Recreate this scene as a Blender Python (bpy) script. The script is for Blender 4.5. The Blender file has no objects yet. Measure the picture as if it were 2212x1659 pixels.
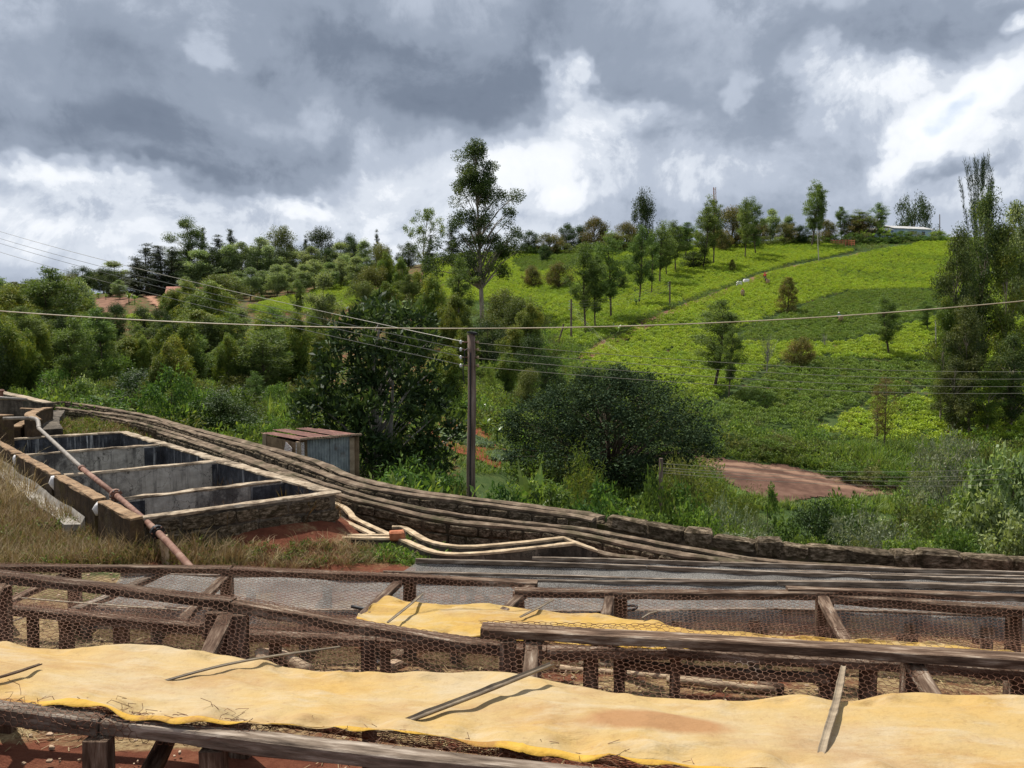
import bpy, bmesh, math, random
import numpy as np
from mathutils import Vector, Matrix

R = math.radians
random.seed(7)
RNG = np.random.default_rng(11)
SC = bpy.context.scene
COL = SC.collection

# ------------------------------------------------------------------ camera
# photograph measured on a 2212 x 1659 grid: focal length 1736, horizon at y = 745
F, CX, CY, PITCH = 1736.0, 1106.0, 829.5, R(-2.8)
cam_d = bpy.data.cameras.new('camera')
cam_d.sensor_width = 36.0
cam_d.lens = 36.0 * F / 2212.0
cam_d.clip_start = 0.05
cam_d.clip_end = 8000
cam = bpy.data.objects.new('camera', cam_d)
cam.location = (0, 0, 0)
cam.rotation_euler = (R(90) + PITCH, 0, 0)
COL.objects.link(cam)
SC.camera = cam

# ------------------------------------------------------------------ light
SUN_AZ = R(-42)      # from +Y towards -X (left of the view, in front of the camera)
SUN_EL = R(60)
sun_dir = Vector((math.sin(SUN_AZ) * math.cos(SUN_EL), math.cos(SUN_AZ) * math.cos(SUN_EL), math.sin(SUN_EL)))
sd = bpy.data.lights.new('sun', 'SUN')
sd.energy = 5.0
sd.angle = R(0.55)
sd.color = (1.0, 0.95, 0.87)
sun = bpy.data.objects.new('sun', sd)
sun.rotation_euler = sun_dir.to_track_quat('Z', 'Y').to_euler()
COL.objects.link(sun)
SC.view_settings.view_transform = 'Standard'
SC.view_settings.look = 'None'
SC.view_settings.gamma = 1.0
SC.view_settings.exposure = 0.42

def ray(x, y):
    dx = (x - CX) / F; dz = (CY - y) / F
    c, s = math.cos(PITCH), math.sin(PITCH)
    return Vector((dx, c - s * dz, s + c * dz))
def P(x, y, d):
    r = ray(x, y); return r * (d / r.y)
def PZ(x, y, z):
    r = ray(x, y); return r * (z / r.z)
def PIX(X, Y, Z):
    c, s = math.cos(PITCH), math.sin(PITCH)
    dep = Y * c + Z * s
    up = -Y * s + Z * c
    return CX + F * X / dep, CY - F * up / dep

# ------------------------------------------------------------------ world: blue sky behind broken grey cloud
world = bpy.data.worlds.new('World'); SC.world = world; world.use_nodes = True
def build_world():
    nt = world.node_tree; N = nt.nodes; L = nt.links
    N.clear()
    def nd(t, **k):
        n = N.new(t)
        for a, b in k.items(): setattr(n, a, b)
        return n
    def mth(op, a, b=None, c=None, clamp=False):
        n = nd('ShaderNodeMath', operation=op, use_clamp=clamp)
        for i, v in enumerate((a, b, c)):
            if v is None: continue
            if isinstance(v, (int, float)): n.inputs[i].default_value = v
            else: L.new(v, n.inputs[i])
        return n.outputs[0]
    tc = nd('ShaderNodeTexCoord')
    sep = nd('ShaderNodeSeparateXYZ'); L.new(tc.outputs['Generated'], sep.inputs[0])
    X, Y, Z = sep.outputs
    Zp = mth('MAXIMUM', Z, 0.0)
    den = mth('ADD', Zp, 0.30)
    px = mth('DIVIDE', X, den); py = mth('DIVIDE', Y, den)
    comb = nd('ShaderNodeCombineXYZ'); L.new(px, comb.inputs[0]); L.new(py, comb.inputs[1]); L.new(mth('MULTIPLY', Z, 1.7), comb.inputs[2])
    def noise(vec, scale, detail, rough, dist=0.0, off=0.0):
        m = nd('ShaderNodeVectorMath', operation='ADD'); L.new(vec, m.inputs[0]); m.inputs[1].default_value = (off, off * 1.7, off * .6)
        n = nd('ShaderNodeTexNoise'); n.inputs['Scale'].default_value = scale; n.inputs['Detail'].default_value = detail
        n.inputs['Roughness'].default_value = rough; n.inputs['Distortion'].default_value = dist
        L.new(m.outputs[0], n.inputs['Vector']); return n
    az = mth('ARCTAN2', X, Y)
    el = mth('ARCSINE', Z)
    wn = noise(tc.outputs['Generated'], 4.2, 5, .62, 0.0, 3.1)
    ws = nd('ShaderNodeSeparateColor'); L.new(wn.outputs['Color'], ws.inputs[0])
    azw = mth('ADD', az, mth('MULTIPLY', mth('SUBTRACT', ws.outputs[0], .5), .30))
    elw = mth('ADD', el, mth('MULTIPLY', mth('SUBTRACT', ws.outputs[1], .5), .17))
    # thickness of the cloud deck
    n1 = noise(comb.outputs[0], 1.15, 6, .56, .25, 0.0)
    n2 = noise(tc.outputs['Generated'], 8.0, 8, .66, .3, 8.0)
    T = mth('ADD', .50, mth('MULTIPLY', mth('SUBTRACT', n1.outputs['Fac'], .5), 1.15))
    def blob(x, y, rx, ry, amt):
        nonlocal T
        r = ray(x, y).normalized()
        a0 = math.atan2(r.x, r.y); e0 = math.asin(r.z)
        u = mth('DIVIDE', mth('SUBTRACT', azw, a0), rx / F)
        v = mth('DIVIDE', mth('SUBTRACT', elw, e0), ry / F)
        d = mth('SQRT', mth('ADD', mth('MULTIPLY', u, u), mth('MULTIPLY', v, v)))
        mr = nd('ShaderNodeMapRange', interpolation_type='SMOOTHSTEP')
        mr.inputs['From Min'].default_value = 1.35; mr.inputs['From Max'].default_value = .25
        mr.inputs['To Min'].default_value = 0; mr.inputs['To Max'].default_value = amt
        L.new(d, mr.inputs['Value'])
        T = mth('ADD', T, mr.outputs[0])
    # dark bodies (+) and thin, bright gaps (-) seen in the photograph
    for b in SKY_BLOBS: blob(*b)
    # fine billows: strong where the cloud is thin and bright, faint inside the dark bodies
    calm = nd('ShaderNodeMapRange', interpolation_type='SMOOTHSTEP'); L.new(T, calm.inputs['Value'])
    for nm, v in (('From Min', .35), ('From Max', .85), ('To Min', 1.0), ('To Max', .45)): calm.inputs[nm].default_value = v
    crisp = nd('ShaderNodeMapRange', interpolation_type='SMOOTHSTEP'); L.new(n2.outputs['Fac'], crisp.inputs['Value'])
    for nm, v in (('From Min', .43), ('From Max', .56), ('To Min', -.055), ('To Max', .055)): crisp.inputs[nm].default_value = v
    n3 = noise(tc.outputs['Generated'], 26.0, 5, .6, .2, 2.0)
    D = mth('ADD', mth('MULTIPLY', mth('SUBTRACT', n2.outputs['Fac'], .5), .85), crisp.outputs[0])
    D = mth('ADD', D, mth('MULTIPLY', mth('SUBTRACT', n3.outputs['Fac'], .5), .2))
    T = mth('ADD', T, mth('MULTIPLY', D, calm.outputs[0]))
    ramp = nd('ShaderNodeValToRGB'); cr = ramp.color_ramp
    cr.interpolation = 'EASE'
    stops = [(0.00, (.80, .82, .84)), (.13, (.71, .735, .775)), (.26, (.54, .58, .645)), (.44, (.375, .42, .50)),
             (.66, (.235, .275, .345)), (.86, (.15, .182, .24)), (1.0, (.115, .143, .195))]
    while len(cr.elements) < len(stops): cr.elements.new(.5)
    for e, (p, c) in zip(cr.elements, stops): e.position = p; e.color = (*c, 1)
    # the thinnest parts keep some modelling
    T = mth('ADD', mth('MAXIMUM', T, .24), mth('MULTIPLY', mth('MINIMUM', mth('SUBTRACT', T, .24), 0.0), .42))
    L.new(mth('MULTIPLY', T, .80), ramp.inputs[0])
    bg_c = nd('ShaderNodeBackground'); L.new(ramp.outputs[0], bg_c.inputs[0]); bg_c.inputs[1].default_value = 1.0
    sky = nd('ShaderNodeTexSky', sky_type='NISHITA'); sky.sun_disc = False
    sky.sun_elevation = SUN_EL; sky.sun_rotation = SUN_AZ
    bg_s = nd('ShaderNodeBackground'); L.new(sky.outputs[0], bg_s.inputs[0]); bg_s.inputs[1].default_value = 0.11
    cov = nd('ShaderNodeMapRange', interpolation_type='SMOOTHSTEP'); L.new(T, cov.inputs['Value'])
    cov.inputs['From Min'].default_value = -.26; cov.inputs['From Max'].default_value = .10
    mix = nd('ShaderNodeMixShader'); L.new(cov.outputs[0], mix.inputs[0]); L.new(bg_s.outputs[0], mix.inputs[1]); L.new(bg_c.outputs[0], mix.inputs[2])
    out = nd('ShaderNodeOutputWorld'); L.new(mix.outputs[0], out.inputs[0])
SKY_BLOBS = [
    (150, 190, 480, 150, .32), (330, 320, 380, 90, .26), (560, 90, 380, 130, .16), (860, 190, 320, 110, .36), (1000, 245, 190, 60, .14),
    (1330, 120, 300, 130, .26), (1560, 235, 330, 80, .30), (1950, 60, 320, 60, .38), (640, 345, 160, 50, .26), (420, 380, 330, 28, .18),
    (1480, 470, 330, 60, .22), (2120, 340, 90, 22, .30),
    (140, 375, 230, 32, -.34), (90, 480, 130, 40, -.24), (640, 440, 110, 30, -.38), (470, 70, 60, 40, -.20), (690, 205, 60, 60, -.22),
    (1200, 170, 55, 55, -.52), (1120, 320, 110, 60, -.34), (1230, 250, 130, 40, -.44), (1380, 235, 90, 36, -.34), (1860, 180, 110, 75, -.48), (1730, 130, 60, 40, -.3),
    (2110, 275, 130, 55, -.42), (2170, 172, 90, 40, -.62), (2050, 238, 90, 36, -.52), (1990, 320, 40, 60, -.3), (2200, 15, 60, 26, -.6),
    (120, 560, 420, 70, -.30), (250, 420, 300, 40, -.18), (620, 500, 300, 60, -.22), (1000, 420, 300, 60, -.15), (1180, 440, 60, 46, -.34), (960, 380, 260, 60, -.14), (2170, 400, 90, 40, -.25), (1600, 190, 40, 40, -.2),
]
build_world()

# ------------------------------------------------------------------ materials
MATS = {}
def _nodes(name):
    m = bpy.data.materials.new(name); m.use_nodes = True
    nt = m.node_tree; nt.nodes.clear()
    MATS[name] = m
    return m, nt, nt.nodes, nt.links
def ramp_node(N, stops, interp='LINEAR'):
    r = N.new('ShaderNodeValToRGB'); cr = r.color_ramp; cr.interpolation = interp
    while len(cr.elements) < len(stops): cr.elements.new(.5)
    for e, (p, c) in zip(cr.elements, stops):
        e.position = p; e.color = (*c, 1)
    return r
def mat(name, stops, scale=6.0, detail=6, rough=.85, spec=.25, bump=.0, bscale=None, stretch=(1, 1, 1), rnd=.0, coord='Object', dirt=None, dscale=2.0, dlo=.5, dhi=.62, metal=0.0, dist=0.0, bdist=.02):
    """noise-coloured surface: colour ramp over fBm noise, an optional second dirt layer, bump and per-object variation"""
    m, nt, N, L = _nodes(name)
    tc = N.new('ShaderNodeTexCoord')
    mp = N.new('ShaderNodeMapping'); mp.inputs['Scale'].default_value = stretch
    if coord == 'grain':
        ga = N.new('ShaderNodeAttribute'); ga.attribute_name = 'grain'; L.new(ga.outputs['Vector'], mp.inputs[0])
    elif coord == 'World':
        g = N.new('ShaderNodeNewGeometry'); L.new(g.outputs['Position'], mp.inputs[0])
    else:
        L.new(tc.outputs[coord], mp.inputs[0])
    oi = N.new('ShaderNodeObjectInfo')
    addv = N.new('ShaderNodeVectorMath'); addv.operation = 'ADD'
    sc = N.new('ShaderNodeVectorMath'); sc.operation = 'SCALE'; sc.inputs[0].default_value = (13.1, 7.7, 5.3)
    L.new(oi.outputs['Random'], sc.inputs['Scale'])
    L.new(mp.outputs[0], addv.inputs[0]); L.new(sc.outputs[0], addv.inputs[1])
    no = N.new('ShaderNodeTexNoise'); no.inputs['Scale'].default_value = scale; no.inputs['Detail'].default_value = detail
    no.inputs['Roughness'].default_value = .62; no.inputs['Distortion'].default_value = dist
    L.new(addv.outputs[0], no.inputs['Vector'])
    st = N.new('ShaderNodeMapRange'); st.inputs['From Min'].default_value = .28; st.inputs['From Max'].default_value = .72
    L.new(no.outputs['Fac'], st.inputs['Value'])
    rp = ramp_node(N, stops); L.new(st.outputs[0], rp.inputs[0])
    col = rp.outputs[0]
    if dirt:
        n2 = N.new('ShaderNodeTexNoise'); n2.inputs['Scale'].default_value = dscale; n2.inputs['Detail'].default_value = 8; n2.inputs['Roughness'].default_value = .66
        L.new(addv.outputs[0], n2.inputs['Vector'])
        mr = N.new('ShaderNodeMapRange'); mr.inputs['From Min'].default_value = dlo; mr.inputs['From Max'].default_value = dhi
        L.new(n2.outputs['Fac'], mr.inputs['Value'])
        mx = N.new('ShaderNodeMix'); mx.data_type = 'RGBA'; L.new(mr.outputs[0], mx.inputs[0]); L.new(col, mx.inputs[6]); mx.inputs[7].default_value = (*dirt, 1)
        col = mx.outputs[2]
    if rnd:
        hs = N.new('ShaderNodeHueSaturation')
        mr2 = N.new('ShaderNodeMapRange'); mr2.inputs['To Min'].default_value = 1 - rnd; mr2.inputs['To Max'].default_value = 1 + rnd
        L.new(oi.outputs['Random'], mr2.inputs['Value']); L.new(mr2.outputs[0], hs.inputs['Value']); L.new(col, hs.inputs['Color'])
        col = hs.outputs[0]
    b = N.new('ShaderNodeBsdfPrincipled'); L.new(col, b.inputs['Base Color'])
    b.inputs['Roughness'].default_value = rough; b.inputs['Specular IOR Level'].default_value = spec; b.inputs['Metallic'].default_value = metal
    if bump:
        nb = N.new('ShaderNodeTexNoise'); nb.inputs['Scale'].default_value = bscale or scale * 3; nb.inputs['Detail'].default_value = 8; nb.inputs['Roughness'].default_value = .65
        L.new(addv.outputs[0], nb.inputs['Vector'])
        bm_ = N.new('ShaderNodeBump'); bm_.inputs['Strength'].default_value = bump; bm_.inputs['Distance'].default_value = bdist
        L.new(nb.outputs['Fac'], bm_.inputs['Height']); L.new(bm_.outputs[0], b.inputs['Normal'])
    o = N.new('ShaderNodeOutputMaterial'); L.new(b.outputs[0], o.inputs[0])
    return m
def leaf_mat(name, stops, trans=.30, rough=.6, spec=.18, vary=.18, hue=.02, tint=(1.25, 1.25, .6)):
    """leaves: colour by a random value stored per leaf, varied per plant, with light passing through"""
    m, nt, N, L = _nodes(name)
    at = N.new('ShaderNodeAttribute'); at.attribute_name = 'lv'
    rp = ramp_node(N, stops); L.new(at.outputs['Fac'], rp.inputs[0])
    oi = N.new('ShaderNodeObjectInfo')
    hs = N.new('ShaderNodeHueSaturation')
    mr = N.new('ShaderNodeMapRange'); mr.inputs['To Min'].default_value = 1 - vary; mr.inputs['To Max'].default_value = 1 + vary
    L.new(oi.outputs['Random'], mr.inputs['Value']); L.new(mr.outputs[0], hs.inputs['Value'])
    wn = N.new('ShaderNodeTexWhiteNoise'); wn.noise_dimensions = '1D'; L.new(oi.outputs['Random'], wn.inputs['W'])
    mh = N.new('ShaderNodeMapRange'); mh.inputs['To Min'].default_value = .5 - hue; mh.inputs['To Max'].default_value = .5 + hue
    L.new(wn.outputs['Value'], mh.inputs['Value']); L.new(mh.outputs[0], hs.inputs['Hue'])
    L.new(rp.outputs[0], hs.inputs['Color'])
    b = N.new('ShaderNodeBsdfPrincipled'); L.new(hs.outputs[0], b.inputs['Base Color'])
    b.inputs['Roughness'].default_value = rough; b.inputs['Specular IOR Level'].default_value = spec
    tl = N.new('ShaderNodeBsdfTranslucent')
    tm = N.new('ShaderNodeMix'); tm.data_type = 'RGBA'; tm.blend_type = 'MULTIPLY'; tm.inputs[0].default_value = 1
    L.new(hs.outputs[0], tm.inputs[6]); tm.inputs[7].default_value = (*tint, 1); L.new(tm.outputs[2], tl.inputs[0])
    mx = N.new('ShaderNodeMixShader'); mx.inputs[0].default_value = trans
    L.new(b.outputs[0], mx.inputs[1]); L.new(tl.outputs[0], mx.inputs[2])
    o = N.new('ShaderNodeOutputMaterial'); L.new(mx.outputs[0], o.inputs[0])
    return m

# ------------------------------------------------------------------ mesh and object helpers
def np_mesh(name, V, Q, material=None, attr=None, smooth=False):
    """mesh from arrays: V (n,3), Q (m,k) faces all with k corners, attr: one float per face"""
    V = np.asarray(V, dtype=np.float32); Q = np.asarray(Q, dtype=np.int32)
    me = bpy.data.meshes.new(name)
    k = Q.shape[1]
    me.vertices.add(len(V)); me.vertices.foreach_set('co', V.ravel())
    me.loops.add(Q.size); me.loops.foreach_set('vertex_index', Q.ravel())
    me.polygons.add(len(Q)); me.polygons.foreach_set('loop_start', np.arange(0, Q.size, k, dtype=np.int32))
    if attr is not None:
        a = me.attributes.new('lv', 'FLOAT', 'FACE'); a.data.foreach_set('value', np.asarray(attr, dtype=np.float32))
    if smooth: me.polygons.foreach_set('use_smooth', np.ones(len(Q), dtype=bool))
    me.update(calc_edges=True)
    if material: me.materials.append(material)
    return me
def py_mesh(name, V, Fc, material=None, smooth=False):
    me = bpy.data.meshes.new(name); me.from_pydata([tuple(v) for v in V], [], [tuple(f) for f in Fc])
    me.update()
    if smooth:
        for p in me.polygons: p.use_smooth = True
    if material: me.materials.append(material)
    return me
def link(name, me, parent=None):
    o = bpy.data.objects.new(name, me); COL.objects.link(o)
    if parent is not None: o.parent = parent
    return o
def tag(o, label=None, cat=None, group=None, kind=None):
    if label: o['label'] = label
    if cat: o['category'] = cat
    if group: o['group'] = group
    if kind: o['kind'] = kind
    return o
def thing(name, label, cat, loc=(0, 0, 0), rotz=0.0, group=None):
    o = bpy.data.objects.new(name, None); COL.objects.link(o)
    o.empty_display_size = .1
    o.location = loc; o.rotation_euler = (0, 0, rotz)
    return tag(o, label, cat, group)
def root_loc(p):
    while p.parent is not None: p = p.parent
    return p.location
def part(name, V, Fc, material, parent, smooth=False):
    """a part given in world coordinates under an unrotated thing"""
    l = root_loc(parent)
    me = py_mesh(name, [(v[0] - l.x, v[1] - l.y, v[2] - l.z) for v in V], Fc, material, smooth)
    return link(name, me, parent)
def solo(name, V, Fc, material, label, cat, group=None, smooth=False):
    """a thing that is one mesh, origin at its lowest middle"""
    V = [Vector(v) for v in V]
    lo = Vector((sum(v.x for v in V) / len(V), sum(v.y for v in V) / len(V), min(v.z for v in V)))
    o = link(name, py_mesh(name, [v - lo for v in V], Fc, material, smooth)); o.location = lo
    if 'timber' in material.name: grain(o)
    return tag(o, label, cat, group)
class Geo:
    def __init__(s): s.V = []; s.F = []
    def add(s, V, Fc):
        n = len(s.V); s.V += [Vector(v) for v in V]; s.F += [tuple(i + n for i in f) for f in Fc]; return s
def frame(d):
    d = d.normalized(); up = Vector((0, 0, 1))
    if abs(d.z) > .95: up = Vector((0, 1, 0))
    s = d.cross(up).normalized(); u = s.cross(d).normalized()
    return s, u
def tube(pts, rad, n=8, cap=True):
    pts = [Vector(p) for p in pts]
    if not hasattr(rad, '__len__'): rad = [rad] * len(pts)
    V, Fc = [], []
    s = u = None
    for i, p in enumerate(pts):
        d = (pts[min(i + 1, len(pts) - 1)] - pts[max(i - 1, 0)]).normalized()
        if s is None: s, u = frame(d)
        else:
            s = (s - d * s.dot(d)).normalized(); u = s.cross(d).normalized()
        for k in range(n):
            a = 2 * math.pi * k / n
            V.append(p + (s * math.cos(a) + u * math.sin(a)) * rad[i])
    for i in range(len(pts) - 1):
        for k in range(n):
            a, b = i * n + k, i * n + (k + 1) % n
            Fc.append((a, b, b + n, a + n))
    if cap:
        Fc.append(tuple(range(n))[::-1]); Fc.append(tuple((len(pts) - 1) * n + k for k in range(n)))
    return V, Fc
def timber(p0, p1, w, h, seed=0, n=7, rough=.06, bend=.0):
    """sawn beam between two points (p = middle of its top face), chamfered and uneven"""
    rg = random.Random(seed); p0 = Vector(p0); p1 = Vector(p1)
    s, u = frame(p1 - p0)
    prof = [(-.5, -.42), (-.42, -.5), (.42, -.5), (.5, -.42), (.5, .40), (.41, .5), (-.41, .5), (-.5, .40)]
    V, Fc = [], []
    bs, bu = rg.uniform(-1, 1) * bend, rg.uniform(-1, 1) * bend
    for i in range(n):
        t = i / (n - 1); c = p0.lerp(p1, t) + (s * bs + u * bu) * math.sin(math.pi * t)
        ws = w * (1 + rg.uniform(-rough, rough)); hs = h * (1 + rg.uniform(-rough, rough))
        for a, b in prof:
            V.append(c + s * (a * ws + rg.uniform(-rough, rough) * w * .35) + u * ((b - .5) * hs + rg.uniform(-rough, rough) * h * .35))
    for i in range(n - 1):
        for k in range(8):
            a, b = i * 8 + k, i * 8 + (k + 1) % 8
            Fc.append((a, a + 8, b + 8, b))
    Fc.append(tuple(range(8))); Fc.append(tuple((n - 1) * 8 + 7 - k for k in range(8)))
    return V, Fc
def grain(o, n=None):
    """store the length, breadth and height of each beam corner so that the wood grain runs along the beam"""
    me = o.data; co = [v.co for v in me.vertices]; d = (co[-1] - co[0]); d.normalize(); s, u = frame(d)
    a = me.attributes.new('grain', 'FLOAT_VECTOR', 'POINT')
    for i, c in enumerate(co): a.data[i].vector = ((c - co[0]).dot(d), (c - co[0]).dot(s), (c - co[0]).dot(u))
    return o
def box(c, sx, sy, sz, rz=0.0, jit=0.0, seed=0):
    """box with its base centre at c"""
    rg = random.Random(seed); ca, sa = math.cos(rz), math.sin(rz)
    V = []
    for z in (0, 1):
        for x, y in ((-.5, -.5), (.5, -.5), (.5, .5), (-.5, .5)):
            X, Y = x * sx + rg.uniform(-jit, jit), y * sy + rg.uniform(-jit, jit)
            V.append(Vector((c[0] + X * ca - Y * sa, c[1] + X * sa + Y * ca, c[2] + z * sz + rg.uniform(-jit, jit))))
    return V, [(3, 2, 1, 0), (4, 5, 6, 7), (0, 1, 5, 4), (1, 2, 6, 5), (2, 3, 7, 6), (3, 0, 4, 7)]
def sweep(pts, prof, closed=True, jit=0.0, seed=0):
    """sweep a profile [(side, up)...] along pts, sides kept level; side > 0 is to the right of the direction of travel"""
    rg = random.Random(seed); pts = [Vector(p) for p in pts]; V, Fc = [], []; m = len(prof)
    for i, p in enumerate(pts):
        d = pts[min(i + 1, len(pts) - 1)] - pts[max(i - 1, 0)]; d.z = 0; d.normalize()
        s = Vector((d.y, -d.x, 0))
        for a, b in prof:
            V.append(p + s * (a + rg.uniform(-jit, jit)) + Vector((0, 0, b + rg.uniform(-jit, jit))))
    for i in range(len(pts) - 1):
        for k in range(m if closed else m - 1):
            a, b = i * m + k, i * m + (k + 1) % m
            Fc.append((a, b, b + m, a + m))
    if closed:
        Fc.append(tuple(range(m))[::-1]); Fc.append(tuple((len(pts) - 1) * m + k for k in range(m)))
    return V, Fc
def resample(pts, step):
    pts = [Vector(p) for p in pts]; cum = [0]
    for a, b in zip(pts, pts[1:]): cum.append(cum[-1] + (b - a).length)
    n = max(2, int(cum[-1] / step) + 1); out = []
    A = np.array([tuple(p) for p in pts])
    for t in np.linspace(0, cum[-1], n):
        out.append(Vector([np.interp(t, cum, A[:, k]) for k in range(3)]))
    return out
def smooth_path(pts, step):
    """Catmull-Rom through the points, then evenly resampled"""
    p = [Vector(q) for q in pts]; p = [p[0] * 2 - p[1]] + p + [p[-1] * 2 - p[-2]]; out = []
    for i in range(1, len(p) - 2):
        for k in range(8):
            t = k / 8; a, b, c, d = p[i - 1], p[i], p[i + 1], p[i + 2]
            out.append(.5 * ((2 * b) + (c - a) * t + (2 * a - 5 * b + 4 * c - d) * t * t + (3 * b - a - 3 * c + d) * t ** 3))
    out.append(p[-2])
    return resample(out, step)

# ------------------------------------------------------------------ terrain height
CTRL = []
def cp(x, *yd):
    for y, d in yd:
        p = P(x, y, d); CTRL.append((p.x, p.y, p.z))
for t in [(-9, -12, .4), (0, -12, -.2), (9, -12, -.6), (-7, 0, -1.25), (0, 0, -1.65), (7, 0, -1.9), (-4, 3, -2.15), (0, 3, -2.4), (4, 3, -2.45),
          (-5, 5, -2.4), (0, 5, -2.6), (5, 5, -2.65), (-6, 7, -2.5), (-2, 7.2, -2.8), (2, 7, -2.9), (6, 7, -2.95), (-7.5, 9.5, -2.55), (-4, 9.5, -2.72), (0, 9.5, -3.05), (5, 9.3, -3.2),
          (-10.5, 13, -2.4), (-6.6, 11, -2.72), (-1, 11.2, -3.02), (-1.5, 10.4, -3.0), (-3, 10.4, -2.93), (.5, 11.6, -3.15), (2, 10.8, -3.3), (7, 10.2, -3.5), (-14, 17, -2.3), (-10, 15, -2.7), (-14, 22, -2.3), (-11.2, 23, -2.45), (-15, 25, -2.4),
          (-5.4, 10.5, -2.86), (-8.1, 14, -2.82), (-11.7, 18.8, -2.72), (-6.3, 9.9, -2.72), (-9.0, 13.3, -2.64), (-12.6, 18.1, -2.52), (-5.0, 9.9, -2.66), (-4.3, 10.45, -2.62), (-3.5, 11.1, -2.58), (-2.8, 11.7, -2.58), (-3.0, 10.9, -2.86), (-4.0, 10.0, -2.80), (-2.2, 11.6, -2.86),
          (-2.7, 13.2, -2.95), (0, 12.9, -3.35), (3.4, 12, -3.5),
          (-16, 30, -3.8), (-9, 27, -3.8), (-5, 19.5, -3.6), (-2.2, 17, -4.4), (.2, 16, -4.9), (3, 14.6, -4.7), (7.5, 13.4, -4.5), (12, 12.5, -4.3),
          (-6, 24, -4.6), (-2, 22, -6.2), (3, 22, -7.0), (9, 20, -7.0), (14, 20, -6.6),
          (-3, 30, -5.7), (4, 31, -7.6), (11, 32, -8.3), (18, 32, -8.2), (26, 32, -7.6), (13, 40, -8.3), (22, 44, -8.3), (30, 44, -7.9), (4, 38, -6.9)]:
    CTRL.append(t)
cp(-700, (860, 45), (790, 80), (710, 130), (655, 220), (648, 300))
cp(-50, (860, 45), (790, 80), (708, 130), (655, 220), (645, 270))
cp(250, (884, 40), (810, 70), (735, 110), (657, 178), (632, 245))
cp(500, (905, 40), (810, 75), (735, 110), (655, 170), (622, 220), (612, 250))
cp(800, (905, 45), (860, 58), (770, 90), (690, 130), (612, 185), (592, 220))
cp(1000, (990, 36), (940, 42), (872, 55), (800, 76), (705, 110), (622, 155), (562, 200), (553, 220))
cp(1250, (792, 76), (742, 90), (690, 106), (620, 138), (560, 178), (541, 205))
cp(1500, (868, 63), (765, 83), (702, 99), (660, 114), (600, 142), (542, 186), (531, 208))
cp(1800, (960, 54), (882, 64), (782, 81), (697, 103), (641, 125), (581, 153), (531, 188), (521, 215))
cp(2150, (945, 57), (872, 66), (778, 83), (640, 122), (562, 162), (519, 200))
cp(2800, (945, 58), (778, 83), (640, 122), (562, 162), (519, 200))
for u in np.linspace(-1.1, 1.1, 9):
    CTRL += [(u * 330, 330, 17 + 9 * max(u, -.6)), (u * 600, 600, 8), (u * 1500, 1500, -20), (u * 4000, 4000, -60)]
CTRL = np.array(CTRL, dtype=float)
def _uv(X, Y): return X / (Y + 16.0) * 2.2, np.log(Y + 16.0) * 1.9
def _tps(r2): return np.where(r2 > 1e-12, .5 * r2 * np.log(np.maximum(r2, 1e-12)), 0)
def _fit():
    u, v = _uv(CTRL[:, 0], CTRL[:, 1]); n = len(u)
    K = _tps((u[:, None] - u[None]) ** 2 + (v[:, None] - v[None]) ** 2) + np.eye(n) * 2e-4
    Pm = np.stack([np.ones(n), u, v], 1)
    A = np.block([[K, Pm], [Pm.T, np.zeros((3, 3))]])
    w = np.linalg.solve(A, np.concatenate([CTRL[:, 2], np.zeros(3)]))
    return u, v, w
_CU, _CV, _CW = _fit()
TANK = {}
def height(X, Y):
    X = np.atleast_1d(np.asarray(X, float)); Y = np.atleast_1d(np.asarray(Y, float))
    sh = X.shape; X = X.ravel(); Y = Y.ravel(); out = np.empty(len(X))
    n = len(_CU)
    for i in range(0, len(X), 20000):
        u, v = _uv(X[i:i + 20000], Y[i:i + 20000])
        K = _tps((u[:, None] - _CU[None]) ** 2 + (v[:, None] - _CV[None]) ** 2)
        out[i:i + 20000] = K @ _CW[:n] + _CW[n] + _CW[n + 1] * u + _CW[n + 2] * v
    if TANK:
        a = (X - TANK['o'].x) * TANK['e1'].x + (Y - TANK['o'].y) * TANK['e1'].y
        b = (X - TANK['o'].x) * TANK['e2'].x + (Y - TANK['o'].y) * TANK['e2'].y
        ins = (a > .26) & (a < TANK['L1'] - .2) & (b > .26) & (b < TANK['L2'] - .2)
        out = np.where(ins, np.minimum(out, -3.62), out)
    # small natural roughness
    rough = .035 * np.sin(X * 2.1 + Y * 1.3) * np.sin(Y * 2.7 - X * .9) + .25 * np.clip((Y - 30) / 100, 0, 1) * np.sin(X * .21 + 1) * np.sin(Y * .17)
    return (out + rough).reshape(sh)
def gz(X, Y): return float(height(X, Y)[0])
def ground_at(x, y, dmin=2.0, dmax=320.0):
    """point where the sight line through a pixel meets the ground"""
    ds = np.geomspace(dmin, dmax, 900); r = ray(x, y)
    X = r.x / r.y * ds; Z = r.z / r.y * ds
    H = height(X, ds); k = np.argmax(Z <= H)
    if not (Z <= H).any(): k = len(ds) - 1
    return Vector((X[k], ds[k], H[k]))
def on_ground(x, d):
    X = (x - CX) / F * d
    return Vector((X, d, gz(X, d)))
# ================================================================== THE SETTING
# tank position comes first: the ground is dug out inside it
def setup_tank():
    H = -2.2
    fl, fr, bl = PZ(300, 1117, H), PZ(718, 1062, H), PZ(62, 945, H)
    e1 = (fr - fl); L1 = e1.length; e1.normalize()
    e2 = Vector((-e1.y, e1.x, 0))
    L2 = (bl - fl).dot(e2)
    TANK.update(o=fl, e1=e1, e2=e2, L1=L1, L2=L2, z=H)
setup_tank()

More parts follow.
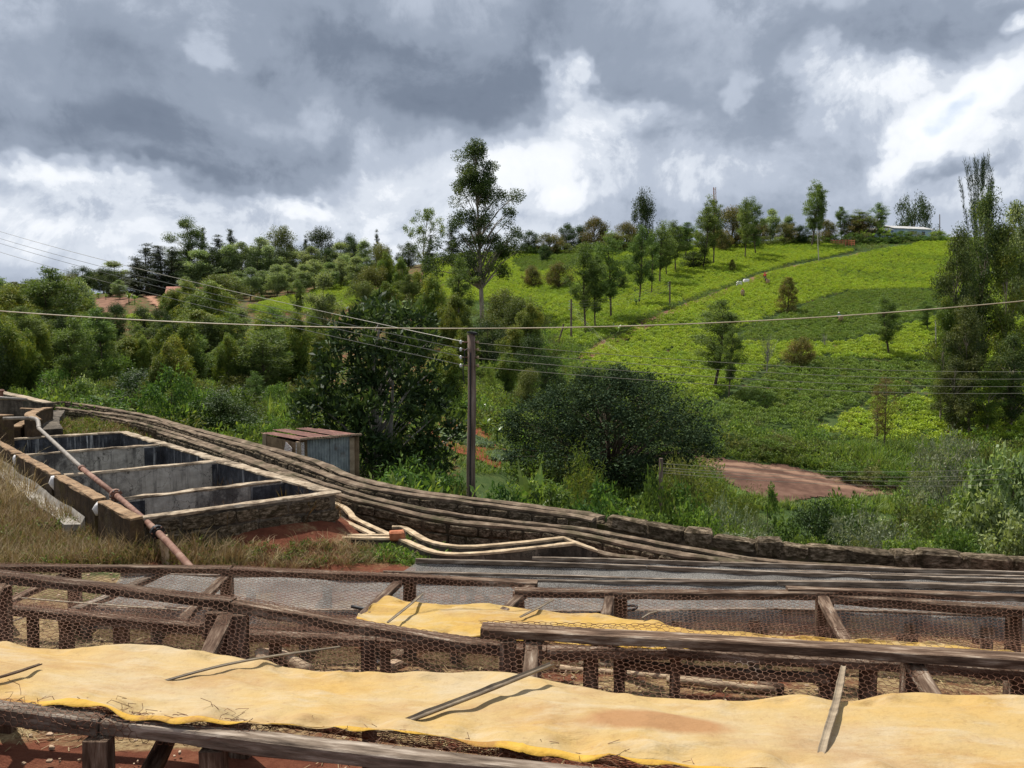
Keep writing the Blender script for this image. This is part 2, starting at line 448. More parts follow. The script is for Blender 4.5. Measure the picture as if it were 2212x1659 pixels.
def ground_material():
    m, nt, N, L = _nodes('ground_soil_and_grass')
    g = N.new('ShaderNodeNewGeometry')
    def noise(scale, detail=8, rough=.65, off=0):
        mp = N.new('ShaderNodeMapping'); mp.inputs['Location'].default_value = (off, off, off); L.new(g.outputs['Position'], mp.inputs[0])
        n = N.new('ShaderNodeTexNoise'); n.inputs['Scale'].default_value = scale; n.inputs['Detail'].default_value = detail; n.inputs['Roughness'].default_value = rough
        L.new(mp.outputs[0], n.inputs['Vector']); return n.outputs['Fac']
    soil = ramp_node(N, [(.25, (.065, .022, .012)), (.45, (.115, .037, .020)), (.6, (.16, .058, .031)), (.8, (.23, .11, .065))]); L.new(noise(3.2), soil.inputs[0])
    straw = ramp_node(N, [(.3, (.10, .055, .028)), (.5, (.26, .18, .09)), (.7, (.38, .29, .16))]); L.new(noise(22, 6, .7, 3), straw.inputs[0])
    grass = ramp_node(N, [(.25, (.020, .034, .010)), (.5, (.042, .070, .018)), (.75, (.085, .105, .03))]); L.new(noise(.9, 10, .7, 7), grass.inputs[0])
    at = N.new('ShaderNodeAttribute'); at.attribute_name = 'cover'
    sep = N.new('ShaderNodeSeparateColor'); L.new(at.outputs['Color'], sep.inputs[0])
    def mask(src, nz, gain=.55):
        a = N.new('ShaderNodeMath'); a.operation = 'MULTIPLY_ADD'; L.new(nz, a.inputs[0]); a.inputs[1].default_value = gain * 2; a.inputs[2].default_value = -gain
        b = N.new('ShaderNodeMath'); b.operation = 'ADD'; L.new(src, b.inputs[0]); L.new(a.outputs[0], b.inputs[1])
        r = N.new('ShaderNodeMapRange'); r.inputs['From Min'].default_value = .38; r.inputs['From Max'].default_value = .62; L.new(b.outputs[0], r.inputs['Value'])
        return r.outputs[0]
    def mix(f, a, b):
        x = N.new('ShaderNodeMix'); x.data_type = 'RGBA'; L.new(f, x.inputs[0]); L.new(a, x.inputs[6]); L.new(b, x.inputs[7]); return x.outputs[2]
    c = mix(mask(sep.outputs[1], noise(1.6, 10, .7, 11), .9), soil.outputs[0], straw.outputs[0])
    c = mix(mask(sep.outputs[0], noise(.8, 10, .7, 5), .9), c, grass.outputs[0])
    b = N.new('ShaderNodeBsdfPrincipled'); L.new(c, b.inputs['Base Color']); b.inputs['Roughness'].default_value = .95; b.inputs['Specular IOR Level'].default_value = .1
    bp = N.new('ShaderNodeBump'); bp.inputs['Strength'].default_value = .9; bp.inputs['Distance'].default_value = .05
    L.new(noise(14, 10, .7, 2), bp.inputs['Height']); L.new(bp.outputs[0], b.inputs['Normal'])
    o = N.new('ShaderNodeOutputMaterial'); L.new(b.outputs[0], o.inputs[0])
    return m

def build_ground():
    nu, nv = 341, 330
    us = np.sign(np.linspace(-1, 1, nu)) * (np.abs(np.linspace(-1, 1, nu)) ** 1.35) * 1.9
    vs = np.concatenate([np.linspace(math.log(5), math.log(45), 210), np.linspace(math.log(45.8), math.log(4000), nv - 210)])
    U, V_ = np.meshgrid(us, vs)
    Y = np.exp(V_) - 12.0; X = U * (Y + 13.5)
    Z = height(X, Y)
    V = np.stack([X.ravel(), Y.ravel(), Z.ravel()], 1)
    i, j = np.meshgrid(np.arange(nv - 1), np.arange(nu - 1), indexing='ij')
    a = (i * nu + j).ravel()
    Q = np.stack([a, a + 1, a + nu + 1, a + nu], 1)
    me = np_mesh('ground', V, Q, ground_material(), smooth=True)
    # how much grass (red) and straw (green) covers the bare soil
    Xf, Yf = V[:, 0], V[:, 1]
    px, py = PIX(Xf, np.maximum(Yf, 1.5), V[:, 2])
    grass = np.clip((Yf - 9.0) / 4.0, 0, 1) * .45
    grass = np.where((px < 520) & (Yf > 8), .36 + .2 * np.clip((520 - px) / 500, 0, 1), grass)
    grass = np.where(Yf > 15, .85, grass)
    grass = np.where((Yf > 28) & (px < 1000), .52, grass)          # less grass under the wood: crown shade put into the ground colour
    grass = np.where((Yf > 50) & (px > 1150) & (py < 1000), .72, grass)   # weedy soil between the tea bushes
    straw = np.where(Yf < 9, .45, .35)
    straw = np.where((Yf > 4.2) & (Yf < 7.5), .56, straw)
    straw = np.where((Yf < 4.8), .02, straw)
    straw = np.where((px < 300) & (Yf > 6.5) & (Yf < 20), .72, straw)
    c = me.color_attributes.new('cover', 'FLOAT_COLOR', 'POINT')
    arr = np.stack([grass, straw, np.zeros_like(grass), np.ones_like(grass)], 1).astype(np.float32)
    c.data.foreach_set('color', arr.ravel())
    tag(link('ground', me), 'sloping red soil ground with patchy grass falling into the valley', 'ground', kind='structure')
build_ground()

def drape(name, poly, material, lift, step=.8, label=None, cat=None, wob=.5, seed=1):
    """a sheet lying on the ground inside a world polygon, cut on a fine grid with an uneven edge"""
    poly = np.array([(p[0], p[1]) for p in poly]); lo = poly.min(0) - 1; hi = poly.max(0) + 1
    xs = np.arange(lo[0], hi[0], step); ys = np.arange(lo[1], hi[1], step)
    Xg, Yg = np.meshgrid(xs, ys); n = len(xs)
    Xw = Xg + wob * np.sin(Yg * 1.7 + seed) * .5 + wob * .5 * np.sin(Yg * .6 + Xg * .8); Yw = Yg + wob * np.sin(Xg * 1.3 + seed * 2) * .5
    ins = in_poly(Xw, Yw, poly)
    keep = ins[:-1, :-1] & ins[1:, :-1] & ins[:-1, 1:] & ins[1:, 1:]
    ii, jj = np.nonzero(keep); a = ii * n + jj
    Q = np.stack([a, a + 1, a + n + 1, a + n], 1)
    Z = height(Xg, Yg) + lift
    me = np_mesh(name, np.stack([Xg.ravel(), Yg.ravel(), Z.ravel()], 1), Q, material, smooth=True)
    return tag(link(name, me), label, cat, kind='structure')
def in_poly(X, Y, poly):
    inside = np.zeros(np.shape(X), bool); n = len(poly)
    for k in range(n):
        x0, y0 = poly[k]; x1, y1 = poly[(k + 1) % n]
        c = ((y0 > Y) != (y1 > Y)) & (X < (x1 - x0) * (Y - y0) / ((y1 - y0) or 1e-9) + x0)
        inside ^= c
    return inside
def pixpoly(pts): return [ground_at(*p) for p in pts]

mat('road_dirt', [(.2, (.075, .040, .028)), (.5, (.105, .056, .039)), (.8, (.145, .083, .058))], scale=.9, rough=.95, spec=.1, bump=.5, bscale=9, coord='World', bdist=.05)
mat('road_track', [(.2, (.25, .125, .078)), (.8, (.35, .195, .125))], scale=1.4, rough=.95, spec=.1, bump=.4, bscale=12, coord='World', bdist=.04)
mat('bare_field', [(.2, (.11, .055, .035)), (.8, (.22, .12, .075))], scale=.8, rough=.95, spec=.1, coord='World')
mat('garden_soil', [(.2, (.13, .030, .016)), (.8, (.24, .062, .032))], scale=1.8, rough=.95, spec=.1, bump=.5, coord='World', bdist=.06)
ROADPX = [(1430, 985), (1520, 988), (1580, 993), (1640, 1001), (1720, 1012), (1800, 1028), (1880, 1040), (1980, 1052), (2080, 1066), (2230, 1085), (2230, 1104), (2080, 1086),
          (1930, 1073), (1850, 1076), (1760, 1084), (1690, 1088), (1610, 1076), (1555, 1046), (1450, 1012)]
_rp = pixpoly(ROADPX)
drape('dirt_road', _rp, MATS['road_dirt'], .05, .28, 'red dirt road and turning area beyond the stone channel', 'road')
# two compacted wheel tracks along the road, a lighter soil
def road_tracks(o):
    me = o.data; n = len(me.vertices); co = np.empty(n * 3); me.vertices.foreach_get('co', co); co = co.reshape(-1, 3); w = np.zeros(n)
    for tr in ([(1540, 1001), (1640, 1011), (1720, 1024), (1800, 1040), (1880, 1052), (1990, 1066), (2110, 1084)], [(1530, 1008), (1620, 1020), (1700, 1034), (1780, 1050), (1860, 1062), (1970, 1076), (2090, 1092)]):
        for p in smooth_path([ground_at(*q) for q in tr], .3): w = np.maximum(w, np.exp(-((co[:, 0] - p.x) ** 2 + (co[:, 1] - p.y) ** 2) / .16))
    a = me.attributes.new('track', 'FLOAT', 'POINT'); a.data.foreach_set('value', w.astype(np.float32))
    m = MATS['road_dirt']; N, L = m.node_tree.nodes, m.node_tree.links; b = next(x for x in N if x.type == 'BSDF_PRINCIPLED'); old = b.inputs['Base Color'].links[0].from_socket
    at = N.new('ShaderNodeAttribute'); at.attribute_name = 'track'; nz = N.new('ShaderNodeTexNoise'); nz.inputs['Scale'].default_value = 2.2; nz.inputs['Detail'].default_value = 6
    g = N.new('ShaderNodeNewGeometry'); L.new(g.outputs['Position'], nz.inputs['Vector'])
    mu = N.new('ShaderNodeMath'); mu.operation = 'MULTIPLY'; L.new(at.outputs['Fac'], mu.inputs[0]); L.new(nz.outputs['Fac'], mu.inputs[1])
    mr = N.new('ShaderNodeMapRange'); mr.inputs['From Min'].default_value = .18; mr.inputs['From Max'].default_value = .42; L.new(mu.outputs[0], mr.inputs['Value'])
    mx = N.new('ShaderNodeMix'); mx.data_type = 'RGBA'; L.new(mr.outputs[0], mx.inputs[0]); L.new(old, mx.inputs[6]); mx.inputs[7].default_value = (.225, .135, .09, 1); L.new(mx.outputs[2], b.inputs['Base Color'])
road_tracks(bpy.data.objects['dirt_road'])
drape('footpath', pixpoly([(308, 628), (326, 624), (334, 640), (352, 656), (366, 668), (346, 672), (322, 660), (312, 646)]), MATS['road_track'], .35, .8, 'winding orange dirt footpath on the far left slope', 'path')
drape('ploughed_field', pixpoly([(196, 668), (200, 650), (262, 636), (290, 650), (262, 672), (230, 690)]), MATS['bare_field'], .3, .8, 'brown ploughed field below the far banana plants', 'field')
drape('garden_bed', pixpoly([(938, 905), (975, 900), (1010, 925), (1052, 930), (1070, 960), (1110, 985), (1100, 1020), (1060, 1010), (1000, 990), (935, 955)]), MATS['garden_soil'], .09, .3, 'red tilled vegetable garden behind the power pole', 'garden')
drape('red_path', pixpoly([(905, 815), (960, 822), (1020, 842), (1055, 850), (1060, 862), (1015, 856), (950, 840), (905, 828)]), MATS['garden_soil'], .12, .5, 'red earth path across the slope above the garden', 'path')
# bare strip between the two tea slopes, climbing to the hilltop
def strip(pxs, w, name, label, material, lift=.12):
    pts = smooth_path([ground_at(*p) for p in pxs], 1.5)
    pts = [Vector((p.x, p.y, gz(p.x, p.y) + lift)) for p in pts]
    V, Fc = sweep(pts, [(-w / 2, -.05), (-w / 4, .03), (w / 4, .03), (w / 2, -.05)], closed=False, jit=.12, seed=3)
    return tag(link(name, py_mesh(name, V, Fc, material, True)), label, 'path', kind='structure')
STRIPPX = [(1262, 778), (1330, 735), (1400, 700), (1470, 668), (1545, 640), (1620, 608), (1700, 582), (1780, 566), (1860, 548)]
strip(STRIPPX, 2.6, 'field_path', 'dark earth path climbing between the two tea slopes', MATS['bare_field'])
# ================================================================== DRYING TABLES IN THE FOREGROUND
from mathutils.bvhtree import BVHTree
mat('old_timber', [(.1, (.038, .023, .015)), (.45, (.095, .060, .040)), (.7, (.18, .128, .090)), (.95, (.33, .27, .21))], scale=30, rough=.9, spec=.12, bump=1.0, bscale=70, rnd=.22, coord='grain', stretch=(.14, 1, 1), bdist=.012, dirt=(.052, .027, .018), dscale=3.2, dlo=.52, dhi=.7)
mat('grey_timber', [(.1, (.062, .046, .034)), (.5, (.15, .115, .086)), (.95, (.34, .285, .23))], scale=30, rough=.9, spec=.12, bump=.8, bscale=70, rnd=.18, coord='grain', stretch=(.14, 1, 1), bdist=.01, dirt=(.085, .052, .036), dscale=2.5, dlo=.55, dhi=.72)
mat('bamboo', [(.1, (.10, .075, .05)), (.5, (.19, .145, .095)), (.95, (.30, .24, .16))], scale=14, rough=.6, spec=.3, bump=.3, bscale=40, rnd=.2, stretch=(.3, 1, 1), bdist=.006)
mat('rusty_wire', [(.1, (.07, .030, .017)), (.5, (.155, .070, .038)), (.85, (.22, .12, .075)), (1.0, (.30, .27, .24))], scale=1.7, rough=.75, spec=.3, coord='World')
mat('tan_kerb', [(.1, (.26, .19, .12)), (.5, (.40, .30, .19)), (.9, (.52, .41, .28))], scale=7, rough=.9, spec=.15, bump=.5, bscale=25, dirt=(.12, .085, .055), dscale=2.2, dlo=.55, dhi=.7, bdist=.01)

def tarp_material(name, a, b, c, stain):
    m, nt, N, L = _nodes(name)
    g = N.new('ShaderNodeNewGeometry')
    def noise(scale, detail=8, rough=.6, off=0.0, st=(1, 1, 1)):
        mp = N.new('ShaderNodeMapping'); mp.inputs['Location'].default_value = (off, off, off); mp.inputs['Scale'].default_value = st; L.new(g.outputs['Position'], mp.inputs[0])
        n = N.new('ShaderNodeTexNoise'); n.inputs['Scale'].default_value = scale; n.inputs['Detail'].default_value = detail; n.inputs['Roughness'].default_value = rough
        L.new(mp.outputs[0], n.inputs['Vector']); return n.outputs['Fac']
    r = ramp_node(N, [(.30, a), (.48, b), (.66, c)]); L.new(noise(1.7, 9, .6, 0, (.6, 1, 1)), r.inputs[0])
    def over(col, fac_src, lo, hi, target, amt=1.0):
        mr = N.new('ShaderNodeMapRange'); mr.inputs['From Min'].default_value = lo; mr.inputs['From Max'].default_value = hi; mr.inputs['To Max'].default_value = amt; L.new(fac_src, mr.inputs['Value'])
        mx = N.new('ShaderNodeMix'); mx.data_type = 'RGBA'; L.new(mr.outputs[0], mx.inputs[0]); L.new(col, mx.inputs[6]); mx.inputs[7].default_value = (*target, 1); return mx.outputs[2]
    col = over(r.outputs[0], noise(2.3, 10, .72, 5, (.5, 1, 1)), .47, .62, (.26, .135, .05), .5)      # reddish dust
    col = over(col, noise(26, 6, .75, 9), .55, .68, (.22, .115, .05), .4)                                  # specks
    col = over(col, noise(7, 8, .7, 14, (.35, 1, 1)), .50, .66, (.40, .325, .21), .65)                       # bleached smears
    if stain:                                                                                               # a wet, brown puddle stain
        sp = N.new('ShaderNodeVectorMath'); sp.operation = 'SUBTRACT'; L.new(g.outputs['Position'], sp.inputs[0]); sp.inputs[1].default_value = stain[0]
        sc = N.new('ShaderNodeVectorMath'); sc.operation = 'MULTIPLY'; L.new(sp.outputs[0], sc.inputs[0]); sc.inputs[1].default_value = (1 / stain[1], 1 / stain[2], 0)
        ln = N.new('ShaderNodeVectorMath'); ln.operation = 'LENGTH'; L.new(sc.outputs[0], ln.inputs[0])
        ad = N.new('ShaderNodeMath'); ad.operation = 'MULTIPLY_ADD'; L.new(noise(4, 6, .6, 2), ad.inputs[0]); ad.inputs[1].default_value = .8; L.new(ln.outputs['Value'], ad.inputs[2])
        col = over(col, ad.outputs[0], 1.55, 1.15, (.29, .15, .062), .92)
    b_ = N.new('ShaderNodeBsdfPrincipled'); L.new(col, b_.inputs['Base Color']); b_.inputs['Roughness'].default_value = .68; b_.inputs['Specular IOR Level'].default_value = .2
    bp = N.new('ShaderNodeBump'); bp.inputs['Strength'].default_value = .9; bp.inputs['Distance'].default_value = .036
    rn = N.new('ShaderNodeTexNoise'); rn.noise_type = 'RIDGED_MULTIFRACTAL'; rn.inputs['Scale'].default_value = 2.6; rn.inputs['Detail'].default_value = 5; rn.inputs['Roughness'].default_value = .45; rn.inputs['Distortion'].default_value = .6; L.new(g.outputs['Position'], rn.inputs['Vector'])
    ad2 = N.new('ShaderNodeMath'); ad2.operation = 'MULTIPLY_ADD'; L.new(noise(34, 5, .6, 4), ad2.inputs[0]); ad2.inputs[1].default_value = .12; L.new(noise(5.5, 8, .58, 1, (.6, 1, 1)), ad2.inputs[2])
    ad3 = N.new('ShaderNodeMath'); ad3.operation = 'MULTIPLY_ADD'; L.new(rn.outputs['Fac'], ad3.inputs[0]); ad3.inputs[1].default_value = .28; L.new(ad2.outputs[0], ad3.inputs[2])
    L.new(ad3.outputs[0], bp.inputs['Height']); L.new(bp.outputs[0], b_.inputs['Normal'])
    o = N.new('ShaderNodeOutputMaterial'); L.new(b_.outputs[0], o.inputs[0]); return m
_st = PZ(1420, 1580, -1.64)
tarp_material('tarp_faded', (.39, .235, .055), (.38, .267, .115), (.365, .28, .165), (tuple(_st), .34, .12))
tarp_material('tarp_yellow', (.38, .222, .034), (.39, .243, .055), (.375, .258, .088), None)
mat('tarp_hem', [(.2, (.42, .235, .018)), (.8, (.50, .30, .045))], scale=6, rough=.65, spec=.2, bump=.6, bscale=14, dirt=(.30, .15, .03), dscale=5)
def net_material():
    m, nt, N, L = _nodes('shade_net')
    g = N.new('ShaderNodeNewGeometry')
    n = N.new('ShaderNodeTexNoise'); n.inputs['Scale'].default_value = 2.4; n.inputs['Detail'].default_value = 8; n.inputs['Roughness'].default_value = .65; L.new(g.outputs['Position'], n.inputs['Vector'])
    r = ramp_node(N, [(.3, (.11, .10, .09)), (.5, (.175, .165, .15)), (.7, (.25, .235, .215))]); L.new(n.outputs['Fac'], r.inputs[0])
    b = N.new('ShaderNodeBsdfPrincipled'); L.new(r.outputs[0], b.inputs['Base Color']); b.inputs['Roughness'].default_value = .8; b.inputs['Specular IOR Level'].default_value = .15
    n2 = N.new('ShaderNodeTexNoise'); n2.inputs['Scale'].default_value = 90; n2.inputs['Detail'].default_value = 3; L.new(g.outputs['Position'], n2.inputs['Vector'])
    mr = N.new('ShaderNodeMapRange'); mr.inputs['From Min'].default_value = .35; mr.inputs['From Max'].default_value = .65; mr.inputs['To Min'].default_value = .05; mr.inputs['To Max'].default_value = .62; L.new(n2.outputs['Fac'], mr.inputs['Value'])
    t = N.new('ShaderNodeBsdfTransparent'); mx = N.new('ShaderNodeMixShader'); L.new(mr.outputs[0], mx.inputs[0]); L.new(b.outputs[0], mx.inputs[1]); L.new(t.outputs[0], mx.inputs[2])
    o = N.new('ShaderNodeOutputMaterial'); L.new(mx.outputs[0], o.inputs[0])
net_material()

class Rail:
    """a rail line given by world points ordered by x"""
    def __init__(s, pts): s.A = np.array([tuple(p) for p in pts])
    def at(s, x): x = np.asarray(x, float); A = s.A; return np.stack([x, _lin(x, A[:, 0], A[:, 1]), _lin(x, A[:, 0], A[:, 2])], -1)
    def v(s, x): return Vector(s.at(x))
def _lin(x, xs, ys):
    """linear interpolation that keeps going straight past both ends"""
    y = np.interp(x, xs, ys)
    y = np.where(x < xs[0], ys[0] + (x - xs[0]) * (ys[1] - ys[0]) / (xs[1] - xs[0]), y)
    return np.where(x > xs[-1], ys[-1] + (x - xs[-1]) * (ys[-1] - ys[-2]) / (xs[-1] - xs[-2]), y)
def hexwire(name, near, far, nx, fx, parent, sag=.12, hang=.07, px=.030, py=.021, e=.018, r=.0013, seed=0, hangfar=.05):
    """hexagonal wire netting laid over both rails and sagging between them"""
    rg = np.random.default_rng(seed)
    mid_w = float(np.linalg.norm((far.at(np.mean(fx)) - near.at(np.mean(nx)))[:2]))
    S = float(np.linalg.norm(near.at(nx[1]) - near.at(nx[0])) + np.linalg.norm(far.at(fx[1]) - far.at(fx[0]))) / 2
    hw = .046
    # cross profile: distance from the near rail line, height above the rail top
    ws = np.linspace(hw, mid_w - hw, 24); q = (ws - hw) / (mid_w - 2 * hw)
    prof = [(-hw - .012, -hang), (-hw - .004, .004), (hw, .006)] + [(w, -sag * (4 * k * (1 - k)) ** .75) for w, k in zip(ws[1:-1], q[1:-1])] + [(mid_w - hw, .006), (mid_w + hw + .004, .004), (mid_w + hw + .012, -hangfar)]
    prof = np.array(prof); cum = np.concatenate([[0], np.cumsum(np.hypot(*np.diff(prof, axis=0).T))])
    def surf(s, t):
        w = np.interp(t, cum, prof[:, 0]); dz = np.interp(t, cum, prof[:, 1])
        f = np.clip(s / S, 0, 1)
        a = near.at(nx[0] + (nx[1] - nx[0]) * f); b = far.at(fx[0] + (fx[1] - fx[0]) * f)
        k = (w / mid_w)[..., None]
        p = a + (b - a) * k
        p[..., 2] += dz + .014 * np.sin(s * 3.1 + seed) * np.sin(t * 4 + s)
        return p
    ni, nj = int(S / px), int(cum[-1] / py)
    I, J = np.meshgrid(np.arange(ni), np.arange(nj), indexing='ij'); ok = ((I + J) % 2 == 0)
    I, J = I[ok], J[ok]
    def jit(i, j): h = np.sin(i * 12.9898 + j * 78.233 + seed) * 43758.5453; h -= np.floor(h); return (h - .5)
    cs = I * px + jit(I, J) * .010; ct = J * py + jit(J, I + 5) * .008
    a0 = (cs - e / 2, ct); a1 = (cs + e / 2, ct)
    idx = -np.ones((ni + 2, nj + 2), int); idx[I, J] = np.arange(len(I))
    segs = [(a0[0], a0[1], a1[0], a1[1], r * 1.25)]
    for dj in (-1, 1):
        nb = idx[np.clip(I + 1, 0, ni + 1), np.clip(J + dj, -1, nj + 1)]; good = (nb >= 0) & (J + dj >= 0)
        segs.append((a1[0][good], a1[1][good], a0[0][nb[good]], a0[1][nb[good]], r))
    VV, QQ, n = [], [], 0
    for s0, t0, s1, t1, rr in segs:
        A = surf(s0, t0); B = surf(s1, t1)
        A = A + rg.normal(0, .0015, A.shape) * 0
        D = B - A; Ln = np.linalg.norm(D, axis=1, keepdims=True); D = D / np.maximum(Ln, 1e-6)
        up = np.zeros_like(D); up[:, 2] = 1; up[np.abs(D[:, 2]) > .95] = (0, 1, 0)
        sd_ = np.cross(D, up); sd_ /= np.linalg.norm(sd_, axis=1, keepdims=True); u = np.cross(sd_, D)
        m = len(A); ring = []
        for k in range(3):
            a = 2 * math.pi * k / 3 + .5; ring.append((sd_ * math.cos(a) + u * math.sin(a)) * rr)
        vv = np.concatenate([A + ring[0], A + ring[1], A + ring[2], B + ring[0], B + ring[1], B + ring[2]]); VV.append(vv)
        b0 = np.arange(m) + n
        for k in range(3):
            k2 = (k + 1) % 3; QQ.append(np.stack([b0 + k * m, b0 + k2 * m, b0 + (k2 + 3) * m, b0 + (k + 3) * m], 1))
        n += 6 * m
    l = root_loc(parent)
    me = np_mesh(name, np.concatenate(VV) - np.array(tuple(l)), np.concatenate(QQ), MATS['rusty_wire'])
    return link(name, me, parent), surf, S, cum[-1]

def beam(name, p0, p1, w, h, parent, m='old_timber', seed=0, n=8, bend=.004, label=None):
    V, Fc = timber(p0, p1, w, h, seed, n + 3, .11, bend * 3); o = grain(part(name, V, Fc, MATS[m], parent))
    if label: o['label'] = label
    return o
def leg(parent, top, w=.09, d=.07, seed=0, m='old_timber', lean=0.0):
    top = Vector(top); z = gz(top.x, top.y)
    V, Fc = timber(Vector((top.x, top.y - d * .5 + .02, top.z)), Vector((top.x + lean, top.y - d * .5 + .02, z - .08)), w, d, seed, 5, .07, .003)
    return grain(part('leg', V, Fc, MATS[m], parent))

# ---- first table (nearest)
N1 = Rail([PZ(0, 1523, -1.48), PZ(226, 1547, -1.52), PZ(768, 1592, -1.58), PZ(1330, 1660, -1.62)])
L1 = Rail([PZ(0, 1238, -1.48), PZ(243, 1267, -1.52), PZ(503, 1295, -1.575), PZ(768, 1341, -1.65), PZ(1085, 1392, -1.73)])
R1 = Rail([PZ(1041, 1350, -1.60), PZ(1444, 1349, -1.61), PZ(1704, 1354, -1.62), PZ(1965, 1374, -1.64), PZ(2212, 1396, -1.66)])
T1 = thing('drying_table', 'nearest drying table with rusty wire netting under a long faded yellow tarpaulin', 'drying table', (-.2, 3.9, gz(-.2, 3.9)), group='raised drying tables in the yard')
beam('near_rail', N1.v(-4.2), N1.v(PZ(222, 1547, -1.52).x), .085, .065, T1, 'grey_timber', 1, 9)
beam('near_rail', N1.v(PZ(229, 1551, -1.53).x) - Vector((0, 0, .008)), N1.v(3.6), .08, .06, T1, 'grey_timber', 2, 14)
xj = PZ(503, 1295, -1.575).x
beam('far_rail', L1.v(-5.2), L1.v(xj), .10, .055, T1, 'old_timber', 3, 10)
beam('far_rail', L1.v(xj + .01) - Vector((0, 0, .006)), L1.v(PZ(1085, 1392, -1.73).x), .10, .055, T1, 'old_timber', 4, 10)
beam('far_rail', R1.v(PZ(1041, 1350, -1.6).x), R1.v(4.4), .12, .055, T1, 'old_timber', 5, 12)
for k, x in enumerate((-3.0, PZ(226, 1547, -1.52).x, PZ(470, 1570, -1.55).x, .25, 1.35, 2.4, 3.3)):
    leg(T1, N1.v(x) - Vector((0, 0, .066)), .10, .07, 20 + k)
for k, (x, w) in enumerate(((-3.55, .11), (PZ(15, 1240, -1.48).x, .09), (PZ(478, 1292, -1.57).x, .13), (PZ(520, 1297, -1.575).x, .11), (PZ(800, 1347, -1.66).x, .08))):
    leg(T1, L1.v(x) - Vector((0, 0, .062)), w, .08, 30 + k)
for k, (x, w) in enumerate(((PZ(1098, 1351, -1.6).x, .10), (PZ(1150, 1351, -1.6).x, .11), (PZ(1958, 1373, -1.64).x, .11), (3.5, .1))):
    leg(T1, R1.v(x) - Vector((0, 0, .062)), w, .09, 40 + k)
def cross(far, near, xf, xn, w, seed, m='old_timber', parent=None, drop=.055):
    a = far.v(xf) - Vector((0, .03, drop)); b = near.v(xn) + Vector((0, .03, -drop - .22))
    beam('crossbar', a, b, w, .045, parent, m, seed, 6)
cross(L1, N1, PZ(495, 1295, -1.575).x, PZ(300, 1553, -1.53).x, .08, 50, parent=T1)
cross(R1, N1, PZ(1150, 1351, -1.6).x, .02, .075, 51, 'old_timber', T1)
cross(R1, N1, PZ(1950, 1372, -1.64).x, 2.0, .08, 52, 'old_timber', T1)
cross(L1, N1, -3.3, -2.6, .08, 53, parent=T1)
W1, surfA, SA, TA = hexwire('wire_mesh', N1, L1, (-4.1, .12), (-5.0, PZ(1095, 1392, -1.73).x), T1, sag=.17, seed=1)
W2, surfB, SB, TB = hexwire('wire_mesh', N1, R1, (.0, 3.5), (PZ(1035, 1350, -1.6).x, 4.3), T1, sag=.17, seed=2)
# a crumpled roll of loose netting along the near rail
def loose_wire(rail, x0, x1, parent, seed, n=260):
    rg = random.Random(seed); G = Geo()
    for k in range(n):
        x = rg.uniform(x0, x1); p = rail.v(x) + Vector((0, rg.uniform(-.06, .10), rg.uniform(-.05, .02)))
        pts = [p]
        for j in range(3): pts.append(pts[-1] + Vector((rg.uniform(-.05, .05), rg.uniform(-.03, .03), rg.uniform(-.03, .028))))
        G.add(*tube(pts, .0013, 3, False))
    return tag(part('loose_wire', G.V, G.F, MATS['rusty_wire'], parent), kind='stuff')
loose_wire(N1, -2.6, 2.4, T1, 3, 520)

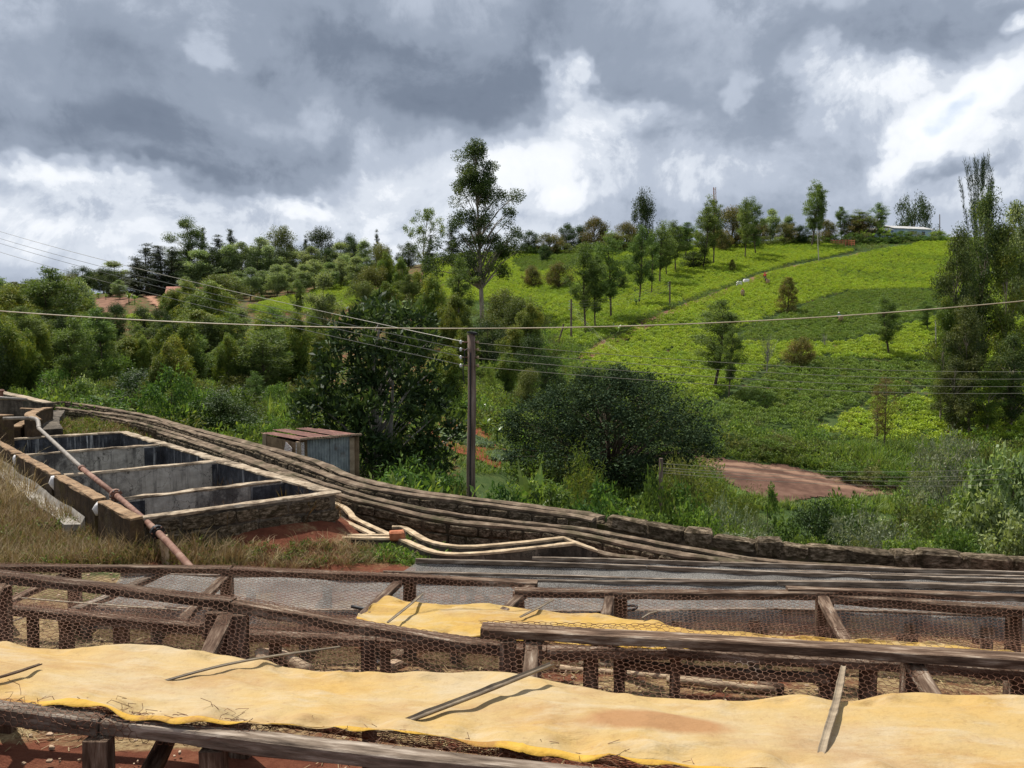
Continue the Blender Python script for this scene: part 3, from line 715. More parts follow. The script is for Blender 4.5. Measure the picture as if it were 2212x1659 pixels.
# ---- tarpaulins
def tarp(name, nearpx, farpx, zn, zf, material, label, hem=.035, nu=420, nv=60, lump=.022, seed=0, wr=.006, hemw=.03):
    """sheet between a near and a far edge; its edges are pixel lists at heights zn and zf (functions of x)"""
    near = np.array([tuple(PZ(x, y, zn(x))) for x, y in nearpx]); far = np.array([tuple(PZ(x, y, zf(x))) for x, y in farpx])
    def curve(A, f):
        c = np.concatenate([[0], np.cumsum(np.linalg.norm(np.diff(A, axis=0), axis=1))]); c /= c[-1]
        # smoothed so that the cloth edge runs in soft bends
        fine = np.linspace(0, 1, 400); B = np.stack([np.interp(fine, c, A[:, k]) for k in range(3)], 1)
        ker = np.hanning(19); ker /= ker.sum(); pad = np.pad(B, ((9, 9), (0, 0)), 'edge'); B = np.stack([np.convolve(pad[:, k], ker, 'valid') for k in range(3)], 1)
        return np.stack([np.interp(f, fine, B[:, k]) for k in range(3)], 1)
    f = np.linspace(0, 1, nu); A = curve(near, f); B = curve(far, f)
    v = np.linspace(0, 1, nv)[:, None, None]
    G = A[None] * (1 - v) + B[None] * v
    X, Y = G[..., 0], G[..., 1]; vv = np.linspace(0, 1, nv)[:, None]
    w = np.sin(vv * math.pi)
    z = lump * w * (np.sin(X * 2.2 + seed) * .6 + np.sin(X * 4.7 + Y * 3 + seed * 2) * .5 + np.sin(X * 1.1 - Y * 2.1 + 1) * .6)
    ph = 2.2 * np.sin(X * 1.3 + seed) + 1.4 * np.sin(Y * 5)
    z += wr * (np.sin(X * 9 + ph * 2 + Y * 6) * np.sin(Y * 7 + X * 2 + ph) + .6 * np.sin(X * 21 + Y * 15 + ph * 3) * np.sin(Y * 13 - X * 5) + .9 * np.abs(np.sin(X * 3.3 + Y * 9 + ph)) - .4)
    rid = lambda a: 1 - np.abs(np.sin(a)) ** .3          # sharp creases between soft panels
    z += .013 * rid(X * 1.9 + Y * 3.1 + ph * .5 + seed) * (.3 + np.sin(X * .9 + seed) ** 2) + .010 * rid(X * 4.1 - Y * 6.5 + ph * .8) * np.sin(X * 1.7 + Y) ** 2 + .009 * rid(X * 7.3 + Y * 2.2 + ph) * np.cos(X * 1.2 - Y * 2) ** 2
    fold = np.exp(-((vv - .1) / .08) ** 2) + .8 * np.exp(-((vv - .93) / .05) ** 2)
    z += .016 * fold * (np.sin(X * 14 + seed) + .7 * np.sin(X * 31 + 2 + seed))
    G[..., 2] += z
    ii, jj = np.meshgrid(np.arange(nv - 1), np.arange(nu - 1), indexing='ij'); a = (ii * nu + jj).ravel()
    Q = np.stack([a, a + 1, a + nu + 1, a + nu], 1)
    Vt = G.reshape(-1, 3); lo = Vector((Vt[:, 0].mean(), Vt[:, 1].mean(), Vt[:, 2].min()))
    root = thing(name, label, 'tarpaulin', lo)
    o = link('sheet', np_mesh('sheet', Vt - np.array(tuple(lo)), Q, MATS[material], smooth=True), root)
    sol = o.modifiers.new('thickness', 'SOLIDIFY'); sol.thickness = .003
    # turned-up hem along the near edge: its clean underside shows strong yellow
    e0 = G[0]; rows = []
    wd = hemw * np.clip(.5 + .6 * np.sin(e0[:, 0] * 3.4 + seed) + .45 * np.sin(e0[:, 0] * 9.3 + 1) + .25 * np.sin(e0[:, 0] * 27), .05, 1.6)
    for k, (dy, dz) in enumerate(((.012, .006), (-.1, .008), (-.55, .002), (-1.0, -.025), (-1.1, -.06))):
        r_ = e0.copy(); r_[:, 1] += dy * wd; r_[:, 2] += dz * wd * 4 + .003 + (.004 * np.sin(e0[:, 0] * 22) if k > 1 else 0); rows.append(r_)
    Hm = np.concatenate(rows); a = (np.arange(4)[:, None] * nu + np.arange(nu - 1)[None]).ravel()
    HQ = np.stack([a, a + nu, a + nu + 1, a + 1], 1)
    h = link('hem', np_mesh('hem', Hm - np.array(tuple(lo)), HQ, MATS['tarp_hem'], smooth=True), root)
    h['label'] = 'bright yellow turned-up edge'
    tree = BVHTree.FromPolygons([tuple(p) for p in Vt], [tuple(q) for q in Q])
    return root, tree
def hit(tree, x, y, lift=0.0, zdef=-1.6):
    r = ray(x, y).normalized(); p = tree.ray_cast(Vector((0, 0, 0)), r)[0]
    if p is None: p = PZ(x, y, zdef)
    return p + Vector((0, 0, lift))
NEAR1 = [(-760, 1452), (-330, 1488), (-60, 1512), (60, 1514), (200, 1520), (264, 1541), (437, 1555), (600, 1568), (713, 1572), (841, 1581), (900, 1585), (1030, 1600), (1147, 1619), (1300, 1636), (1481, 1654), (1700, 1672), (2000, 1690), (2300, 1712), (2520, 1725)]
FAR1 = [(-760, 1345), (-330, 1368), (-60, 1382), (0, 1387), (100, 1402), (190, 1404), (250, 1397), (310, 1392), (420, 1405), (545, 1425), (640, 1449), (768, 1453), (900, 1455), (1000, 1450), (1074, 1450), (1123, 1460), (1196, 1475), (1321, 1496), (1481, 1511), (1600, 1518),
        (1645, 1508), (1746, 1506), (1805, 1519), (1870, 1514), (1951, 1494), (2034, 1501), (2212, 1502), (2520, 1512)]
tarpA, bvhA = tarp('tarpaulin', NEAR1, FAR1, lambda x: -1.455 - .14 * min(max(x, -900) + 300, 1600) / 1600, lambda x: -1.60 - .07 * min(max(x + 60, 0), 1200) / 1200, 'tarp_faded',
                   'long faded yellow tarpaulin spread over the nearest drying table', seed=1)
# ---- second table
N2 = Rail([PZ(35, 1310, -2.03), PZ(434, 1349, -2.05), PZ(768, 1375, -2.07), PZ(1182, 1398, -2.08), PZ(1756, 1406, -2.08), PZ(2212, 1446, -2.10)])
F2a = Rail([PZ(0, 1221, -1.98), PZ(500, 1224, -2.0), PZ(768, 1238, -2.02), PZ(1161, 1255, -2.04)])
F2b = Rail([PZ(1112, 1272, -2.03), PZ(1481, 1274, -2.04), PZ(1800, 1276, -2.04), PZ(2212, 1308, -2.06)])
T2 = thing('drying_table', 'second drying table with wire netting and a short yellow tarpaulin, behind the nearest one', 'drying table', (0, 6.1, gz(0, 6.1)), group='raised drying tables in the yard')
x5 = PZ(500, 1224, -2.0).x
beam('far_rail', F2a.v(-5.9), F2a.v(x5), .09, .055, T2, 'old_timber', 60, 10)
beam('far_rail', F2a.v(x5 + .01) - Vector((0, 0, .008)), F2a.v(PZ(1161, 1255, -2.04).x), .10, .06, T2, 'old_timber', 61, 10)
beam('far_rail', F2b.v(PZ(1112, 1272, -2.03).x), F2b.v(PZ(1800, 1276, -2.04).x), .10, .06, T2, 'old_timber', 62, 10)
beam('far_rail', F2b.v(PZ(1796, 1280, -2.04).x) - Vector((0, .02, .02)), F2b.v(5.6), .10, .07, T2, 'old_timber', 63, 8)
beam('far_rail', PZ(1700, 1268, -2.02), PZ(2400, 1293, -2.04), .09, .05, T2, 'old_timber', 64, 8)
beam('near_rail', N2.v(-5.2), N2.v(PZ(434, 1349, -2.05).x), .085, .06, T2, 'old_timber', 65, 8)
beam('near_rail', N2.v(PZ(440, 1352, -2.05).x) - Vector((0, .01, .03)), N2.v(PZ(1180, 1398, -2.08).x), .085, .06, T2, 'old_timber', 66, 8)
beam('near_rail', N2.v(PZ(1182, 1398, -2.08).x), N2.v(PZ(1756, 1406, -2.08).x), .09, .075, T2, 'old_timber', 67, 8)
beam('near_rail', N2.v(PZ(1990, 1428, -2.1).x), N2.v(4.6), .09, .075, T2, 'old_timber', 68, 8)
beam('low_rail', PZ(1350, 1426, -2.22), PZ(1790, 1456, -2.24), .07, .06, T2, 'old_timber', 69, 6)
beam('low_rail', PZ(1440, 1398, -2.06), PZ(2010, 1432, -2.12), .07, .06, T2, 'old_timber', 70, 6)
for k, (x, y, z, w) in enumerate(((152, 1320, -2.1, .09), (80, 1318, -2.1, .06), (270, 1338, -2.1, .10), (600, 1368, -2.12, .08), (835, 1385, -2.13, .07), (1275, 1402, -2.15, .10), (1335, 1404, -2.15, .07), (1455, 1404, -2.15, .06), (1785, 1412, -2.15, .12), (1868, 1425, -2.16, .10), (2190, 1446, -2.16, .1))):
    leg(T2, PZ(x, y, z), w, .08, 80 + k)
for k, (x, y, z, w) in enumerate(((20, 1224, -2.04, .08), (168, 1226, -2.04, .1), (495, 1228, -2.06, .10), (887, 1246, -2.09, .11), (1120, 1276, -2.1, .10), (1338, 1278, -2.1, .11), (1775, 1284, -2.1, .13), (2180, 1312, -2.12, .1))):
    leg(T2, PZ(x, y, z), w, .08, 95 + k)
for k, (xf, yf, xn, yn, m) in enumerate(((500, 1228, 385, 1345, 'old_timber'), (360, 1228, 150, 1318, 'grey_timber'), (868, 1246, 740, 1372, 'old_timber'), (1150, 1258, 1010, 1390, 'old_timber'), (1318, 1276, 1290, 1400, 'old_timber'), (1775, 1280, 1850, 1412, 'old_timber'), (168, 1226, 0, 1305, 'old_timber'))):
    beam('crossbar', PZ(xf, yf, -2.06), PZ(xn, yn, -2.1), .085, .045, T2, m, 110 + k, 6)
hexwire('wire_mesh', N2, F2a, (-5.0, PZ(1160, 1396, -2.08).x), (-5.7, PZ(1165, 1255, -2.04).x), T2, sag=.10, seed=4, px=.033, py=.024, r=.0015)
hexwire('wire_mesh', N2, F2b, (PZ(1120, 1394, -2.08).x, 4.5), (PZ(1105, 1272, -2.03).x, 5.4), T2, sag=.10, seed=5, px=.033, py=.024, r=.0015)
NEAR2 = [(768, 1334), (841, 1352), (908, 1369), (1008, 1373), (1081, 1383), (1250, 1390), (1500, 1403), (1870, 1400), (2000, 1410), (2215, 1437), (2260, 1442)]
FAR2 = [(798, 1312), (834, 1287), (887, 1303), (928, 1304), (949, 1310), (1010, 1306), (1071, 1303), (1147, 1319), (1234, 1324), (1300, 1328), (1366, 1338), (1500, 1362), (1800, 1380), (2050, 1395), (2200, 1418), (2260, 1424)]
tarpB, bvhB = tarp('tarpaulin', NEAR2, FAR2, lambda x: -2.07, lambda x: -2.06, 'tarp_yellow', 'short deep yellow tarpaulin bunched on the second drying table', seed=5, lump=.02, wr=.007, hemw=.02)

# ---- split bamboo laths that weigh the tarpaulins down
def lath(tree, ax, ay, bx, by, w, label, mids=(), zdef=-1.6, flat=False, seed=0, lift=.02, m='bamboo'):
    px_ = [(ax, ay)] + list(mids) + [(bx, by)]
    pts = [hit(tree, x, y, lift, zdef) for x, y in px_]
    if not mids:
        mid = (pts[0] + pts[1]) / 2; mid.z = max(mid.z - .004, hit(tree, (ax + bx) / 2, (ay + by) / 2, 0, zdef).z + lift * .6); pts = [pts[0], mid, pts[1]]
    path = smooth_path(pts, .06); rg = random.Random(seed)
    # an open trough: half of a split culm
    V, Fc = [], []
    a = math.pi * (.85 if not flat else .55)
    n = len(path)
    for i, p in enumerate(path):
        d = path[min(i + 1, n - 1)] - path[max(i - 1, 0)]; s, u = frame(d)
        ww = w * (1 - .25 * abs(2 * i / (n - 1) - 1) ** 3) * (1.13 if i % 6 == 3 else 1)
        ring = []
        for k in range(5):
            t = -a / 2 + a * k / 4; ring.append(p + s * math.sin(t) * ww / 2 - u * (math.cos(t) - 1) * ww * .5)
        for k in range(4, -1, -1):
            t = -a / 2 + a * k / 4; ring.append(p + s * math.sin(t) * ww * .42 - u * ((math.cos(t) - 1) * ww * .42 - .006))
        V += ring
    for i in range(n - 1):
        for k in range(10):
            q, b = i * 10 + k, i * 10 + (k + 1) % 10; Fc.append((q, b, b + 10, q + 10))
    Fc.append(tuple(range(10))[::-1]); Fc.append(tuple((n - 1) * 10 + k for k in range(10)))
    return solo('bamboo_lath', V, Fc, MATS[m], label, 'lath', 'laths holding down the tarpaulins')
lath(bvhA, 846, 1588, 1192, 1450, .042, 'split bamboo lath leaning across the middle of the nearest tarpaulin', seed=1, lift=.025)
lath(bvhA, 207, 1527, 735, 1407, .026, 'thin grey stick lying diagonally over the left of the nearest tarpaulin', seed=2, flat=True, zdef=-1.64)
lath(bvhA, 1762, 1690, 1822, 1450, .045, 'broad jointed bamboo lath at the right of the nearest tarpaulin', mids=((1785, 1600), (1806, 1530)), seed=3, flat=True, zdef=-1.66)
lath(bvhA, -30, 1484, 88, 1446, .03, 'dark lath at the left edge of the nearest tarpaulin', seed=4, flat=True, m='old_timber')
lath(bvhB, 838, 1352, 915, 1288, .035, 'grey lath on the left end of the bunched yellow tarpaulin', seed=5, flat=True, zdef=-2.02)
lath(bvhB, 1124, 1340, 1196, 1302, .035, 'short lath crossing the middle of the bunched yellow tarpaulin', seed=6, flat=True, zdef=-2.02)
lath(bvhB, 1388, 1342, 1420, 1328, .035, 'lath end sticking up beyond the near rail end', seed=7, flat=True, zdef=-2.02)
lath(bvhB, 1306, 1400, 1342, 1378, .03, 'lath seen below the near rail on the yellow tarpaulin strip', seed=8, flat=True, zdef=-2.02)
lath(bvhB, 40, 1298, 390, 1325, .03, 'pale split stick lying on the left of the second table netting', seed=9, flat=True, zdef=-2.08)
lath(bvhB, -30, 1370, 70, 1332, .03, 'short pale stick leaning under the left of the second table', seed=10, flat=True, zdef=-2.2)
lath(bvhB, 1768, 1396, 1954, 1404, .02, 'thin white reed on the netting at the right', seed=11, flat=True, zdef=-2.1)

# ---- grey net tables further back
def net_table(nearpx, farpx, zn, zf, label, seed, skirt=.20, bars=9, railw=.04):
    def ln(pp, z): return np.array([tuple(PZ(x, y, z(i / (len(pp) - 1)))) for i, (x, y) in enumerate(pp)])
    A0, B0 = ln(nearpx, zn), ln(farpx, zf)
    mid = (A0.mean(0) + B0.mean(0)) / 2
    T = thing('drying_table', label, 'drying table', (mid[0], mid[1], gz(mid[0], mid[1])), group='raised drying tables in the yard')
    def curve(A, f):
        c = np.concatenate([[0], np.cumsum(np.linalg.norm(np.diff(A, axis=0), axis=1))]); return np.stack([np.interp(f, c / c[-1], A[:, k]) for k in range(3)], 1)
    nu, nv = 150, 12
    f = np.linspace(0, 1, nu); A = curve(A0, f); B = curve(B0, f)
    rows = [A + np.array((0, -.035, -skirt)) + np.stack([0 * f, .012 * np.sin(f * 90 + seed), .02 * np.sin(f * 37)], 1), A + np.array((0, -.035, .004))]
    bay = np.abs(np.sin(f * bars * math.pi))
    for k in range(nv):
        v = .03 + .94 * k / (nv - 1); r_ = A * (1 - v) + B * v
        r_[:, 2] += -.03 - .13 * math.sin(math.pi * v) * (.45 + .55 * bay) + .008 * np.sin(f * 60 + v * 9 + seed); rows.append(r_)
    rows += [B + np.array((0, .035, .006)), B + np.array((0, .045, -skirt * .8))]
    n = len(rows); V = np.concatenate(rows); i, j = np.meshgrid(np.arange(n - 1), np.arange(nu - 1), indexing='ij'); a = (i * nu + j).ravel()
    Q = np.stack([a, a + 1, a + nu + 1, a + nu], 1); l = np.array(tuple(T.location))
    link('net', np_mesh('net', V - l, Q, MATS['shade_net'], smooth=True), T)
    # end flap
    m = n - 2; Ve = np.concatenate([np.stack([r_[0] for r_ in rows]), np.stack([r_[0] for r_ in rows]) - np.array((.02, 0, skirt))])
    for k, C in enumerate((A, B)):
        cuts = [0, int(nu * .37), int(nu * .71), nu - 1]
        for a_, b_ in zip(cuts, cuts[1:]):
            beam('near_rail' if k == 0 else 'far_rail', Vector(C[a_]) + Vector((0, 0, .014)), Vector(C[b_]) + Vector((-.01, 0, .014)), railw, .05, T, 'grey_timber', seed * 7 + a_, 8)
    for k in range(bars + 1):
        t = int((nu - 1) * k / bars)
        beam('crossbar', Vector(B[t]) - Vector((0, .04, .21)), Vector(A[t]) - Vector((0, -.04, .21)), .06, .05, T, 'grey_timber', seed * 11 + k, 5)
        leg(T, Vector(A[t]) - Vector((-.05, .0, .075)), .08, .06, seed * 5 + k, 'grey_timber'); leg(T, Vector(B[t]) - Vector((-.05, 0, .075)), .08, .06, seed * 3 + k, 'grey_timber')
    return T
net_table([(178, 1312), (475, 1316), (768, 1319), (1100, 1322), (1700, 1316), (2300, 1338)], [(262, 1238), (475, 1252), (768, 1247), (1150, 1256), (1481, 1257), (1850, 1258), (2300, 1272)],
          lambda t: -2.38, lambda t: -2.38, 'third drying table covered with grey net, behind the bunched yellow tarpaulin', 1, bars=13)
net_table([(828, 1236), (1012, 1243), (1481, 1252), (1854, 1257), (2300, 1264)], [(898, 1209), (966, 1214), (1200, 1218), (1481, 1227), (1854, 1242), (2300, 1254)],
          lambda t: -2.56, lambda t: -2.58 - .12 * t, 'fourth grey net table with its left corner by the weedy grass', 2, bars=9)
net_table([(1142, 1224), (1481, 1231), (1900, 1241), (2300, 1248)], [(1150, 1205), (1481, 1214), (1900, 1229), (2300, 1240)],
          lambda t: -2.74, lambda t: -2.80, 'farthest grey net table, right below the mossy stone wall', 3, bars=8)

# ---- rubble and poles on the ground under the tables
mat('field_stone', [(.2, (.22, .15, .10)), (.6, (.36, .26, .175)), (.95, (.46, .36, .26))], scale=7, rough=.9, spec=.15, bump=.7, bscale=22, rnd=.2, bdist=.012)
mat('log_wood', [(.2, (.22, .155, .10)), (.8, (.42, .32, .215))], scale=11, rough=.85, spec=.15, bump=.4, bscale=30, rnd=.15, stretch=(.3, 1, 1), bdist=.006)
mat('white_paper', [(.2, (.62, .62, .60)), (.8, (.80, .80, .78))], scale=9, rough=.7)
mat('brick_red', [(.2, (.30, .10, .05)), (.8, (.42, .17, .09))], scale=12, rough=.9, spec=.1)
mat('tin_grey', [(.2, (.22, .23, .24)), (.8, (.40, .41, .42))], scale=9, rough=.4, spec=.5, metal=.6)
mat('black_hose', [(.2, (.010, .010, .011)), (.8, (.022, .022, .024))], scale=9, rough=.5)
def rock_geo(c, sx, sy, sz, seed, rz=0.0):
    rg = random.Random(seed); bm = bmesh.new(); bmesh.ops.create_cube(bm, size=1)
    bmesh.ops.bevel(bm, geom=bm.edges[:], offset=.14, segments=1, affect='EDGES')
    M = Matrix.Rotation(rz, 3, 'Z'); V = []
    for v in bm.verts:
        q = Vector((v.co.x * sx * (1 + rg.uniform(-.1, .1)), v.co.y * sy * (1 + rg.uniform(-.1, .1)), (v.co.z + .5) * sz * (1 + rg.uniform(-.1, .1)))); V.append(M @ q + Vector(c))
    bm.verts.index_update(); Fc = [[v.index for v in f.verts] for f in bm.faces]; bm.free()
    return V, Fc
def on_yard(x, y, up=-.03): p = ground_at(x, y, 3.0, 12); return p + Vector((0, 0, up))
solo('stone_block', *rock_geo(on_yard(585, 1436), .26, .2, .15, 3, .3), MATS['field_stone'], 'large tan stone block under the left of the nearest table', 'stone')
for k, (x, y, s, lab) in enumerate(((795, 1440, .09, 'rounded tan stone left of the netting gap beneath the tables'), (850, 1442, .12, 'flat tan stone in the middle of the ground beneath the tables'), (900, 1455, .07, 'small reddish stone nearest the tarpaulin fold'),
                                    (470, 1420, .12, 'pale rubble lump behind the thick double table leg'), (868, 1418, .14, 'large buff stone below the second table'), (240, 1420, .1, 'tan lump beside a left table leg'))):
    solo('stone', *rock_geo(on_yard(x, y), s * 1.3, s, s * .7, 10 + k, k), MATS['field_stone'], lab, 'stone', 'loose stones under the drying tables')
solo('brick', *rock_geo(on_yard(786, 1402), .16, .09, .07, 30, .4), MATS['brick_red'], 'broken red brick beneath the second table', 'brick')
V, Fc = tube([on_yard(806, 1434) + Vector((0, 0, z)) for z in (.02, .05, .075)], [.055, .06, .03], 10); solo('tin_can', V, Fc, MATS['tin_grey'], 'dented grey tin lying in the rubble beneath the tables', 'tin')
G = Geo(); 
for k in range(5):
    p = on_yard(482 + k * 4, 1408) + Vector((0, 0, .03 + .012 * k)); G.add([p, p + Vector((.08, .02, .03)), p + Vector((.06, .09, .01)), p + Vector((-.03, .06, .035))], [(0, 1, 2, 3)])
solo('paper_scrap', G.V, G.F, MATS['white_paper'], 'crumpled white paper scrap on the ground at the left', 'paper')
for k, (a, b, r_, lab, m) in enumerate((((1210, 1452), (1560, 1482), .03, 'peeled pole lying on the ground beneath the second table', 'log_wood'), ((1250, 1440), (1480, 1452), .022, 'grey pole behind the peeled pole on the ground', 'log_wood'),
                                        ((1640, 1492), (1690, 1500), .045, 'short dark log end beside the peeled pole', 'old_timber'), ((600, 1420), (668, 1462), .05, 'thick cut log beside the tan stone block', 'log_wood'),
                                        ((640, 1462), (760, 1464), .028, 'short peeled pole just behind the nearest tarpaulin', 'log_wood'), ((1440, 1478), (1680, 1500), .032, 'long peeled pole toward the right table leg', 'log_wood'))):
    p, q = on_yard(*a), on_yard(*b); p.z += r_ + .03; q.z += r_ + .03; pts = resample([p, q], .12); rg = random.Random(k)
    pts = [v + Vector((0, rg.uniform(-.006, .006), rg.uniform(-.006, .006))) for v in pts]
    solo('pole', *tube(pts, [r_ * rg.uniform(.92, 1.08) for _ in pts], 9), MATS[m], lab, 'pole', 'poles lying under the drying tables', True)
V, Fc = tube(smooth_path([PZ(x, y, -2.3) for x, y in ((1190, 1331), (1300, 1322), (1360, 1318), (1375, 1313), (1372, 1308), (1350, 1310), (1300, 1318))], .03), .012, 6); solo('rubber_hose', V, Fc, MATS['black_hose'], 'black hose end lying beside the bunched yellow tarpaulin', 'hose', None, True)
V, Fc = tube(smooth_path([PZ(x, y, -2.1) for x, y in ((760, 1310), (790, 1316), (830, 1320))], .03), .014, 6); solo('rubber_hose', V, Fc, MATS['black_hose'], 'black hose end poking out left of the bunched tarpaulin', 'hose', None, True)
# ================================================================== WASHING STATION: tanks, channels, pipe, shed
def wall_material(name, stops, dark, streak, scale=5, sdark=.5, moss=None):
    """weathered render with dark vertical runs"""
    m, nt, N, L = _nodes(name)
    g = N.new('ShaderNodeNewGeometry')
    def noise(scale, detail=8, rough=.65, off=0.0, st=(1, 1, 1)):
        mp = N.new('ShaderNodeMapping'); mp.inputs['Location'].default_value = (off, off, off); mp.inputs['Scale'].default_value = st; L.new(g.outputs['Position'], mp.inputs[0])
        n = N.new('ShaderNodeTexNoise'); n.inputs['Scale'].default_value = scale; n.inputs['Detail'].default_value = detail; n.inputs['Roughness'].default_value = rough
        L.new(mp.outputs[0], n.inputs['Vector']); return n.outputs['Fac']
    r = ramp_node(N, stops); L.new(noise(scale), r.inputs[0]); col = r.outputs[0]
    def over(col, src, lo, hi, target, amt=1.0):
        mr = N.new('ShaderNodeMapRange'); mr.inputs['From Min'].default_value = lo; mr.inputs['From Max'].default_value = hi; mr.inputs['To Max'].default_value = amt; L.new(src, mr.inputs['Value'])
        mx = N.new('ShaderNodeMix'); mx.data_type = 'RGBA'; L.new(mr.outputs[0], mx.inputs[0]); L.new(col, mx.inputs[6]); mx.inputs[7].default_value = (*target, 1); return mx.outputs[2]
    col = over(col, noise(1.5, 10, .7, 4), sdark, sdark + .14, dark, .9)
    col = over(col, noise(7, 8, .7, 9, (1, 1, .10)), .50, .66, dark, .8)
    if streak: col = over(col, noise(7, 6, .65, 15, (1, 1, .05)), .57, .68, streak, .85)
    if moss: col = over(col, noise(3.5, 9, .7, 21), .52, .66, moss, .8)
    # fine cracks
    vo = N.new('ShaderNodeTexVoronoi'); vo.feature = 'DISTANCE_TO_EDGE'; vo.inputs['Scale'].default_value = 1.6
    wv = N.new('ShaderNodeTexNoise'); wv.inputs['Scale'].default_value = 3; wv.inputs['Detail'].default_value = 5; L.new(g.outputs['Position'], wv.inputs['Vector'])
    av = N.new('ShaderNodeVectorMath'); av.operation = 'ADD'; L.new(g.outputs['Position'], av.inputs[0]); L.new(wv.outputs['Color'], av.inputs[1]); L.new(av.outputs[0], vo.inputs['Vector'])
    col = over(col, vo.outputs['Distance'], .012, .004, (.03, .026, .022), .8)
    b = N.new('ShaderNodeBsdfPrincipled'); L.new(col, b.inputs['Base Color']); b.inputs['Roughness'].default_value = .9; b.inputs['Specular IOR Level'].default_value = .15
    bp = N.new('ShaderNodeBump'); bp.inputs['Strength'].default_value = .8; bp.inputs['Distance'].default_value = .03; L.new(noise(14, 9, .72, 1), bp.inputs['Height']); L.new(bp.outputs[0], b.inputs['Normal'])
    o = N.new('ShaderNodeOutputMaterial'); L.new(b.outputs[0], o.inputs[0])
wall_material('tank_plaster', [(.3, (.22, .205, .18)), (.5, (.34, .32, .285)), (.7, (.43, .405, .365))], (.05, .046, .045), None, sdark=.51)
wall_material('tank_tar', [(.3, (.022, .024, .030)), (.5, (.045, .048, .056)), (.7, (.095, .10, .112))], (.012, .012, .014), (.46, .47, .48), sdark=.56)
wall_material('tank_outer', [(.3, (.055, .045, .034)), (.5, (.11, .090, .068)), (.7, (.20, .165, .125))], (.022, .018, .014), None, sdark=.48)
wall_material('tan_render', [(.3, (.17, .105, .058)), (.5, (.27, .175, .10)), (.7, (.36, .255, .155))], (.055, .036, .022), None, sdark=.54)
wall_material('brown_render', [(.3, (.034, .022, .013)), (.5, (.066, .043, .024)), (.7, (.12, .08, .047))], (.032, .022, .014), None, sdark=.55, moss=(.085, .065, .022))
mat('coping', [(.1, (.17, .125, .085)), (.5, (.32, .25, .175)), (.9, (.44, .37, .275))], scale=6, rough=.9, spec=.15, bump=.5, bscale=30, dirt=(.10, .074, .05), dscale=3.4, dlo=.48, dhi=.62, coord='World', bdist=.012)
mat('gutter_cement', [(.1, (.20, .18, .155)), (.9, (.36, .335, .295))], scale=5, rough=.9, spec=.15, bump=.4, bscale=25, dirt=(.17, .13, .09), dscale=1.8, dlo=.55, dhi=.7, coord='World', bdist=.01)
mat('channel_stone', [(.1, (.034, .025, .017)), (.4, (.10, .074, .048)), (.7, (.22, .17, .115)), (1, (.36, .30, .22))], scale=5, rough=.95, spec=.1, bump=1.0, bscale=22, rnd=.22, bdist=.02, dirt=(.040, .030, .016), dscale=4.5, dlo=.45, dhi=.6)
mat('channel_mortar', [(.1, (.030, .023, .016)), (.5, (.075, .056, .037)), (.9, (.14, .105, .07))], scale=4, rough=.95, spec=.1, bump=.9, bscale=18, bdist=.02, dirt=(.05, .048, .014), dscale=3, dlo=.5, dhi=.66)
mat('channel_cap', [(.1, (.075, .055, .038)), (.5, (.145, .105, .072)), (.9, (.245, .19, .135))], scale=5, rough=.95, spec=.1, bump=.8, bscale=24, bdist=.012, dirt=(.06, .052, .028), dscale=2.4, dlo=.5, dhi=.66)
mat('old_iron', [(.2, (.115, .052, .034)), (.5, (.175, .085, .056)), (.8, (.235, .14, .10))], scale=7, rough=.75, spec=.3, bump=.2, bscale=40, bdist=.004)
mat('galvanised', [(.2, (.155, .132, .108)), (.8, (.255, .225, .19))], scale=6, rough=.65, spec=.35, bump=.15, bscale=40, bdist=.004)

def span(a0, b0, a1, b1, w, z0, z1):
    """wall block in tank coordinates (a across, b along), thickness w, from z0 to z1"""
    o, e1, e2 = TANK['o'], TANK['e1'], TANK['e2']
    p = o + e1 * a0 + e2 * b0; q = o + e1 * a1 + e2 * b1
    d = (q - p).normalized(); s = Vector((d.y, -d.x, 0)) * w / 2
    n = max(2, int((q - p).length / .5)); V, Fc = [], []
    for i in range(n + 1):
        c = p.lerp(q, i / n)
        for sd_, z in ((-1, z0), (1, z0), (1, z1), (-1, z1)): V.append(Vector((c.x + s.x * sd_, c.y + s.y * sd_, z)))
    for i in range(n):
        for k in range(4):
            a, b = i * 4 + k, i * 4 + (k + 1) % 4; Fc.append((a, a + 4, b + 4, b))
    Fc.append((0, 1, 2, 3)); Fc.append(tuple(n * 4 + k for k in (3, 2, 1, 0)))
    return V, Fc
def cap(a0, b0, a1, b1, w, z, seed):
    """coping strip on a wall, a little proud and uneven"""
    o, e1, e2 = TANK['o'], TANK['e1'], TANK['e2']
    pts = resample([o + e1 * a0 + e2 * b0, o + e1 * a1 + e2 * b1], .22)
    pts = [Vector((p.x, p.y, z)) for p in pts]
    h = w / 2 + .008
    return sweep(pts, [(-h, 0), (h, 0), (h, .026), (h * .8, .036), (-h * .8, .036), (-h, .026)], True, .011, seed)
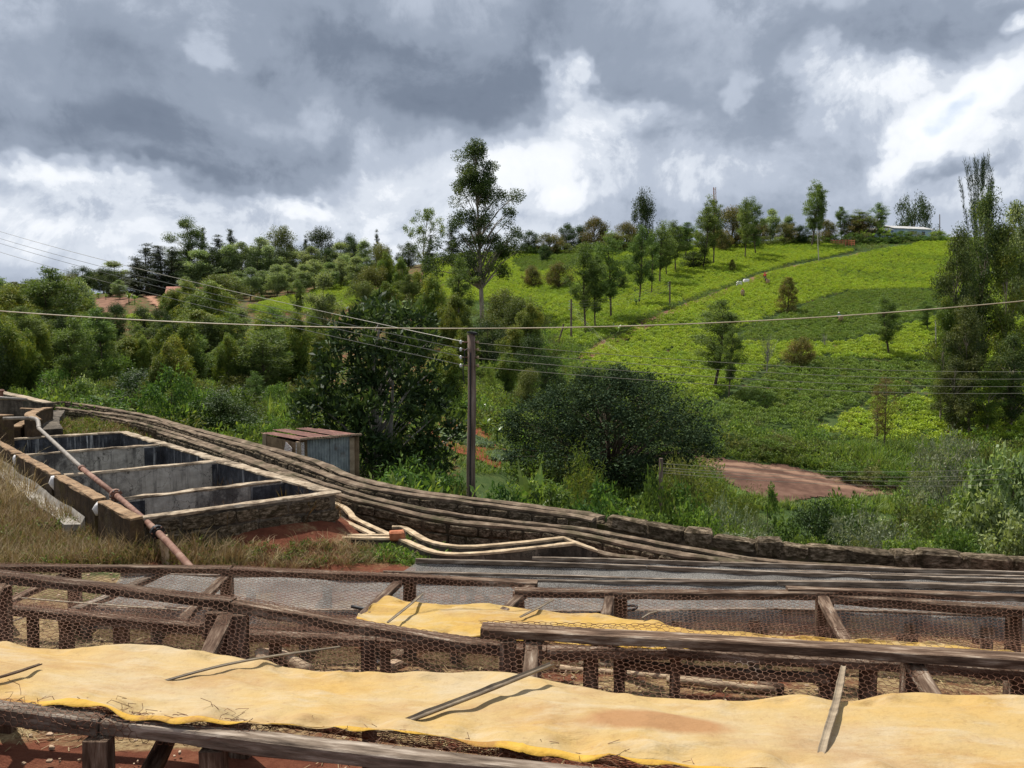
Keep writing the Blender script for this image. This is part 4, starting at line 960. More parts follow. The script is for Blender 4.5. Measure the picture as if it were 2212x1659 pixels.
def build_tank():
    L1, L2, H = TANK['L1'], TANK['L2'], TANK['z'] - .036
    c = TANK['o'] + TANK['e1'] * L1 / 2 + TANK['e2'] * L2 / 2
    T = thing('fermentation_tank', 'long open concrete tank with four compartments left of the yard', 'tank', (c.x, c.y, -3.4))
    B = [0, L2 * .14, L2 * .40, L2 * .706, L2]
    V, Fc = span(0, 0, L1, 0, .17, -3.5, H); o = part('front_wall', V, Fc, MATS['tank_outer'], T); part('coping', *cap(-.05, 0, L1 + .1, 0, .17, H + .001, 1), MATS['coping'], o)
    # right wall, tarred inside
    V, Fc = span(L1, .086, L1, L2 - .086, .17, -3.5, H); o = part('side_wall', V, Fc, MATS['tank_tar'], T); part('coping', *cap(L1, .1, L1, L2 - .1, .19, H + .002, 2), MATS['coping'], o)
    V, Fc = span(0, L2, L1 + .086, L2, .17, -3.5, H); o = part('back_wall', V, Fc, MATS['tank_tar'], T); part('coping', *cap(0, L2, L1 + .1, L2, .17, H + .001, 3), MATS['coping'], o)
    for k, b in enumerate(B[1:-1]):
        V, Fc = span(.05, b, L1 - .087, b, .13, -3.5, H - .004); o = part('partition_wall', V, Fc, MATS['tank_plaster'], T); part('coping', *cap(.05, b, L1 - .12, b, .13, H - .003, 5 + k), MATS['coping'], o)
        # tarred patches left on the plaster next to the side walls
        if k != 1:
            wdt = .55 if k == 0 else .35
            V, Fc = span(L1 - .09 - wdt, b - .0665, L1 - .089, b - .0665, .006, -3.4, H - .03); part('tar_coat', V, Fc, MATS['tank_tar'], T)
    V, Fc = span(.1, B[1] - .0665, .5, B[1] - .0665, .006, -3.4, H - .03); part('tar_coat', V, Fc, MATS['tank_tar'], T)
    V, Fc = span(L1 - .2, B[2] - .0665, L1 - .089, B[2] - .0665, .006, -3.4, H - .03); part('tar_coat', V, Fc, MATS['tank_tar'], T)
    V, Fc = span(L1 / 2, .09, L1 / 2, L2 - .09, L1 - .2, -3.56, -3.5); part('floor', V, Fc, MATS['tank_plaster'], T)
    # left parapet in sections with slots between them
    z1 = TANK['z']
    secs = [(-.2, 1.35), (1.52, 4.15), (4.32, 7.6), (7.77, L2 + .5)]
    for k, (b0, b1) in enumerate(secs):
        V, Fc = span(-.08, b0, -.08, b1, .16, -3.3, z1 + .0); o = part('parapet', V, Fc, MATS['brown_render'], T)
        part('coping', *cap(-.08, b0 + .01, -.08, b1 - .01, .145, z1 + .001, 20 + k), MATS['tan_render'], o)
    # curved end running to the basin
    o_, e1, e2 = TANK['o'], TANK['e1'], TANK['e2']
    pts = smooth_path([o_ + e1 * a + e2 * b for a, b in ((-.08, L2 + .5), (-.2, L2 + 1.6), (.15, L2 + 2.5), (.9, L2 + 3.0))], .2)
    pts = [Vector((p.x, p.y, z1 + .05 + .18 * i / len(pts))) for i, p in enumerate(pts)]
    part('parapet', *sweep(pts, [(-.09, -1.2), (-.09, 0), (.09, 0), (.09, -1.2)], True, .01, 4), MATS['brown_render'], T)
    return B
TB_ = build_tank()

# pale cement gutter and low kerb outside the left parapet
def tank_path(a, b0, b1, z0, z1, n=26, amp=.02):
    o, e1, e2 = TANK['o'], TANK['e1'], TANK['e2']
    return [Vector((*(o + e1 * (a + amp * math.sin(k)) + e2 * (b0 + (b1 - b0) * k / n)).xy, z0 + (z1 - z0) * k / n)) for k in range(n + 1)]
L2 = TANK['L2']
V, Fc = sweep(tank_path(-.32, 2.0, L2 + 2.2, -2.60, -2.50), [(-.14, -.3), (-.14, .02), (-.09, .015), (.09, .0), (.13, .10), (.135, -.3)], True, .008, 5)
gut = solo('gutter', V, Fc, MATS['gutter_cement'], 'pale cement gutter running along the left side of the tank', 'gutter')
V, Fc = sweep(tank_path(-.62, 2.2, L2 + 2.4, -2.62, -2.46, amp=.04), [(-.14, -.5), (-.13, -.02), (-.06, .03), (.08, .02), (.13, -.05), (.14, -.5)], True, .02, 6)
solo('kerb', V, Fc, MATS['brown_render'], 'low brown earthen kerb outside the pale gutter', 'kerb')

# white sacks stuffed into the parapet slots
mat('sack', [(.2, (.52, .50, .49)), (.8, (.74, .72, .71))], scale=6, rough=.6, spec=.25, bump=.6, bscale=14, bdist=.03)
def sack(b, lab, seed, s=.2):
    o, e1, e2 = TANK['o'], TANK['e1'], TANK['e2']; c = o + e1 * -.13 + e2 * b; rg = random.Random(seed)
    bm = bmesh.new(); bmesh.ops.create_icosphere(bm, subdivisions=2, radius=1)
    V = []
    for v in bm.verts:
        n = 1 + .22 * math.sin(v.co.x * 5 + seed) * math.sin(v.co.z * 6 + v.co.y * 4) + rg.uniform(-.08, .08)
        V.append(Vector((c.x + v.co.x * s * .75 * n, c.y + v.co.y * s * .75 * n, TANK['z'] - .10 + v.co.z * s * 1.15 * n)))
    bm.verts.index_update(); Fc = [[v.index for v in f.verts] for f in bm.faces]; bm.free()
    return solo('plastic_sack', V, Fc, MATS['sack'], lab, 'sack', 'white sacks stuffed into the tank parapet', True)
sack(7.68, 'white sack stuffed into the farthest slot of the tank parapet', 1, .10); sack(4.25, 'white sack with blue corner in the middle parapet slot, under the pipe', 2, .11); sack(1.43, 'white sack in the nearest slot of the tank parapet', 3, .09)

# ---- iron water pipe over the tank
def build_pipe():
    pts = [PZ(7, 904, -1.62), PZ(66, 903, -1.62), PZ(79, 906, -1.63), PZ(83, 914, -1.70), PZ(84, 925, -1.77), PZ(177, 1012, -2.04), PZ(250, 1069, -2.14), PZ(340, 1149, -2.30), PZ(405, 1219, -2.42), PZ(432, 1250, -2.5)]
    T = thing('water_pipe', 'long rusty iron pipe slanting over the tank down to the grass', 'pipe', (pts[7].x, pts[7].y, gz(pts[7].x, pts[7].y)))
    part('pipe_section', *tube(pts[0:2], .036, 10), MATS['galvanised'], T, True)
    part('elbow', *tube(smooth_path(pts[1:5], .05), .044, 10), MATS['galvanised'], T, True)
    part('pipe_section', *tube(resample([pts[4], pts[5]], .5), .037, 10), MATS['galvanised'], T, True)
    part('pipe_section', *tube([pts[5], pts[6]], .039, 10), MATS['old_iron'], T, True)
    part('pipe_section', *tube(smooth_path([pts[6], pts[7], pts[8], pts[9]], .3), .041, 10), MATS['old_iron'], T, True)
    for k, (i, m) in enumerate(((6, 'old_iron'), (7, 'black_hose'), (5, 'old_iron'))):
        d = (pts[i + 1] - pts[i - 1]).normalized(); c = pts[i]
        if i == 5: part('coupling', *tube([c - d * .05, c + d * .05], .053, 10), MATS[m], T, True); continue
        f = part('flange', *tube([c - d * .055, c - d * .03, c - d * .028, c + d * .028, c + d * .03, c + d * .055], [.06, .06, .085, .085, .06, .06], 12), MATS[m], T)
        s, u = frame(d)
        for q in range(6):
            a = q * math.pi / 3; e = c + (s * math.cos(a) + u * math.sin(a)) * .072
            part('bolt', *tube([e - d * .045, e + d * .045], .010, 6), MATS['tin_grey' if i == 6 else 'old_iron'], f)
    V, Fc = timber(pts[7] + Vector((.10, -.02, -.03)), Vector((pts[7].x + .12, pts[7].y, gz(pts[7].x, pts[7].y) - .1)), .08, .07, 3, 4)
    solo('support_post', V, Fc, MATS['tan_kerb'], 'short tan post standing under the lower end of the iron pipe', 'post')
build_pipe()

# ---- basin at the upper left end
def wall_run(pxz, w, hgt, name, material, parent, capm=None, seed=0, step=.3, jit=.012):
    pts = [PZ(*q) for q in pxz]; pts = resample(pts, step) if len(pts) < 3 else smooth_path(pts, step)
    o = part(name, *sweep(pts, [(-w / 2, -hgt), (-w / 2, -.03), (w / 2, -.03), (w / 2, -hgt)], True, jit, seed), MATS[material], parent)
    if capm: part('coping', *sweep(pts, [(-w / 2 - .01, -.029), (-w / 2 - .006, .0), (w / 2 + .006, 0), (w / 2 + .01, -.029)], True, .006, seed + 1), MATS[capm], o)
    return o
bp0 = PZ(60, 862, -1.62)
BAS = thing('stone_basin', 'dark stepped stone basin with walls at the far left end of the tank', 'basin', (bp0.x, bp0.y, gz(bp0.x, bp0.y)))
wall_run([(-40, 838, -1.40), (0, 846, -1.44), (52, 857, -1.52), (104, 869, -1.62)], .26, 1.3, 'wall', 'tank_outer', BAS, 'coping', 1)
wall_run([(-30, 861, -1.45), (46, 860, -1.48)], .24, 1.3, 'wall', 'tank_outer', BAS, 'tan_render', 2)
wall_run([(44, 881, -1.66), (94, 883, -1.7)], .22, 1.2, 'wall', 'tank_outer', BAS, 'tan_render', 3)
wall_run([(104, 880, -1.70), (84, 884, -1.68), (64, 895, -1.68), (78, 906, -1.78)], .22, 1.2, 'wall', 'brown_render', BAS, 'tan_render', 4)
wall_run([(120, 885, -1.95), (104, 906, -2.0), (112, 925, -2.1)], .5, .9, 'wall', 'tank_outer', BAS, None, 5)
wall_run([(-20, 896, -1.62), (8, 897, -1.62)], .5, 1.2, 'wall', 'brown_render', BAS, 'tan_render', 6)
wall_run([(34, 921, -1.96), (60, 908, -1.9), (84, 905, -1.9)], .2, .9, 'wall', 'brown_render', BAS, 'tan_render', 7)
pp = [PZ(-20, 858, -1.36), PZ(0, 859, -1.37), PZ(58, 863, -1.42)]
solo('water_pipe', *tube(pp, .035, 8), MATS['galvanised'], 'thin grey pipe lying along the top of the stone basin', 'pipe', None, True)
sv = Geo(); b0 = PZ(3, 855, -1.40)
for a in ([b0 + Vector((0, 0, z)) for z in (-.02, .10, .14, .18)],): sv.add(*tube(a, [.05, .05, .09, .05], 8))
solo('pipe_valve', sv.V, sv.F, MATS['old_iron'], 'small iron valve standing on the pipe at the far left edge', 'valve')

# ---- long stone washing channels sweeping past the tank and down to the right
def stone_meshes(n=6):
    out = []
    for k in range(n):
        V, Fc = rock_geo((0, 0, -.5), 1, 1, 1, 100 + k); out.append(py_mesh('stone', V, Fc, MATS['channel_stone']))
    return out
STONES = stone_meshes()
def face_stones():
    fw = next(o for o in bpy.data.objects if o.name.startswith('front_wall')); l = root_loc(fw); rg = random.Random(8)
    o_, e1, e2 = TANK['o'], TANK['e1'], TANK['e2']; ang = math.atan2(e1.y, e1.x)
    for c in range(3):
        a = rg.uniform(0, .2)
        while a < TANK['L1'] - .15:
            ln = rg.uniform(.2, .46); p = o_ + e1 * (a + ln / 2) - e2 * (.085 + rg.uniform(-.02, .004)); s = link('stone', STONES[rg.randrange(6)], fw)
            s.location = Vector((p.x, p.y, TANK['z'] - .15 - .19 * c)) - l; s.scale = (ln * .95, .06, .175 * rg.uniform(.85, 1)); s.rotation_euler = (0, rg.uniform(-.03, .03), ang); a += ln
face_stones()
def stone_wall(name, pxz, label, w=.2, core=.9, courses=2, ch=.17, sl=.34, seed=0, capped=True, bighead=None, front=True, stone_from=None, step=.24, depth=.07):
    """wall along a pixel+height path: mortar core, stones set proud of the side facing the camera, plaster cap"""
    pts = smooth_path([PZ(*q) for q in pxz], step); rg = random.Random(seed)
    mid = pts[len(pts) // 2]; T = thing(name, label, 'wall', (mid.x, mid.y, gz(mid.x, mid.y)))
    top = .05 if capped else .12
    part('core', *sweep(pts, [(-w / 2, -core), (-w / 2, -top), (w / 2, -top), (w / 2, -core)], True, .012, seed), MATS['channel_mortar'], T)
    if capped:
        part('cap', *sweep(pts, [(-w / 2 - .008, -.045), (-w / 2 - .006, -.012), (-w / 4, .004), (w / 4, .004), (w / 2 + .006, -.012), (w / 2 + .008, -.045)], True, .010, seed + 1), MATS['channel_cap'], T)
    l = T.location
    cum = [0]
    for a, b in zip(pts, pts[1:]): cum.append(cum[-1] + (b - a).length)
    A = np.array([tuple(p) for p in pts])
    def at(s): return Vector([np.interp(s, cum, A[:, k]) for k in range(3)])
    nst = 0
    rows = range(courses)
    for c in rows:
        s = rg.uniform(0, .2)
        while s < cum[-1] - .1 and nst < 290:
            ln = sl * rg.uniform(.6, 1.45); p = at(s + ln / 2); q = at(min(s + ln / 2 + .1, cum[-1])) - at(max(s + ln / 2 - .1, 0)); ang = math.atan2(q.y, q.x)
            side = Vector((math.sin(ang), -math.cos(ang), 0))     # right of travel = towards the camera
            z = p.z - (.055 if capped else .0) - ch * (c + .5)
            o = link('stone', STONES[rg.randrange(6)], T)
            hh = ch * rg.uniform(.78, .98)
            if capped or c > 0:
                o.location = p + side * (w / 2 - depth * .3 + rg.uniform(-.012, .02)) - l; o.location.z = z - l.z; o.scale = (ln * .93, depth * 1.7, hh)
            else:           # a rough top course of whole stones
                hh = ch * rg.uniform(.9, 1.5); o.location = p - l; o.location.z = z - l.z + hh * .12; o.scale = (ln * 1.03, w * 1.15, hh)
            o.rotation_euler = (rg.uniform(-.06, .06), rg.uniform(-.05, .05) - math.atan2(q.z, math.hypot(q.x, q.y)), ang)
            nst += 1; s += ln
    return T, pts
WA = [(96, 869, -1.86), (156, 869, -1.92), (305, 894, -2.05), (392, 918, -2.12), (521, 951, -2.22), (677, 993, -2.36), (762, 1028, -2.46), (901, 1059, -2.60), (1092, 1084, -2.74), (1269, 1107, -2.86), (1300, 1115, -2.88)]
stone_wall('channel_wall', WA, 'outermost capped stone wall of the long channel, behind the tank and below the shed', .2, 1.5, 1, .16, .36, 1, True, step=.3)
WA2 = [(1296, 1113, -2.86), (1411, 1133, -2.92), (1441, 1141, -2.95), (1597, 1165, -3.02), (1746, 1181, -3.06), (1959, 1196, -3.1), (2212, 1214, -3.14), (2480, 1232, -3.2)]
stone_wall('channel_wall', WA2, 'rough mossy boulder-topped wall running to the right edge below the thicket', .26, 1.8, 3, .20, .46, 2, False, step=.3)
WB = [(125, 879, -1.98), (312, 903, -2.10), (434, 937, -2.18), (556, 969, -2.27), (658, 1005, -2.36), (797, 1050, -2.50), (1005, 1081, -2.66), (1248, 1113, -2.82), (1284, 1120, -2.84)]
stone_wall('channel_wall', WB, 'second capped stone wall along the long channel, ending at a block above the bend', .16, .55, 2, .15, .30, 3, True, step=.3)
WC = [(165, 888, -2.08), (312, 915, -2.2), (480, 968, -2.30), (658, 1029, -2.44), (832, 1080, -2.62), (1005, 1111, -2.78), (1245, 1139, -2.93), (1285, 1144, -2.95), (1426, 1171, -3.02), (1625, 1205, -3.1), (1810, 1219, -3.12), (1990, 1228, -3.14)]
stone_wall('channel_wall', WC, 'third low capped wall along the middle of the long channels', .12, .5, 1, .13, .32, 4, True, step=.3)
WD = [(345, 932, -2.22), (500, 980, -2.34), (720, 1062, -2.50), (832, 1091, -2.65), (971, 1122, -2.80), (1228, 1147, -2.95), (1426, 1187, -3.04), (1640, 1216, -3.12), (1760, 1228, -3.16)]
stone_wall('channel_wall', WD, 'nearest capped stone wall of the long channels, dark and blocky beside the curved kerb', .16, .7, 3, .16, .34, 5, True, step=.3)
def chan_floor(a, b, dz, label):
    A = smooth_path([PZ(*q) for q in a], .4); B = smooth_path([PZ(*q) for q in b], .4); n = 60
    f = lambda Pth, t: Vector([np.interp(t * (len(Pth) - 1), range(len(Pth)), [p[k] for p in Pth]) for k in range(3)])
    V, Fc = [], []
    for i in range(n):
        p, q = f(A, i / (n - 1)), f(B, i / (n - 1))
        for k in range(4): r_ = p.lerp(q, k / 3); V.append(Vector((r_.x, r_.y, min(p.z, q.z) - dz + .01 * math.sin(i * 1.7 + k))))
    for i in range(n - 1):
        for k in range(3): a_ = i * 4 + k; Fc.append((a_, a_ + 1, a_ + 5, a_ + 4))
    o = solo('channel_floor', V, Fc, MATS['channel_mortar'], label, 'channel'); return o
chan_floor(WA[1:], WB, .28, 'mossy floor of the outer washing channel'); chan_floor(WC[:8], WD[:6], .26, 'dark floor of the inner washing channel')
chan_floor([(1300, 1113, -2.86)] + WA2[1:6], [(1290, 1145, -2.95)] + WC[8:], .3, 'mossy floor where the channels join on the right')

# ---- small curved concrete channels and kerbs
def kerbs(name, label, runs, parts_name='kerb', floor=None, w=.085, h=.22, m='tan_kerb', fm='channel_mortar'):
    pts0 = [PZ(*q) for q in runs[0]]; c = pts0[len(pts0) // 2]
    T = thing(name, label, 'channel', (c.x, c.y, gz(c.x, c.y)))
    for k, r_ in enumerate(runs):
        pts = smooth_path([PZ(*q) for q in r_], .12) if len(r_) > 2 else resample([PZ(*q) for q in r_], .12)
        part(parts_name, *sweep(pts, [(-w / 2, -h), (-w / 2, -.035), (w / 2, -.035), (w / 2, -h)], True, .006, k), MATS['tank_outer'], T)
        part('coping', *sweep(pts, [(-w / 2 - .006, -.034), (-w / 2 - .004, -.006), (-w / 3, .0), (w / 3, 0), (w / 2 + .004, -.006), (w / 2 + .006, -.034)], True, .004, k + 9), MATS[m], T)
    if floor:
        A = smooth_path([PZ(*q) for q in runs[floor[0]]], .2); B = smooth_path([PZ(*q) for q in runs[floor[1]]], .2); n = 40; V, Fc = [], []
        for i in range(n):
            for Pth in (A, B):
                t = i / (n - 1) * (len(Pth) - 1); p = Pth[int(t)].lerp(Pth[min(int(t) + 1, len(Pth) - 1)], t % 1); V.append(p - Vector((0, 0, .14)))
        Fc = [(2 * i, 2 * i + 1, 2 * i + 3, 2 * i + 2) for i in range(n - 1)]; part('bed', V, Fc, MATS[fm], T)
    return T
zc = -2.78
kerbs('concrete_channel', 'curved pale-edged concrete channel sweeping under the long stone walls', [
    [(847, 1136, zc), (874, 1138, zc), (922, 1165, zc), (981, 1177, zc), (1040, 1177, zc), (1130, 1169, zc), (1212, 1160, zc), (1222, 1162, zc - .01), (1284, 1185, zc - .12)],
    [(853, 1158, zc), (874, 1165, zc), (929, 1187, zc), (971, 1194, zc), (1040, 1192, zc), (1130, 1183, zc), (1228, 1172, zc), (1245, 1173, zc - .02), (1290, 1187, zc - .12)]], floor=(0, 1))
kerbs('concrete_channel', 'short concrete channel stepping down from the front corner of the tank', [
    [(722, 1084, -2.62), (745, 1095, -2.64), (759, 1109, -2.68), (768, 1119, -2.7), (842, 1153, zc)], [(722, 1114, -2.68), (765, 1133, -2.73), (806, 1152, zc)]], floor=(0, 1))
kerbs('concrete_channel', 'low kinked pair of kerbs running left across the weeds in front of the tank', [
    [(587, 1170, zc - .02), (640, 1170, zc - .02), (680, 1169, zc - .02), (708, 1156, zc), (768, 1154, zc), (842, 1154, zc)], [(600, 1176, zc - .03), (658, 1176, zc - .03), (690, 1174, zc - .03), (722, 1160, zc), (790, 1160, zc), (853, 1160, zc)]], floor=(0, 1), h=.14)
kerbs('concrete_box', 'small rectangular concrete box frame in the weeds before the tank', [
    [(452, 1158, -2.66), (508, 1147, -2.66), (520, 1147, -2.66)], [(458, 1162, -2.66), (552, 1149, -2.66), (562, 1146, -2.66)], [(460, 1172, -2.68), (575, 1158, -2.68)], [(562, 1146, -2.66), (577, 1158, -2.68)], [(452, 1158, -2.66), (460, 1172, -2.68)]], h=.12, w=.07)
kerbs('concrete_ledge', 'two tan concrete ledges at the near end of the tank, under the pipe', [[(296, 1139, -2.36), (360, 1134, -2.38), (428, 1128, -2.4)], [(268, 1161, -2.46), (350, 1148, -2.47), (444, 1136, -2.48)]], h=.3, w=.11)
solo('mud_plug', *rock_geo(PZ(858, 1152, zc + .06) - Vector((0, 0, .10)), .22, .16, .14, 5), MATS['brick_red'], 'orange clay plug where the curved channels meet', 'plug')
# stones set below the curved channel
kk = PZ(1130, 1196, -2.92)
stone_wall('retaining_wall', [(985, 1198, -2.88), (1040, 1199, -2.88), (1130, 1191, -2.88), (1245, 1181, -2.90), (1330, 1197, -2.98), (1400, 1206, -3.02)], 'low dark stone wall just below the curved concrete channel', .14, .6, 2, .15, .26, 7, True, step=.2)

# ---- corrugated shed
mat('tin_wall', [(.2, (.16, .18, .19)), (.6, (.27, .295, .305)), (.9, (.36, .385, .39))], scale=4, rough=.55, spec=.4, metal=.25, dirt=(.13, .085, .06), dscale=2.5, dlo=.6, dhi=.74)
mat('rust_roof', [(.2, (.085, .035, .026)), (.6, (.155, .065, .048)), (.9, (.24, .12, .09))], scale=3.5, rough=.8, spec=.25, rnd=.2)
mat('mud_wall', [(.2, (.105, .068, .040)), (.8, (.21, .145, .088))], scale=4, rough=.95, spec=.1, bump=.6, bscale=16, bdist=.02)
mat('pale_post', [(.2, (.26, .19, .125)), (.8, (.38, .29, .20))], scale=8, rough=.9, spec=.1, bump=.4, bdist=.01)
def notice_material():
    m, nt, N, L = _nodes('printed_notice')
    tc = N.new('ShaderNodeTexCoord'); sp = N.new('ShaderNodeSeparateXYZ'); L.new(tc.outputs['Object'], sp.inputs[0])
    w = N.new('ShaderNodeMath'); w.operation = 'MULTIPLY'; L.new(sp.outputs[2], w.inputs[0]); w.inputs[1].default_value = 28
    fr = N.new('ShaderNodeMath'); fr.operation = 'FRACT'; L.new(w.outputs[0], fr.inputs[0])
    gt = N.new('ShaderNodeMath'); gt.operation = 'GREATER_THAN'; L.new(fr.outputs[0], gt.inputs[0]); gt.inputs[1].default_value = .48
    mp = N.new('ShaderNodeMapping'); mp.inputs['Scale'].default_value = (45, 45, 28); L.new(tc.outputs['Object'], mp.inputs[0])
    n = N.new('ShaderNodeTexNoise'); n.inputs['Scale'].default_value = 1; n.inputs['Detail'].default_value = 2; L.new(mp.outputs[0], n.inputs['Vector'])
    g2 = N.new('ShaderNodeMath'); g2.operation = 'GREATER_THAN'; L.new(n.outputs['Fac'], g2.inputs[0]); g2.inputs[1].default_value = .46
    mu = N.new('ShaderNodeMath'); mu.operation = 'MULTIPLY'; L.new(gt.outputs[0], mu.inputs[0]); L.new(g2.outputs[0], mu.inputs[1])
    mx = N.new('ShaderNodeMix'); mx.data_type = 'RGBA'; L.new(mu.outputs[0], mx.inputs[0]); mx.inputs[6].default_value = (.62, .60, .57, 1); mx.inputs[7].default_value = (.25, .09, .09, 1)
    b = N.new('ShaderNodeBsdfPrincipled'); L.new(mx.outputs[2], b.inputs['Base Color']); b.inputs['Roughness'].default_value = .7
    o = N.new('ShaderNodeOutputMaterial'); L.new(b.outputs[0], o.inputs[0])
notice_material()
def corrugated(o, du, dv, nu, pitch, amp, thick=.006):
    """sheet from corner o, waves along du, straight along dv"""
    o, du, dv = Vector(o), Vector(du), Vector(dv); nrm = du.cross(dv).normalized(); L_ = du.length; n = int(L_ / pitch * 8); V, Fc = [], []
    for i in range(n + 1):
        t = i / n; h = amp * math.sin(2 * math.pi * t * L_ / pitch)
        for w in (0, 1): V.append(o + du * t + dv * w + nrm * h)
    for i in range(n): Fc.append((2 * i, 2 * i + 1, 2 * i + 3, 2 * i + 2))
    return V, Fc
def build_shed():
    d0 = 18.6
    A = P(646, 960, d0); Bp = P(772, 960, d0 + 1.0); Cc = P(574, 952, d0 + 1.7)          # front left, front right, back left
    zt = P(646, 950, d0).z; zb = zt - 2.3
    A.z = Bp.z = Cc.z = zb; D = Cc + (Bp - A)
    T = thing('tin_shed', 'small shed with corrugated tin wall and rusty roof behind the channels', 'shed', (*((A + Bp + Cc + D) / 4).xy, zb))
    up = Vector((0, 0, 2.3)); fx = (Bp - A); per = fx.length
    f0 = A + fx * .13
    for k in range(2):
        seg = fx * .39
        part('tin_sheet', *corrugated(f0 + seg * k * (1.0 if k == 0 else .995) + Vector((0, -.012 * k, 0)), seg, up, 0, .075, .02), MATS['tin_wall'], T, True)
    part('wall', *box_between(A + Vector((0, .02, 0)), f0 + Vector((0, .02, 0)), 2.28, .05), MATS['mud_wall'], T)
    part('wall', *box_between(Cc, A, 2.22, .06), MATS['mud_wall'], T)
    part('wall', *box_between(D, Cc, 2.15, .06), MATS['mud_wall'], T); part('wall', *box_between(Bp, D, 2.2, .06), MATS['mud_wall'], T)
    for p in (A, A + fx * .915, Cc): part('post', *box(p + Vector((0, -.06, 0)), .11, .07, 2.26), MATS['pale_post'], T)
    part('post', *box(Bp - fx * .04 + Vector((0, -.05, 0)), .2, .08, 2.27), MATS['mud_wall'], T)
    # roof sheets with raised, curling ends
    back = (Cc - A); r0 = A - fx * .02 - back * .08 + Vector((0, 0, 2.31))
    for k in range(5):
        seg = fx * .225; lift = Vector((0, 0, [.0, .03, -.01, .02, .0][k]))
        o = part('roof_sheet', *corrugated(r0 + seg * k * .93 + lift, seg, back * 1.2 + Vector((0, 0, -.06 + .03 * (k % 2))), 0, .076, .012), MATS['rust_roof'], T, True)
    part('fascia', *box_between(A - fx * .02 - back * .06 + up * 1.0, Bp + fx * .03 - back * .06 + up * 1.0, .05, .03), MATS['pale_post'], T)
    # paper notices
    n0 = A + Vector((-.05, -.11, 2.3 - .52)); V = [n0, n0 + fx * .14 / 1, n0 + fx * .14 + Vector((0, 0, .46)), n0 + Vector((0, 0, .46))]
    V += [v + Vector((0, .004, 0)) for v in V]
    solo('paper_notice', V, [(0, 1, 2, 3), (7, 6, 5, 4), (0, 4, 5, 1), (1, 5, 6, 2), (2, 6, 7, 3), (3, 7, 4, 0)], MATS['printed_notice'], 'printed white notice pasted on the corner of the tin shed', 'notice')
    m0 = A + (Cc - A) * .32 + Vector((-.06, -.12, 1.98)); dd = (A - Cc).normalized()
    V = [m0, m0 + dd * .42 + Vector((0, 0, -.12)), m0 + dd * .5 + Vector((0, 0, .12)), m0 + dd * .12 + Vector((0, 0, .24))]; V += [v + Vector((.004, .004, 0)) for v in V]
    solo('paper_notice', V, [(0, 1, 2, 3), (7, 6, 5, 4), (0, 4, 5, 1), (1, 5, 6, 2), (2, 6, 7, 3), (3, 7, 4, 0)], MATS['printed_notice'], 'torn slanting paper hanging on the mud side of the shed', 'notice')
def box_between(p, q, h, w):
    p, q = Vector(p), Vector(q); d = (q - p).normalized(); s = Vector((d.y, -d.x, 0)) * w / 2
    V = [p - s, q - s, q + s, p + s]; V += [v + Vector((0, 0, h)) for v in V]
    return V, [(3, 2, 1, 0), (4, 5, 6, 7), (0, 1, 5, 4), (1, 2, 6, 5), (2, 3, 7, 6), (3, 0, 4, 7)]
build_shed()

# ---- power pole and overhead lines
mat('pole_wood', [(.2, (.085, .060, .046)), (.6, (.165, .122, .098)), (.9, (.25, .20, .165))], scale=9, rough=.9, spec=.1, bump=.6, bscale=30, stretch=(1, 1, .12), bdist=.01, rnd=.1)
mat('pale_pole_wood', [(.2, (.30, .27, .23)), (.9, (.45, .41, .36))], scale=9, rough=.9, spec=.1, stretch=(1, 1, .12))
mat('wire_alu', [(.2, (.15, .135, .10)), (.8, (.25, .23, .17))], scale=3, rough=.5, spec=.5, coord='World')
mat('cable_straw', [(.2, (.28, .24, .15)), (.8, (.45, .40, .28))], scale=2, rough=.55, spec=.4, coord='World')
mat('porcelain', [(.2, (.42, .42, .40)), (.8, (.58, .58, .55))], scale=5, rough=.25, spec=.5)
PD = 18.5
def build_pole():
    top = P(1019, 722, PD); base = on_ground(1016, PD); base.z -= .3
    T = thing('power_pole', 'tall weathered wooden power pole rising behind the channel walls in the middle', 'pole', (base.x, base.y, base.z + .3))
    n = 9; pts = [base.lerp(top, i / (n - 1)) + Vector((.012 * math.sin(i * 1.3), 0, 0)) for i in range(n)]
    part('shaft', *tube(pts, [.115 - .028 * i / (n - 1) for i in range(n)], 12), MATS['pole_wood'], T, True)
    # slats of the split face, and the cap
    part('cap', *tube([top + Vector((.01, 0, 0)), top + Vector((.02, 0, .05)), top + Vector((.02, 0, .06))], [.12, .12, .05], 10), MATS['black_hose'], T)
    part('cable_duct', *tube([base.lerp(top, t) + Vector((-.02, -.11, 0)) for t in (.0, .3, .6, .93)], .016, 6), MATS['black_hose'], T)
    ys = (739, 755, 772, 790)
    for k, y in enumerate(ys):
        c = P(1019, y, PD)
        b = part('bracket', *tube([c + Vector((-.22, -.02, 0)), c + Vector((.14, -.02, 0))], .014, 6), MATS['old_iron'], T)
        part('insulator', *tube([c + Vector((-.25, -.02, -.045)), c + Vector((-.25, -.02, -.02)), c + Vector((-.25, -.02, .02)), c + Vector((-.25, -.02, .045))], [.018, .03, .03, .018], 8), MATS['porcelain'], b, True)
        part('insulator', *tube([c + Vector((.14, -.03, -.035)), c + Vector((.14, -.03, 0)), c + Vector((.14, -.03, .035))], [.022, .036, .022], 8), MATS['pale_post'], b, True)
    part('drop_cable', *tube(smooth_path([P(1012, 752, PD) + Vector((0, -.12, 0)), P(1004, 758, PD) + Vector((0, -.14, 0)), P(1005, 775, PD) + Vector((0, -.14, 0)), P(1001, 800, PD) + Vector((0, -.13, 0)), P(1004, 830, PD) + Vector((0, -.13, 0))], .1), .012, 5), MATS['black_hose'], T)
    return ys
PYS = build_pole()
